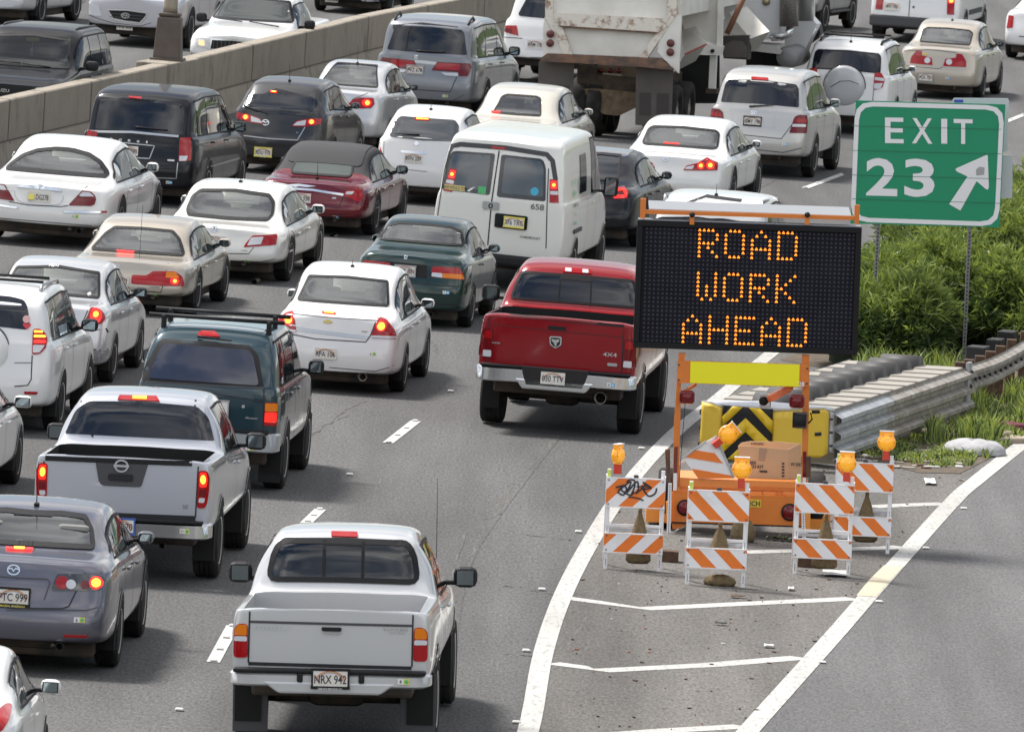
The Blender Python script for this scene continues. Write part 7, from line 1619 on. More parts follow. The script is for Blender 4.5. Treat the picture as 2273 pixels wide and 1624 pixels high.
def message_board():
    F = Loc(1645, 1192, 0, -.030); root = empty('message_board_trailer', F.M); tag(root, 'orange trailer carrying a black message board lit ROAD WORK AHEAD', 'message board')
    A = F.at
    M_BB = mat('board_black', (.006, .006, .008), .55, spec=.25); M_FACE = mat('board_face', (.006, .006, .011), .7, spec=.15, noise=(3, .2, (.012, .012, .020)))
    c = [A('D', *p) for p in ((1415, 488), (1915, 505), (1901, 787), (1405, 772))]; x0 = (c[0].x + c[3].x) / 2; x1 = (c[1].x + c[2].x) / 2; z1 = (c[0].z + c[1].z) / 2; z0 = (c[2].z + c[3].z) / 2
    b = MB(); b.box(((x0 + x1) / 2, .09, (z0 + z1) / 2), (x1 - x0, .14, z1 - z0), M_BB, bev=.01); b.build('cabinet', root)
    fr = MB(); e = .062
    for cx, cz, w, h in (((x0 + x1) / 2, z1 - e / 2, x1 - x0, e), ((x0 + x1) / 2, z0 + e / 2, x1 - x0, e), (x0 + e / 2, (z0 + z1) / 2, e, z1 - z0 - 2 * e), (x1 - e / 2, (z0 + z1) / 2, e, z1 - z0 - 2 * e)): fr.box((cx, .0, cz), (w, .044, h), M_BB, bev=.006)
    fr.build('bezel', root)
    b = MB(); b.box(((x0 + x1) / 2, .10, z1 + .004), (x1 - x0 - .02, .17, .016), mat('cabinet_top', (.35, .36, .40), .4, .5)); b.build('cabinet_top', root)
    b = MB(); b.box(((x0 + x1) / 2, .014, (z0 + z1) / 2), (x1 - x0 - 2 * e - .004, .006, z1 - z0 - 2 * e - .004), M_FACE); face = b.build('display_face', root)
    q = [A('Q', *p) for p in ((118, 340), (2136, 408), (2088, 1500), (84, 1430))]
    def cell(i, j): u, v = i / 47, j / 26; t = q[0].lerp(q[1], u); s_ = q[3].lerp(q[2], u); return t.lerp(s_, v)
    lit = {}
    for txt, cc, rr in (('ROAD', 12, 0), ('WORK', 12, 10), ('AHEAD', 9, 20)):
        for n, ch in enumerate(txt):
            for j, row in enumerate(GL[ch]):
                for i, v in enumerate(row):
                    if v == '1': lit[(cc + n * 6 + i, rr + j)] = (txt, n, ch)
    M_OFF = mat('led_off', (.14, .14, .17), .5); M_ON = mat('led_on', (.9, .3, .02), .3, emit=(1.0, .16, .002), es=.62); M_ONH = mat('led_hot', (1, .6, .1), .3, emit=(1.0, .50, .02), es=.8)
    off = MB(); groups = {}
    for i in range(48):
        for j in range(27):
            p = cell(i, j); k = lit.get((i, j))
            if k: g = groups.setdefault(k[:2], MB()); R_, r_ = .0088, .0093
            else: g = off; R_, r_ = .0078, .0042
            for n in range(3):
                a = math.pi / 2 + n * 2 * math.pi / 3; cx, cz = p.x + R_ * math.cos(a), p.z + R_ * math.sin(a)
                m_ = 8 if k else 4; vs = [(cx + r_ * math.cos(t * 2 * math.pi / m_), .008, cz + r_ * math.sin(t * 2 * math.pi / m_)) for t in range(m_)]
                g.add(vs, [tuple(range(m_))], M_ON if k else M_OFF)
                if k:
                    vs = [(cx + r_ * .55 * math.cos(t * 2 * math.pi / m_), .006, cz + r_ * .55 * math.sin(t * 2 * math.pi / m_)) for t in range(m_)]; g.add(vs, [tuple(range(m_))], M_ONH)
    off.build('unlit_diodes', face, fixn=False)
    for k, g in groups.items(): g.build('lit_letter', face, fixn=False)
    # solar frame on top
    b = MB(); F.slab(b, 'Q', [(90, 160), (2150, 222), (2150, 260), (90, 198)], -.03, .05, M_OR); b.build('top_rail', root)
    for pts in ([(55, 48), (110, 50), (100, 245), (50, 240)], [(2143, 110), (2195, 115), (2185, 305), (2165, 300), (2140, 285)]):
        b = MB(); F.slab(b, 'Q', pts, -.04, .05, M_OR); b.build('rail_post', root)
    b = MB(); p0, p1 = A('Q', 120, 160), A('Q', 2130, 225); b.box(((p0.x + p1.x) / 2, .55, (p0.z + p1.z) / 2 + .006), (p1.x - p0.x - .04, 1.1, .03), mat('solar_panel', (.32, .32, .33), .25, .2), Matrix.Rotation(R(1.0), 3, 'X')); b.build('solar_panel', root)
    for x in (557, 1680):
        p = A('Q', x, 232); b = MB(); b.box((p.x, -.03, p.z - .03), (.05, .04, .09), M_OR, bev=.004); b.build('hinge_bracket', root); b = MB(); b.lathe([(-.075, .026), (-.045, .030), (-.03, .030)], M_BLACK, 'y', (p.x, 0, A('Q', x, 205).z), 16); b.build('knob', root)
    # posts and yellow strip
    for sg, pts, y in ((-1, [(640, 30), (685, 30), (655, 200), (650, 480), (640, 900), (636, 1000), (600, 1000), (608, 500)], .02), (1, [(1445, 40), (1492, 45), (1490, 340), (1482, 700), (1480, 1000), (1440, 1000), (1447, 500)], .02)):
        b = MB(); F.slab(b, 'H', pts, y, .09, M_OR); b.build('post', root)
        b = MB(); P = [(612, 640), (634, 640), (628, 812), (606, 812)] if sg < 0 else [(1450, 672), (1472, 672), (1470, 840), (1448, 840)]; F.slab(b, 'H', P, y - .008, .01, M_DRED); b.build('red_reflector', root)
        b = MB(); P = [(606, 812), (630, 812), (626, 925), (603, 925)] if sg < 0 else [(1448, 840), (1470, 840), (1468, 930), (1446, 930)]; F.slab(b, 'H', P, y - .008, .01, M_WF); b.build('white_reflector', root)
    b = MB(); F.slab(b, 'H', [(632, 78), (1490, 105), (1486, 248), (1425, 252), (715, 226), (626, 226)], -.04, .04, M_OR); o = b.build('crossbar', root)
    b = MB(); F.slab(b, 'H', [(716, 84), (1429, 104), (1424, 249), (713, 224)], -.05, .008, mat('fluorescent_yellow', (.86, .80, .005), .45)); b.build('yellow_strip', root)
    p = A('H', 1440, 232, -.05); v2, fs = text_mesh('28', .03); b = MB(); b.add([(p.x + a * .045, -.054, p.z + c_ * .05) for a, c_ in v2], fs, M_STW); b.build('unit_number', root, fixn=False)
    for a in ((640, 105), (640, 205), (1478, 130), (1475, 228)):
        p = A('H', *a, -.05); b = MB(); b.lathe([(-.056, .010), (-.04, .010)], M_GREY, 'y', (p.x, 0, p.z), 8); b.build('bolt', root)
    for cx, cy in ((694, 315), (1410, 342)):
        p = A('H', cx, cy, -.06); b = MB(); b.box((p.x, -.09, p.z), (.16, .07, .145), M_DRED, bev=.03); o = b.build('marker_lamp', root); b = MB(); b.lathe([(-.135, .045), (-.12, .055)], M_DRED, 'y', (p.x, 0, p.z), 20); b.build('lamp_lens', o)
    # winch, crank, tow bar
    p = A('H', 1425, 465, -.03); b = MB(); b.lathe([(-.07, .085), (.07, .085)], M_BLACK, 'x', (p.x, -.05, p.z), 18); b.box((p.x + .02, -.05, p.z), (.12, .1, .17), M_GREY, bev=.01); b.build('winch', root)
    b = MB(); b.tube([A('H', 1485, 488, -.08), A('H', 1510, 460, -.08), A('H', 1500, 418, -.08)], .010, M_BLACK, 6); b.tube([A('H', 1508, 414, -.08), A('H', 1560, 412, -.08)], .018, M_BLACK, 8); b.build('winch_crank', root)
    b = MB(); b.tube([A('H', 1360, 262, .2), A('H', 1215, 332, .35)], .042, mat('salmon_tube', (.80, .25, .12), .4), 14); b.build('mast_strut', root); b = MB(); q0 = A('H', 1205, 340, .35); b.box(q0, (.12, .06, .14), M_STEEL, bev=.01); b.lathe([(.30, .05), (.31, .05)], M_BLACK, 'y', (q0.x - .02, 0, q0.z), 14); b.build('strut_bracket', root)
    for q_ in ([(660, 290), (690, 270), (755, 232)], [(1385, 262), (1340, 250)]):
        b = MB(); b.tube([A('H', *v, .05) for v in q_], .018, M_OR, 8); b.build('gusset', root)
    b = MB(); b.tube([A('H', 682, 350, .0), A('H', 655, 690, 0), A('H', 640, 900, 0)], .004, M_BLACK, 5); b.build('cable', root)
    # body
    b = MB(); F.slab(b, 'H', [(595, 938), (1442, 965), (1440, 1158), (590, 1130)], -.02, .10, M_OR); b.build('rear_beam', root)
    b = MB(); F.slab(b, 'H', [(592, 1128), (1440, 1156), (1440, 1166), (592, 1138)], -.025, .08, M_BLACK); b.build('beam_edge', root)
    b = MB(); F.slab(b, 'H', [(650, 842), (1020, 856), (1420, 868), (1405, 960), (640, 940)], .06, .9, M_ORP); o = b.build('battery_box', root)
    g = MB()
    for x in range(1110, 1400, 22): F.slab(g, 'H', [(x, 898 + (x - 1110) * .035), (x + 13, 898 + (x - 1110) * .035), (x + 13, 925 + (x - 1110) * .035), (x, 925 + (x - 1110) * .035)], .045, .02, mat('orange_plastic_rib', (.70, .20, .03), .4))
    g.build('box_ribs', o)
    for a in (1105, 1185, 1320): g = MB(); F.slab(g, 'H', [(a, 930), (a + 85, 934), (a + 85, 960), (a, 956)], .035, .03, M_ORP); g.build('box_latch', o)
    g = MB(); F.slab(g, 'H', [(640, 895), (1410, 922), (1410, 930), (640, 903)], .04, .03, mat('orange_plastic_rib', (.70, .20, .03), .4)); g.build('lid_seam', o)
    for pts in ([(428, 992), (596, 996), (590, 1136), (425, 1130)], [(1465, 1042), (1632, 1046), (1625, 1182), (1464, 1178)]): b = MB(); F.slab(b, 'H', pts, .3, .8, mat('orange_fender', (.85, .32, .05), .45)); b.build('fender', root)
    for cx, cy, r in ((680, 1036, .068), (1364, 1066, .075)):
        p = A('H', cx, cy, -.02); b = MB(); b.lathe([(-.04, r + .018), (-.02, r + .018)], M_BLACK, 'y', (p.x, 0, p.z), 24); o = b.build('tail_lamp', root); b = MB(); b.lathe([(-.062, .0001), (-.058, r * .6), (-.045, r)], M_DRED, 'y', (p.x, 0, p.z), 24, close=False); b.build('lamp_lens', o)
    b = MB(); F.slab(b, 'H', [(985, 978), (1178, 985), (1176, 1036), (984, 1030)], -.028, .008, mat('label_yellow', (.72, .52, .03), .5)); o = b.build('maker_label', root)
    p = A('H', 1082, 1008, -.03); v2, fs = text_mesh('VERTECH', .03); b = MB(); b.add([(p.x + a * .05, -.032, p.z + c_ * .055) for a, c_ in v2], fs, M_INK); b.build('label_letters', o, fixn=False)
    # axle and wheels
    p = A('H', 1010, 1130, .5); b = MB(); b.tube([(-.85, .6, .33), (.85, .6, .33)], .035, M_BLACK, 8); b.build('axle', root)
    for sg in (-1, 1):
        b = MB(); b.lathe([(sg * .80 - .09, .2), (sg * .80 - .09, .30), (sg * .80 - .06, .33), (sg * .80 + .06, .33), (sg * .80 + .09, .30), (sg * .80 + .09, .2)], M_RUBBER, 'x', (0, .6, .33), 28); b.build('wheel', root)
    b = MB(); b.box((0, 1.4, .42), (.09, 1.8, .09), M_OR); b.build('tow_bar', root)
    # outrigger jacks: perforated posts on wooden blocks
    for pts, hx in (([(572, 880), (594, 880), (582, 1345), (556, 1345)], 580), ([(1440, 1060), (1462, 1060), (1478, 1425), (1452, 1425)], 1500)):
        b = MB(); F.slab(b, 'H', pts, -.12, .035, M_WF); o = b.build('jack_post', root); g = MB(); a = Vector(((pts[0][0] + pts[1][0]) / 2, pts[0][1])); c_ = Vector(((pts[2][0] + pts[3][0]) / 2, pts[2][1])); n = int((c_ - a).length / 15)
        for k in range(n): v = a.lerp(c_, (k + .5) / n); w = A('H', v.x, v.y, -.12); g.box((w.x, -.121, w.z), (.010, .004, .010), M_BLACK)
        g.build('post_holes', o)
    for pts in ([(550, 660), (583, 655), (585, 880), (570, 880), (556, 770)], [(1470, 705), (1502, 705), (1500, 840), (1472, 840)]): b = MB(); F.slab(b, 'H', pts, .0, .05, M_RUST); b.build('rusty_jack', root)
    for pts in ([(556, 998), (596, 992), (592, 1136), (556, 1138)], [(1466, 1044), (1500, 1044), (1496, 1180), (1462, 1178)]): b = MB(); F.slab(b, 'H', pts, -.11, .05, mat('orange_fender', (.85, .32, .05), .45)); b.build('jack_sleeve', root)
    b = MB(); F.slab(b, 'H', [(592, 1136), (705, 1140), (650, 1172), (600, 1176)], .0, .05, M_OR); b.build('corner_gusset', root); b = MB(); b.tube([A('H', 705, 1142, .1), A('H', 600, 1205, .1)], .02, M_STEEL, 8); b.build('stay_rod', root)
    for cx, cy, lab in ((581, 1372, 'rotten wooden block under the left jack of the orange trailer'), (1467, 1405, 'rotten wooden block under the right jack of the orange trailer')):
        px_, py_ = D('H', cx, cy + 18); p = G(px_, py_); b = MB(); b.box((0, 0, .06), (.17, .22, .12), mat('old_wood', (.12, .07, .045), .9, noise=(14, .2, (.06, .035, .02))), bev=.01); o = b.build('wooden_block'); o.location = p; tag(o, lab, 'wooden block')
    # carton on the trailer
    CB = mat('cardboard', (.58, .44, .28), .85, noise=(3, .3, (.50, .37, .23))); ci = mat('cardboard_inside', (.64, .51, .34), .9)
    r2 = empty('cardboard_box', F.M); tag(r2, 'open torn cardboard box standing on the orange trailer', 'box')
    b = MB(); F.slab(b, 'N', [(705, 1225), (900, 1232), (1290, 1268), (1300, 1618), (740, 1600)], .35, .012, CB); b.build('front_panel', r2)
    b = MB(); F.slab(b, 'N', [(1292, 1268), (1436, 1195), (1445, 1620), (1300, 1622)], .36, .012, CB); b.build('side_panel', r2)
    b = MB(); F.slab(b, 'N', [(850, 1168), (1170, 1175), (1430, 1200), (1430, 1420), (800, 1420)], .85, .012, ci); b.build('back_panel', r2)
    b = MB(); F.slab(b, 'N', [(708, 1222), (745, 1185), (850, 1168), (860, 1300), (720, 1290)], .60, .012, ci); b.build('left_panel', r2)
    for t_, x, y, h, sx in (('505', 878, 1420, .035, 1.0), ('CH KIT', 925, 1466, .035, .95), ('PF 505', 1380, 1440, .035, .8), ('ACROSPEC', 930, 1200, .022, 1.0)):
        yy = .34 if y > 1250 else .84; p = A('N', x, y, yy); v2, fs = text_mesh(t_, .03); b = MB(); b.add([(p.x + a * h * sx, yy, p.z + c_ * h) for a, c_ in v2], fs, M_INK); b.build('printed_letters', r2, fixn=False)
    b = MB(); F.slab(b, 'N', [(955, 1250), (1040, 1258), (1010, 1400), (945, 1390)], .342, .006, mat('tape_brown', (.36, .27, .19), .4)); b.build('tape', r2); b = MB(); F.slab(b, 'N', [(955, 1508), (1048, 1512), (1046, 1534), (953, 1530)], .342, .006, M_INK, .01); b.build('hand_hole', r2)
    b = MB()
    for i in range(5): F.slab(b, 'N', [(1215, 1420 + i * 36), (1245, 1422 + i * 36), (1245, 1440 + i * 36), (1215, 1438 + i * 36)], .342, .005, M_INK)
    b.build('handling_marks', r2)
    # toppled barricade leaning on the trailer
    r3 = empty('barricade', F.M); tag(r3, 'toppled striped barricade leaning over the left end of the orange trailer', 'barricade', 'striped folding barricades round the message board')
    b = MB(); F.slab(b, 'N', [(60, 1355), (350, 1165), (450, 1108), (662, 1600), (240, 1606)], .03, .03, M_WF); b.build('upper_panel', r3)
    os_ = mat('sheeting_orange', (.82, .20, .02), .4)
    for q_ in ([(190, 1270), (432, 1308), (530, 1428), (75, 1352)], [(165, 1488), (625, 1568), (650, 1600), (242, 1602)]): b = MB(); F.slab(b, 'N', q_, .024, .006, os_); b.build('orange_stripe', r3)
    for q_ in ([(430, 1110), (455, 1105), (672, 1595), (650, 1600)], [(60, 1355), (330, 1160), (335, 1180), (70, 1372)]): b = MB(); F.slab(b, 'N', q_, .015, .03, M_GALV); b.build('panel_edge', r3)
    b = MB(); F.slab(b, 'N', [(20, 1440), (75, 1380), (95, 1400), (20, 1500)], .10, .03, M_WF); b.build('front_leg', r3)
    p = A('N', 430, 1215, .02); q_ = A('N', 600, 1075, .02); ang = math.atan2(q_.x - p.x, q_.z - p.z); flasher(F.M, p.x, .0, p.z, 8, 'amber flasher on the toppled barricade, tilted to the right', ang)
    px_, py_ = D('H', 1310, 1262); p = G(px_, py_)
    b = MB(); rn = random.Random(3); n = 14; vs = [(-.17 + .34 * i / n, .25 * math.sin(j * math.pi / 4) * (.5 + .5 * math.sin(i * 1.9)), .015 + .05 * abs(math.cos(j * math.pi / 4)) * (1 + .5 * math.sin(i * 2.3)) * (1 - abs(i / n - .45))) for i in range(n + 1) for j in range(5)]
    b.add(vs, [(i * 5 + j, i * 5 + j + 1, (i + 1) * 5 + j + 1, (i + 1) * 5 + j) for i in range(n) for j in range(4)], mat('work_glove', (.45, .48, .33), .9), True); o = b.build('work_glove'); o.location = p; tag(o, 'dirty pale green work glove lying under the orange trailer', 'glove')
    return F
def build_barricades():
    F = barricade((1343.4, 1263.4), (1462.5, 1268.5), -1, 'leftmost barricade, its upper panel tagged with black graffiti', lx=-.20, ly=62, ph=(.03, .12), graffiti=True, llabel='amber flasher turned sideways on the graffitied barricade', k=.965)
    sandbag(F.M, .06, .10, .08, .66, .26, 'brown sandbag hanging in the graffitied barricade')
    F = barricade((1523.8, 1299), (1649.7, 1304), 1, 'centre barricade standing nearest the camera in front of the yellow label', lx=.22, ly=0, ph=(.235, .24), llabel='amber flasher on the centre barricade in front of the cardboard box', k=.99)
    sandbag(F.M, .03, .10, .20, .66, .26, 'brown sandbag hanging in the centre barricade'); sandbag(F.M, .05, .12, .0, .11, .34, 'brown sandbag lying on the ground under the centre barricade', True)
    F = barricade((1763, 1275), (1882.7, 1280.4), 1, 'right front barricade before the right end of the orange trailer', lx=.22, ly=0, ph=(.235, .24), llabel='amber flasher on the right front barricade', k=.965)
    sandbag(F.M, .03, .10, .08, .66, .27, 'brown sandbag hanging in the right front barricade')
    F = barricade((1852, 1224), (1971, 1229), 1, 'right rear barricade, half hidden behind the right front one', lx=.22, ly=0, ph=(.0, .04), llabel='amber flasher on the right rear barricade, highest of the standing ones', k=.97)
    sandbag(F.M, .04, .10, .12, .66, .26, 'brown sandbag hanging in the right rear barricade')
    F = Loc(*D('H', 1055, 1262)); sandbag(F.M, 0, 0, 0, .24, .27, 'round brown sandbag on the ground behind the centre barricade', True)

def exit_sign():
    F = Loc(2137, 832, 0, -.020); root = empty('exit_sign', F.M); tag(root, 'green roadside sign reading EXIT 23 with a white arrow', 'road sign')
    GS = mat('sign_green', (.0, .27, .13), .35, noise=(2.5, .3, (.0, .235, .115))); WH = M_ROADSIGNW
    b = MB(); F.slab(b, 'C', [(1176, 656), (2152, 682), (2112, 1484), (1140, 1458)], 0, .02, GS); b.build('sign_panel', root)
    P = [F.at('C', *p) for p in ((1172, 662), (2146, 690), (2108, 1478), (1140, 1446))]; out = roundpoly([(p.x, p.z) for p in P], .22)
    cx = sum(p.x for p in P) / 4; cz = sum(p.z for p in P) / 4; w = .058
    inn = roundpoly([(p.x + (w if p.x < cx else -w), p.z + (w if p.z < cz else -w)) for p in P], .18)
    b = MB(); n = len(out); vs = [(x, -.004, z) for x, z in out] + [(x, -.004, z) for x, z in inn]; b.add(vs, [(i, (i + 1) % n, n + (i + 1) % n, n + i) for i in range(n)], WH); b.build('border', root, fixn=False)
    def put(txt, bx, nm, bold, tr=.06):
        """text stretched into a photo box: (x0, y0, x1, y1)"""
        v2, fs = text_mesh(txt, bold); xs = [a for a, _ in v2]; x0, x1 = min(xs), max(xs); b = MB()
        for_ = []
        for a, c in v2:
            u = (a - x0) / (x1 - x0); v = .5 - c; p = F.at('C', lerp(bx[0], bx[2], u), lerp(bx[1], bx[3], v) + (u - .5) * bx[4], -.005); for_.append(p)
        b.add(for_, fs, WH); b.build(nm, root, fixn=False)
    put('E', (1366, 768, 1488, 935, 2), 'letter', .02); put('X', (1542, 772, 1675, 937, 3), 'letter', .02); put('I', (1733, 776, 1772, 938, 1), 'letter', .02); put('T', (1814, 778, 1938, 940, 3), 'letter', .02)
    put('2', (1242, 1032, 1446, 1278, 6), 'numeral', .035); put('3', (1492, 1036, 1690, 1286, 6), 'numeral', .035)
    b = MB(); q = [F.at('C', *p, -.005) for p in ((2022, 1014), (2036, 1012), (2044, 1222), (2036, 1238), (2024, 1234), (1964, 1182), (1858, 1374), (1784, 1332), (1904, 1152), (1836, 1120), (1824, 1106), (1836, 1096))]
    v2, f2 = fill([(p.x, p.z) for p in q], .2); b.add([(x, -.005, z) for x, z in v2], f2, WH); b.build('arrow', root, fixn=False)
    b = MB(); F.slab(b, 'C', [(1960, 1106), (1984, 1088), (2016, 1093), (2012, 1140), (1962, 1146)], -.009, .003, mat('bare_aluminium', (.35, .36, .37), .4, .5)); b.build('repair_patch', root)
    b = MB()
    for y0, y1 in ((820, 843), (980, 1003), (1140, 1166), (1296, 1325)): F.slab(b, 'C', [(1150, y0), (2125, y1), (2125, y1 + 3), (1150, y0 + 3)], -.0075, .003, mat('sign_seam', (.02, .16, .09), .6))
    b.build('panel_seam', root)
    for x, y1 in ((1322, 1470), (1920, 1485)):
        p = F.at('C', x, y1, .04); q = Vector((p.x + .0, .04, 0)); 
        b = MB(); b.box((p.x, .05, p.z / 2 + .2), (.05, .05, p.z + .6), mat('post_steel', (.20, .20, .20), .6, .4)); o = b.build('sign_post', root)
        g = MB()
        for k in range(int(p.z / .05)): g.box((p.x, .0235, k * .05 + .03), (.016, .004, .022), M_BLACK)
        g.build('post_holes', o)
    r2 = empty('sign_back', F.M); tag(r2, 'bare backs of two more signs showing behind the right edge of the exit sign', 'road sign')
    wb = mat('sign_back_grey', (.55, .57, .60), .5); b = MB(); F.slab(b, 'C', [(1818, 640), (2168, 642), (2176, 655), (2165, 985), (2155, 990), (1800, 980), (1808, 650)], .25, .02, wb, .03); b.build('sign_plate', r2)
    b = MB(); F.slab(b, 'C', [(1900, 1008), (2195, 1012), (2200, 1022), (2196, 1290), (2185, 1294), (1900, 1290)], .25, .02, wb, .03); b.build('sign_plate', r2)
    b = MB(); F.slab(b, 'C', [(1818, 651), (1877, 651), (1875, 670), (1817, 669)], .243, .004, mat('sign_blue_label', (.05, .08, .5), .5)); b.build('blue_label', r2)

def corrug(b, P, z0, z1, folds, depth, m, side=1, n=None):
    """corrugated beam along ground path P (world xy), facing right of travel"""
    k = folds * 8 + 1; vs = []
    for i, p in enumerate(P):
        t = P[min(i + 1, len(P) - 1)] - P[max(i - 1, 0)]; t.z = 0; t.normalize(); nn = Vector((t.y, -t.x, 0)) * side
        for j in range(k):
            u = j / (k - 1); d = depth * (.5 - .5 * math.cos(u * folds * 2 * math.pi)); d = depth * max(0, min(1, (d / depth - .5) * 1.7 + .5)); q = p + nn * d; vs.append((q.x, q.y, lerp(z0, z1, u)))
    b.add(vs, [(i * k + j, i * k + j + 1, (i + 1) * k + j + 1, (i + 1) * k + j) for i in range(len(P) - 1) for j in range(k - 1)], m, False)
def crash_cushion():
    A0 = G(1838, 1042); B0 = G(2138, 938); dv = B0 - A0; hd = math.degrees(math.atan2(dv.x, dv.y)); LOG('cushion heading', hd, 'len', dv.length)
    W_C = 1.50; Ln = dv.length; F = Loc(1690, 1036, hd, -.02); root = empty('crash_cushion', F.M); tag(root, 'crash cushion with a dented yellow nose and steel side rails at the gore', 'crash cushion')
    YL = mat('nose_yellow', (.74, .50, .04), .45, noise=(4, .3, (.66, .44, .04))); BG = mat('beige_diaphragm', (.35, .325, .285), .7, noise=(5, .3, (.26, .24, .21))); BKR = mat('black_tube', (.035, .034, .034), .6, noise=(4, .3, (.06, .058, .056)))
    # nose wraps round a shallow curve
    def nose(t, pts, off, m, nm, step=.08, parent=None):
        poly = [((F0.at(t, x, y, 0)).x, (F0.at(t, x, y, 0)).z) for x, y in pts]; v2, f2 = fill(poly, step); b = MB()
        def Y(x): return -.16 * (1 - (x / .8) ** 2) - off + (.05 * math.sin((x + .62) * 30) * max(0, 1 - abs(x + .68) / .14) if x < -.5 else 0)
        n = len(v2); vs = [(x, Y(x), z) for x, z in v2] + [(x, Y(x) + .03, z) for x, z in v2]
        ec = {}
        for f in f2:
            for i in range(3): e = (f[i], f[(i + 1) % 3]); ec.setdefault(tuple(sorted(e)), []).append(e)
        fs = [tuple(f) for f in f2] + [tuple(q + n for q in f)[::-1] for f in f2] + [(e[0][0], e[0][1], e[0][1] + n, e[0][0] + n) for e in ec.values() if len(e) == 1]
        b.add(vs, fs, m, True); o = b.build(nm, parent); return o
    F0 = Loc(1690, 1036, 0, -.02); r0 = empty('nose_frame', F0.M)
    r0.name = 'nose'; r0.parent = root; r0.matrix_world = F0.M
    nose('N', [(282, 705), (420, 745), (525, 775), (515, 1010), (500, 1300), (255, 1240), (262, 1100), (275, 900)], .0, YL, 'nose_panel', parent=r0)
    nose('N', [(1100, 818), (1700, 798), (1725, 800), (1765, 830), (1750, 1310), (1665, 1358), (1100, 1340)], .0, YL, 'nose_panel', parent=r0)
    o = nose('N', [(528, 738), (1108, 782), (1092, 1380), (505, 1345)], .02, M_BLACK, 'chevron_plate', parent=r0)
    YC = mat('chevron_yellow', (.68, .45, .01), .4)
    for q in ([(640, 748), (760, 757), (520, 985), (522, 868)], [(830, 763), (960, 773), (1106, 915), (1100, 1070)], [(790, 885), (1090, 1180), (1090, 1350), (790, 1045)], [(790, 885), (790, 1045), (500, 1310), (505, 1180), (560, 1100)]): nose('N', q, .028, YC, 'chevron_stripe', parent=r0)
    nose('N', [(572, 1368), (712, 1235), (720, 1300), (710, 1375)], .028, YC, 'chevron_stripe', parent=r0)
    nose('N', [(1600, 1062), (1675, 1058), (1678, 1098), (1600, 1100)], .01, M_INK, 'bolt_slot', parent=r0)
    nose('N', [(270, 700), (420, 690), (960, 690), (1730, 760), (1830, 790), (1840, 830), (1700, 800), (1108, 815), (525, 772), (380, 735)], -.02, mat('pale_steel', (.62, .63, .66), .4, .5), 'nose_cap', parent=r0)
    nose('N', [(1768, 800), (1830, 805), (1815, 1300), (1752, 1308)], -.03, M_GALV, 'corner_post', parent=r0)
    for y in (915, 1070, 1225): p = F0.at('N', 1790, y, 0); b = MB(); b.box((p.x, .03, p.z), (.05, .04, .03), M_GREY, bev=.01); b.build('bolt', r0)
    # side rails in nested panels, right side seen
    Mi = F.Mi; a = Mi @ A0; bb = Mi @ B0; nP = 5
    z0_, z1_ = .10, .66
    for i in range(nP):
        y0, y1 = Ln * i / nP - .15, Ln * (i + 1) / nP + .25; off = .02 + .012 * (nP - i)
        P = [Vector((lerp(a.x, bb.x, max(0, y0) / Ln) + off, lerp(a.y, bb.y, y0 / Ln), 0)), Vector((lerp(a.x, bb.x, y1 / Ln) + off - .02, lerp(a.y, bb.y, y1 / Ln), 0))]
        b = MB(); corrug(b, [P[0].lerp(P[1], k / 4) for k in range(5)], z0_, z1_, 3, .085, M_GALV if i < 2 else mat('dusty_steel', (.42, .40, .37), .5, .35, noise=(7, .16, (.24, .20, .16)))); b.build('side_rail', root, fixn=False)
        b = MB(); P2 = [Vector((-p.x + 2 * (a.x - .75) + 0, p.y, 0)) for p in P]; P2 = [Vector((p.x - W_C, p.y, 0)) for p in P]; corrug(b, P2, z0_, z1_, 3, .085, M_GALV, -1); b.build('side_rail', root, fixn=False)
        for k in range(3): p = P[0].lerp(P[1], .25 + k * .27); b = MB(); b.box((p.x + .03, p.y, .385), (.06, .16, .07), M_GREY, bev=.01); b.build('rail_slot', root)
    nR = 11
    for i in range(nR):
        t = (i + .6) / nR; y = lerp(a.y, bb.y, t); xr = lerp(a.x, bb.x, t) - .02; xl = xr - W_C + .06
        for x0, x1, m, nm in ((xl, xl + .50, BG, 'diaphragm'), (xr - .52, xr, BG, 'diaphragm')):
            b = MB(); b.box(((x0 + x1) / 2, y, .62), (x1 - x0, Ln / nR * .66, .09), m, bev=.015); b.box(((x0 + x1) / 2, y, .32), (x1 - x0, .05, .6), m); b.build(nm, root)
        b = MB(); x0, x1 = xl + .47, xr - .50; rr = Ln / nR * .36
        b.lathe([(x0, rr), (x1, rr)], BKR, 'x', (0, y + .05, .69 - rr * .62), 20); 
        b.build('energy_tube', root)
    b = MB(); b.box((bb.x + .04, bb.y, .40), (.05, .18, .66), M_GALV, bev=.01); b.build('end_plate', root)
    # guardrail running on behind
    gp_ = bez([(2137, 938), (2200, 915), (2273, 872), (2380, 800), (2520, 720)], 6); P = [G(x, y) for x, y in gp_]
    r = empty('guardrail', Matrix.Translation(P[0])); tag(r, 'steel guardrail curving away behind the crash cushion at the right edge', 'guardrail'); P = [p - P[0] for p in P]
    b = MB(); corrug(b, P, .36, .70, 2, .09, mat('dusty_steel', (.42, .40, .37), .5, .35)); b.build('rail', r, fixn=False)
    for i in range(1, len(P) - 1, 2): t = (P[i + 1] - P[i - 1]).normalized(); n = Vector((t.y, -t.x, 0)); q = P[i] - n * .12; b = MB(); b.box((q.x, q.y, .36), (.12, .15, .72), mat('old_wood', (.12, .07, .045), .9)); b.build('post', r)
    b = MB()
    for i in range(1, len(P) - 1): q = P[i]; t = (P[i + 1] - P[i - 1]).normalized(); n = Vector((t.y, -t.x, 0)); q = q + n * .085; b.box((q.x, q.y, .53), (.03, .08, .03), M_BLACK)
    b.build('splice_bolts', r)
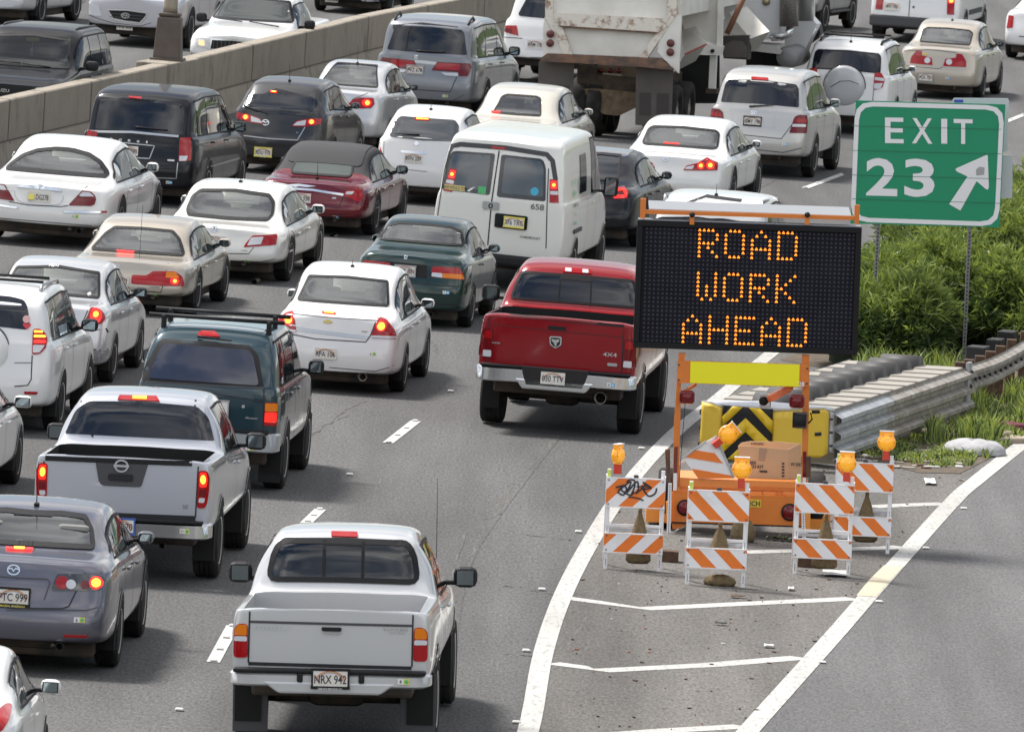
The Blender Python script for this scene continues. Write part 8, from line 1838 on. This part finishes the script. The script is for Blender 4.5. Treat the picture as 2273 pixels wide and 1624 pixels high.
    # black blocks behind
    for i, (x, y, w, h) in enumerate(((1115, 790, 150, 40), (1250, 730, 110, 75), (1345, 665, 130, 70), (1430, 590, 130, 75), (1500, 530, 120, 80))):
        px_, py_ = D('O', x, y + 60); F2 = Loc(px_, py_ + 10, hd); b = MB(); s_ = pxm(F2.M.translation)
        wd = w * .2857 / s_; b.box((0, 0, .25), (wd, .35, .5), mat('black_block', (.018, .018, .02), .7, noise=(6, .2, (.035, .035, .035))), bev=.015); o = b.build('plastic_block'); o.matrix_world = F2.M
        tag(o, 'black plastic barrier block in the stepped row behind the guardrail', 'barrier block', 'black barrier blocks behind the guardrail')

# ------------------------------------------------------------------ plants
def leafmat(name, c, tr=.25):
    if name in MATS: return MATS[name]
    m = mat(name, c, .45, spec=.4); b = m.node_tree.nodes['Principled BSDF']; t = m.node_tree
    o = t.nodes['Material Output']; x = t.nodes.new('ShaderNodeMixShader'); d = t.nodes.new('ShaderNodeBsdfTranslucent'); d.inputs[0].default_value = (c[0] * 1.6, c[1] * 1.5, c[2], 1); x.inputs[0].default_value = tr
    t.links.new(b.outputs[0], x.inputs[1]); t.links.new(d.outputs[0], x.inputs[2]); t.links.new(x.outputs[0], o.inputs[0]); return m
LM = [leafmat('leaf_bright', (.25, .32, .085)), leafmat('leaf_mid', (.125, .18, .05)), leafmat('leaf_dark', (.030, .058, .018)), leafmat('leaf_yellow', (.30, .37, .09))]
def leaf(b, p, d, l, w, m, rn):
    d = d.normalized(); s_ = d.cross(Vector((rn.uniform(-1, 1), rn.uniform(-1, 1), rn.uniform(-1, 1)))).normalized() * w / 2; u = d.cross(s_).normalized() * w * .25
    q = p + d * l * .45 + Vector((0, 0, l * .03)); e = p + d * l - Vector((0, 0, l * .10))
    b.v += [tuple(p), tuple(q - s_ + u), tuple(e), tuple(q + s_ + u)]; n = len(b.v); i = b.mi(m); b.f += [(n - 4, n - 3, n - 2), (n - 4, n - 2, n - 1)]; b.m += [i, i]; b.sm += [False, False]
def bush(px_, py_, rx, ry, h, nsp, seed, label):
    rn = random.Random(seed); c = G(px_, py_); root = empty('oleander_bush', Matrix.Translation(c)); tag(root, label, 'bush', 'oleander bushes behind the exit sign')
    st = MB(); b = MB(); core = MB()
    for i in range(26):
        a = rn.uniform(0, 2 * math.pi); r = rn.uniform(.1, .8); e = Vector((math.cos(a) * rx * r, math.sin(a) * ry * r, h * rn.uniform(.5, .85))); s0 = Vector((math.cos(a) * .15, math.sin(a) * .15, 0))
        st.tube([s0, s0.lerp(e, .5) + Vector((0, 0, .1)), e], [.022, .016, .008], mat('bark', (.09, .07, .05), .9), 5)
    st.build('stems', root)
    for i in range(nsp):
        # shoot tips through the volume, denser at the outside
        a = rn.uniform(0, 2 * math.pi); el = math.asin(rn.uniform(-.25, 1)); rr = rn.uniform(.60, 1.0) ** .5 * (1 + .10 * math.sin(a * 3 + seed) + .08 * math.sin(el * 5 + a * 2))
        p = Vector((math.cos(a) * math.cos(el) * rx * rr, math.sin(a) * math.cos(el) * ry * rr, h * .42 + math.sin(el) * h * .58 * rr)); 
        if p.z < .03: p.z = rn.uniform(.03, .3)
        out = Vector((p.x / rx, p.y / ry, (p.z - h * .3) / h * 1.2 + .6)).normalized(); hi = p.z / h + rn.uniform(-.35, .25)
        for k in range(rn.randint(10, 17)):
            d = (out * rn.uniform(.1, 1.0) + Vector((0, 0, rn.uniform(-.5, .2))) + Vector((rn.uniform(-1, 1), rn.uniform(-1, 1), rn.uniform(-.5, 1))) * .75); q = p - out * rn.uniform(0, .16)
            m = LM[0] if hi > .75 and rn.random() < .6 else LM[1] if hi > .45 else LM[2]  # bright leaves on top, darker below: shading put into the leaf colour
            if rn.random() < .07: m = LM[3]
            leaf(b, q, d, rn.uniform(.10, .24), rn.uniform(.016, .032), m, rn)
    b.build('foliage', root, fixn=False)
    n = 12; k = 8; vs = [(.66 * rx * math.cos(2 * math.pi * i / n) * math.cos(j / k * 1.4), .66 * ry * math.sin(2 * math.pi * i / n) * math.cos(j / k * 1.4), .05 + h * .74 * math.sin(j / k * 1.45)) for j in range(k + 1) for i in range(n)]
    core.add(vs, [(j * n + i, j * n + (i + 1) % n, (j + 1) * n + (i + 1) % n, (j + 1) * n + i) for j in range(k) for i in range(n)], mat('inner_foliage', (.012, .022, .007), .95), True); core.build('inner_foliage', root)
def grass(name, poly, n, hmin, hmax, seed, label, lean=.5, cols=None):
    rn = random.Random(seed); b = MB(); xs = [p[0] for p in poly]; ys = [p[1] for p in poly]; k = 0; cols = cols or LM
    cl = [(rn.uniform(min(xs), max(xs)), rn.uniform(min(ys), max(ys)), rn.uniform(.3, 1)) for _ in range(60)]
    while k < n:
        x, y = rn.uniform(min(xs), max(xs)), rn.uniform(min(ys), max(ys))
        if not inpoly(x, y, poly): continue
        den = max(math.exp(-((x - a) / 26) ** 2 - ((y - c) / 9) ** 2) * w for a, c, w in cl)
        if rn.random() > .12 + den: continue
        k += 1; p = G(x, y); h = rn.uniform(hmin, hmax) * (.5 + den); a = rn.uniform(0, 6.28); ln = Vector((math.cos(a), math.sin(a), 0)) * h * lean * rn.uniform(.2, 1.2); sd = Vector((-math.sin(a), math.cos(a), 0)) * rn.uniform(.004, .009)
        sd = Vector((rn.uniform(.004, .010), 0, 0)) if rn.random() < .7 else sd
        q = p + ln * .35 + Vector((0, 0, h * .65)); e = p + ln + Vector((0, 0, h * .9)); b.v += [tuple(p - sd), tuple(p + sd), tuple(q + sd * .8), tuple(q - sd * .8), tuple(e)]; m_ = len(b.v); i = b.mi(rn.choice(cols)); b.f += [(m_ - 5, m_ - 4, m_ - 3, m_ - 2), (m_ - 2, m_ - 3, m_ - 1)]; b.m += [i, i]; b.sm += [False, False]
    tag(b.build(name, fixn=False), label, None, None, 'stuff')
def build_plants():
    DIRT = mat('dry_dirt', (.13, .10, .07), .95, noise=(9, .15, (.07, .055, .04)), bump=(20, .5, .02))
    sheet('verge_soil', [(1860, 1012), (1960, 985), (2060, 950), (2135, 920), (2273, 862), (2420, 790), (2420, 880), (2273, 968), (2190, 1022), (2130, 1052), (2040, 1050), (1960, 1030)], .010, DIRT)
    sheet('hedge_soil', [(1730, 800), (1850, 755), (1980, 640), (2100, 500), (2273, 420), (2500, 380), (2500, 760), (2273, 860), (2150, 925), (2000, 860), (1900, 830)], .008, DIRT)
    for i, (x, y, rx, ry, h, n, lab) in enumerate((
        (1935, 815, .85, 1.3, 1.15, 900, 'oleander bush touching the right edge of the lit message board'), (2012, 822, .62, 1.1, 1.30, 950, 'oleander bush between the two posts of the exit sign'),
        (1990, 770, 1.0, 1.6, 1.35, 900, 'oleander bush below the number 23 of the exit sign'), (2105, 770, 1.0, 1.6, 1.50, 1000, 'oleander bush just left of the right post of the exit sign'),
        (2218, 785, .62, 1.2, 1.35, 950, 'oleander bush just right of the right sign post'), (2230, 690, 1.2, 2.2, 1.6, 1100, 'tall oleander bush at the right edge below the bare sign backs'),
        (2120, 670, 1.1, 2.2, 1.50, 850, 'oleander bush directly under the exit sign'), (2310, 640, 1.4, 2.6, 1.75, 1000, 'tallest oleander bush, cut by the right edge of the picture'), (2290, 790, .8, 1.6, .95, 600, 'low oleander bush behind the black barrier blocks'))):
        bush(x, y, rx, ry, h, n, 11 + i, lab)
    grass('long_grass', [(1890, 838), (1990, 825), (2130, 845), (2110, 872), (1990, 850), (1900, 855)], 1500, .15, .40, 3, 'long grass growing in front of the oleander hedge')
    grass('verge_grass', [(2050, 985), (2140, 925), (2273, 868), (2420, 790), (2420, 870), (2273, 950), (2200, 995), (2120, 985)], 6000, .12, .38, 4, 'tall grass growing under the guardrail')
    grass('weeds', [(1895, 1008), (1960, 975), (2060, 950), (2180, 990), (2160, 1035), (2070, 1040), (1960, 1020)], 3800, .03, .10, 5, 'low weeds growing round the foot of the crash cushion', 1.2)
    grass('weeds_right', [(2150, 1000), (2273, 950), (2273, 968), (2190, 1022)], 700, .04, .12, 6, 'low weeds growing beside the ramp edge line', 1.0)
    # cement sack, slab, litter
    p = G(*D('O', 1105, 1420)); b = MB(); n, k = 24, 10; vs = []
    for j in range(k + 1):
        v = j / k
        for i in range(n): a = 2 * math.pi * i / n; r = math.sin(math.pi * (.5 - .5 * v) + .0001) if 0 else math.cos(v * math.pi / 2) ** .6; vs.append((.37 * r * math.cos(a) * (1 + .05 * math.sin(i * 2.2)), .42 * r * math.sin(a), .02 + .15 * math.sin(v * math.pi / 2) * (1 + .06 * math.sin(i * 1.3 + j))))
    b.add(vs, [(j * n + i, j * n + (i + 1) % n, (j + 1) * n + (i + 1) % n, (j + 1) * n + i) for j in range(k) for i in range(n)], mat('sack_cloth', (.42, .42, .43), .8, noise=(6, .2, (.30, .30, .31)), bump=(14, .5, .02)), True); o = b.build('cement_sack'); o.location = p; tag(o, 'pale grey lumpy cement sack lying on the verge', 'sack')
    p = G(*D('O', 1010, 1290)); b = MB(); b.box((0, 0, .03), (.95, 1.6, .09), concrete('slab_concrete', (.36, .30, .24), (.28, .23, .18), False), Matrix.Rotation(R(35), 3, 'Z'), bev=.02); o = b.build('concrete_slab'); o.location = p; tag(o, 'tan broken concrete slab half buried in grass on the verge', 'slab')
    p = G(*D('O', 1255, 1315)); b = MB(); b.box((0, 0, .05), (.32, .5, .13), MATS['slab_concrete'], Matrix.Rotation(R(-20), 3, 'Z'), bev=.04); o = b.build('concrete_chunk'); o.location = p; tag(o, 'small concrete chunk just right of the broken slab', 'rubble')
    rn = random.Random(8); b = MB()
    for i in range(90):
        x, y = rn.uniform(1890, 2130), rn.uniform(1000, 1042); p = G(x, y); s_ = rn.uniform(.015, .06); b.box((p.x, p.y, .02), (s_ * 1.6, s_ * 3, .015), rn.choice([mat('litter_white', (.6, .6, .58)), mat('litter_brown', (.12, .06, .03)), mat('litter_pale', (.45, .40, .34))]), Matrix.Rotation(rn.uniform(0, 3), 3, 'Z'))
    tag(b.build('verge_litter'), 'bits of paper and rubble scattered on the verge', None, None, 'stuff')
    p = G(*D('O', 1400, 1250)); b = MB(); b.box((0, 0, .06), (.22, .4, .12), mat('maroon_cloth', (.12, .02, .04), .9), Matrix.Rotation(R(30), 3, 'Z'), bev=.05); o = b.build('discarded_cloth'); o.location = p; tag(o, 'maroon rag in the grass near the right edge', 'rag')

# ------------------------------------------------------------------ dump truck
def dump_truck():
    WT = mat('truck_white', (.82, .81, .77), .45, noise=(2.2, .30, (.60, .58, .52))); WTR = mat('rust_streaked_white', (.66, .64, .58), .55)
    t = WTR.node_tree; bb_ = t.nodes['Principled BSDF']; n_ = t.nodes.new; c = n_('ShaderNodeTexCoord'); g = n_('ShaderNodeTexNoise'); g.inputs['Scale'].default_value = 5; g.inputs['Detail'].default_value = 10; g.inputs['Roughness'].default_value = .8
    r = n_('ShaderNodeValToRGB'); e = r.color_ramp.elements; e[0].position = .38; e[0].color = (.22, .09, .035, 1); e[1].position = .50; e[1].color = (.72, .68, .60, 1); t.links.new(c.outputs['Object'], g.inputs['Vector']); t.links.new(g.outputs['Fac'], r.inputs[0]); t.links.new(r.outputs[0], bb_.inputs['Base Color'])
    BR = mat('rusty_brown_beam', (.09, .065, .055), .8, noise=(7, .12, (.20, .11, .07))); FL = mat('mud_flap_rubber', (.085, .075, .07), .85, noise=(3, .3, (.12, .105, .095))); DK = mat('dirty_chassis', (.03, .026, .022), .85, noise=(6, .2, (.10, .07, .045)))
    F = Loc(1360, 312, 10, .012); A = F.at; root = empty('dump_trailer', F.M); tag(root, 'rusty white bottom dump trailer seen from behind, licence 148 WED', 'trailer'); S = F.slab
    # box body: tailgate, frame, corner plates
    b = MB(); S(b, 'M', [(215, -330), (1070, -300), (1060, 190), (1010, 245), (880, 420), (350, 400), (285, 200), (215, 100)], .10, .10, WT); b.build('tailgate', root)
    b = MB(); S(b, 'M', [(165, -330), (215, -330), (222, 100), (285, 185), (365, 400), (300, 400), (215, 225), (165, 130)], .0, .14, WTR); b.build('tailgate_frame', root)
    b = MB(); S(b, 'M', [(1062, -300), (1130, -300), (1128, 110), (1000, 300), (905, 440), (850, 430), (985, 240), (1060, 130)], .0, .14, WTR); b.build('tailgate_frame', root)
    b = MB(); S(b, 'M', [(225, 95), (1060, 140), (1048, 205), (985, 240), (290, 195), (240, 150)], -.03, .14, WTR); b.build('tailgate_ledge', root)
    b = MB(); S(b, 'M', [(255, 190), (290, 190), (985, 236), (985, 250), (290, 204)], -.035, .02, BR); b.build('rust_seam', root)
    b = MB(); S(b, 'M', [(160, 130), (215, 225), (300, 400), (150, 400), (150, 200)], .02, .10, WT); b.build('corner_plate', root)
    b = MB(); S(b, 'M', [(1128, 110), (1165, 110), (1145, 540), (1100, 500), (990, 380), (1000, 300)], .02, .10, WT); b.build('corner_plate', root)
    b = MB(); S(b, 'M', [(170, -330), (1168, -300), (1168, 120), (165, 120)], .14, 6.5, WT); b.build('hopper', root)
    b = MB(); S(b, 'M', [(180, 393), (1000, 430), (1105, 505), (1100, 515), (840, 490), (130, 450), (128, 430)], -.08, .25, BR); b.build('rear_beam', root)
    for x, y in ((205, 250), (203, 318), (1087, 318), (1085, 385)):
        p = A('M', x, y, -.01); b = MB(); b.lathe([(-.05, .066), (-.03, .07)], mat('dull_red_lamp', (.11, .03, .025), .4), 'y', (p.x, 0, p.z), 20); b.build('tail_lamp', root)
    for pts in ([(118, 452), (378, 462), (372, 640), (345, 900), (105, 880)], [(832, 490), (1105, 505), (1092, 930), (826, 918)]): b = MB(); S(b, 'M', pts, .25, .015, FL); o = b.build('mud_flap', root)
    for pts in ([(858, 680), (942, 682), (940, 850), (855, 848)], [(985, 685), (1075, 688), (1070, 850), (980, 848)], [(262, 625), (345, 630), (335, 800), (255, 795)], [(130, 620), (215, 622), (205, 790), (125, 785)]): b = MB(); S(b, 'M', pts, .244, .006, mat('flap_panel', (.055, .045, .045), .8)); b.build('flap_panel', root)
    for pts, y, m, nm in (([(540, 480), (835, 490), (830, 690), (560, 680)], .9, mat('tan_crossmember', (.22, .17, .12), .8), 'crossmember'), ([(400, 480), (480, 470), (540, 500), (540, 640), (420, 700), (400, 600)], .7, DK, 'air_tank'), ([(420, 655), (520, 650), (830, 680), (825, 790), (700, 850), (600, 840), (430, 760)], .6, mat('axle_grime', (.10, .07, .045), .85, noise=(9, .2, (.20, .15, .09))), 'rear_axle')): b = MB(); S(b, 'M', pts, y, .25, m, .02); b.build(nm, root)
    for x in (580, 645, 710): p = A('M', x, 520, .88); b = MB(); b.lathe([(.82, .045), (.9, .045)], M_DRED, 'y', (p.x, 0, p.z), 14); b.build('marker_lamp', root)
    p = A('M', 655, 572, .85); b = MB(); b.box((p.x, .85, p.z), (.33, .01, .15), mat('old_plate', (.50, .46, .36), .6)); o = b.build('license_plate', root); v2, fs = text_mesh('148 WED', .03); b = MB(); b.add([(p.x + a_ * .062, .842, p.z + c_ * .08) for a_, c_ in v2], fs, M_INK); b.build('plate_letters', o, fixn=False)
    b = MB()
    for q in ([(640, 690), (650, 630), (700, 610), (740, 650)], [(700, 620), (710, 700), (740, 740)], [(750, 560), (790, 610), (760, 640)]): b.tube([A('M', *v, .8) for v in q], .012, M_BLACK, 6)
    b.build('air_hoses', root)
    def wheel(x, y, r=.50, w=.55, col=None):
        b = MB(); b.lathe([(x - w, r * .6), (x - w, r * .95), (x - w + .05, r), (x - w / 2 - .03, r), (x - w / 2 - .01, r * .9), (x - w / 2 + .01, r * .9), (x - w / 2 + .03, r), (x - .04, r), (x, r * .94), (x, r * .62), (x - .10, r * .55)], M_RUBBER, 'x', (0, y, r), 36); o = b.build('wheel', root)
        b = MB(); b.lathe([(x - .06, r * .58), (x - .09, r * .4), (x - .02, r * .16), (x - .02, .0001)], mat('dusty_rim', (.30, .27, .24), .6, .3), 'x', (0, y, r), 24, close=False); b.build('rim', o)
    xr = A('M', 1130, 700, 1.0).x + .06
    for y in (1.0, 2.3): wheel(xr, y); wheel(-xr + .55 + .05, y)
    b = MB(); b.box((0, 3.2, .95), (1.0, 5.0, .25), DK); b.build('chassis_beam', root)
    # right side: hopper gates, landing leg, posts (depths step forward along the trailer)
    for pts, y, th, m, nm in (([(1165, -300), (1480, -300), (1475, 60), (1420, 330), (1200, 250), (1165, 160)], 3.2, .08, WT, 'hopper_side'), ([(1440, -300), (1478, -300), (1462, 340), (1425, 335)], 3.0, .12, WT, 'side_post'), ([(1180, 395), (1350, 330), (1468, 340), (1455, 402), (1180, 402)], 2.9, .2, WT, 'side_rail'),
                          ([(1375, 405), (1422, 405), (1412, 665), (1362, 672)], 3.1, .12, WT, 'landing_leg'), ([(1345, 650), (1425, 655), (1420, 690), (1345, 685)], 3.05, .25, DK, 'leg_foot'), ([(1150, 400), (1440, 410), (1440, 760), (1150, 760)], 3.9, .1, mat('chassis_shade_black', (.01, .01, .01), .9), 'under_shadow_panel')):  # last entry: black sheet added to stand in for shade under the trailer
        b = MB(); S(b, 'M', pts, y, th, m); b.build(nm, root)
    p = A('M', 1393, 375, 2.88); b = MB(); b.lathe([(2.86, .035), (2.9, .035)], M_BLACK, 'y', (p.x, 0, p.z), 12); b.build('grease_port', root)
    b = MB(); S(b, 'M', [(1185, 395), (1335, 325), (1350, 322), (1352, 332), (1190, 408)], 2.17, .02, mat('red_white_tape', (.45, .12, .10), .5)); b.build('reflective_tape', root)
    b = MB(); b.tube([A('M', 1625, -20, 3.4), A('M', 1560, 120, 3.4), A('M', 1500, 250, 3.4)], .05, mat('rusty_hose', (.20, .09, .05), .8), 8); b.build('support_rod', root)
    for pts, y, th, m, nm in (([(1450, 268), (1655, 262), (1650, 440), (1475, 430)], 4.4, .4, mat('dark_toolbox', (.045, .038, .035), .7), 'tool_box'), ([(1480, 330), (1540, 300), (1610, 305), (1645, 350), (1640, 425), (1478, 420)], 4.35, .04, FL, 'mud_flap')):
        b = MB(); S(b, 'M', pts, y, th, m); b.build(nm, root)
    for q, y in (([(1150, 185), (1245, 158), (1352, 318), (1190, 402)], 2.2), ([(1510, 92), (1645, 48), (1812, 232), (1672, 286)], 4.5)):
        P = [A('M', *q[0], y + 1.3), A('M', *q[1], y + 1.3), A('M', *q[2], y), A('M', *q[3], y)]; P2 = [p + Vector((-.25, .5, -.35)) for p in P]
        b = MB(); b.add(P + P2, [(0, 1, 2, 3), (7, 6, 5, 4), (0, 3, 7, 4), (1, 0, 4, 5), (2, 1, 5, 6), (3, 2, 6, 7)], WT); b.build('hopper_chute', root)
    # tractor
    r2 = empty('truck_tractor', F.M); tag(r2, 'white truck tractor pulling the dump trailer, chrome exhaust stack on its side', 'truck'); root = r2
    for pts, y, th, m, nm in (([(1478, -300), (1895, -300), (1890, 250), (1820, 290), (1660, 300), (1478, 120)], 6.6, 2.2, mat('cab_white', (.60, .61, .62), .35, coat=.5), 'sleeper_cab'), ([(1890, -300), (2115, -300), (2115, 130), (2160, 180), (2090, 330), (2040, 470), (1900, 470), (1930, 260), (1890, 240)], 7.6, .5, mat('cab_white', (.60, .61, .62), .35), 'cab_side'),
                          ([(1655, 320), (1860, 335), (1900, 380), (1890, 400), (1650, 370)], 6.4, .9, mat('deck_plate', (.45, .44, .42), .5, .3), 'rear_fender'), ([(1640, 375), (1900, 390), (1900, 530), (1640, 530)], 7.4, .1, mat('chassis_shade_black', (.01, .01, .01), .9), 'chassis_panel'), ([(2110, 130), (2175, 190), (2185, 250), (2150, 290), (2080, 340), (2100, 220)], 8.2, .4, M_BLACK, 'wheel_arch')):
        b = MB(); S(b, 'M', pts, y, th, m); b.build(nm, root)
    b = MB(); p0, p1 = A('M', 1955, -300, 6.5), A('M', 1955, 195, 6.5); b.tube([p1, p0], .17, mat('perforated_guard', (.16, .14, .13), .4, .6, noise=(60, .15, (.35, .33, .31))), 20); b.build('exhaust_guard', root)
    b = MB(); b.tube([A('M', 1825, 275, 6.5), A('M', 1900, 272, 6.5), A('M', 1950, 250, 6.5), A('M', 1965, 195, 6.5)], .07, M_CHROME, 12); b.build('exhaust_elbow', root)
    b = MB(); b.tube([A('M', 2080, -300, 6.9), A('M', 2080, 155, 6.9)], .14, mat('grab_rail_mesh', (.35, .36, .35), .4, .6), 16); b.build('air_cleaner', root)
    b = MB(); p = A('M', 1955, 420, 6.7); b.lathe([(6.5, .02), (6.5, .17), (6.53, .20), (7.9, .20)], mat('dull_tank', (.22, .22, .22), .5, .5), 'y', (p.x, 0, p.z), 28); b.build('fuel_tank', root)
    xt = A('M', 1745, 470, 6.0).x
    b = MB()
    for y in (5.6, 6.9):
        b = MB(); b.lathe([(xt - .55, .3), (xt - .55, .48), (xt - .5, .5), (xt - .04, .5), (xt, .46), (xt, .3), (xt - .1, .28)], M_RUBBER, 'x', (0, y, .5), 30); b.build('wheel', root)
    b = MB(); p = A('M', 1785, 15, 6.55); b.lathe([(6.56, .07), (6.6, .07)], mat('brass_vent', (.35, .30, .18), .4, .5), 'y', (p.x, 0, p.z), 16); b.build('vent', root)
build_ground(); build_wall()
message_board(); build_barricades(); exit_sign(); crash_cushion(); dump_truck()
for f in ALLCARS: f()
build_plants()
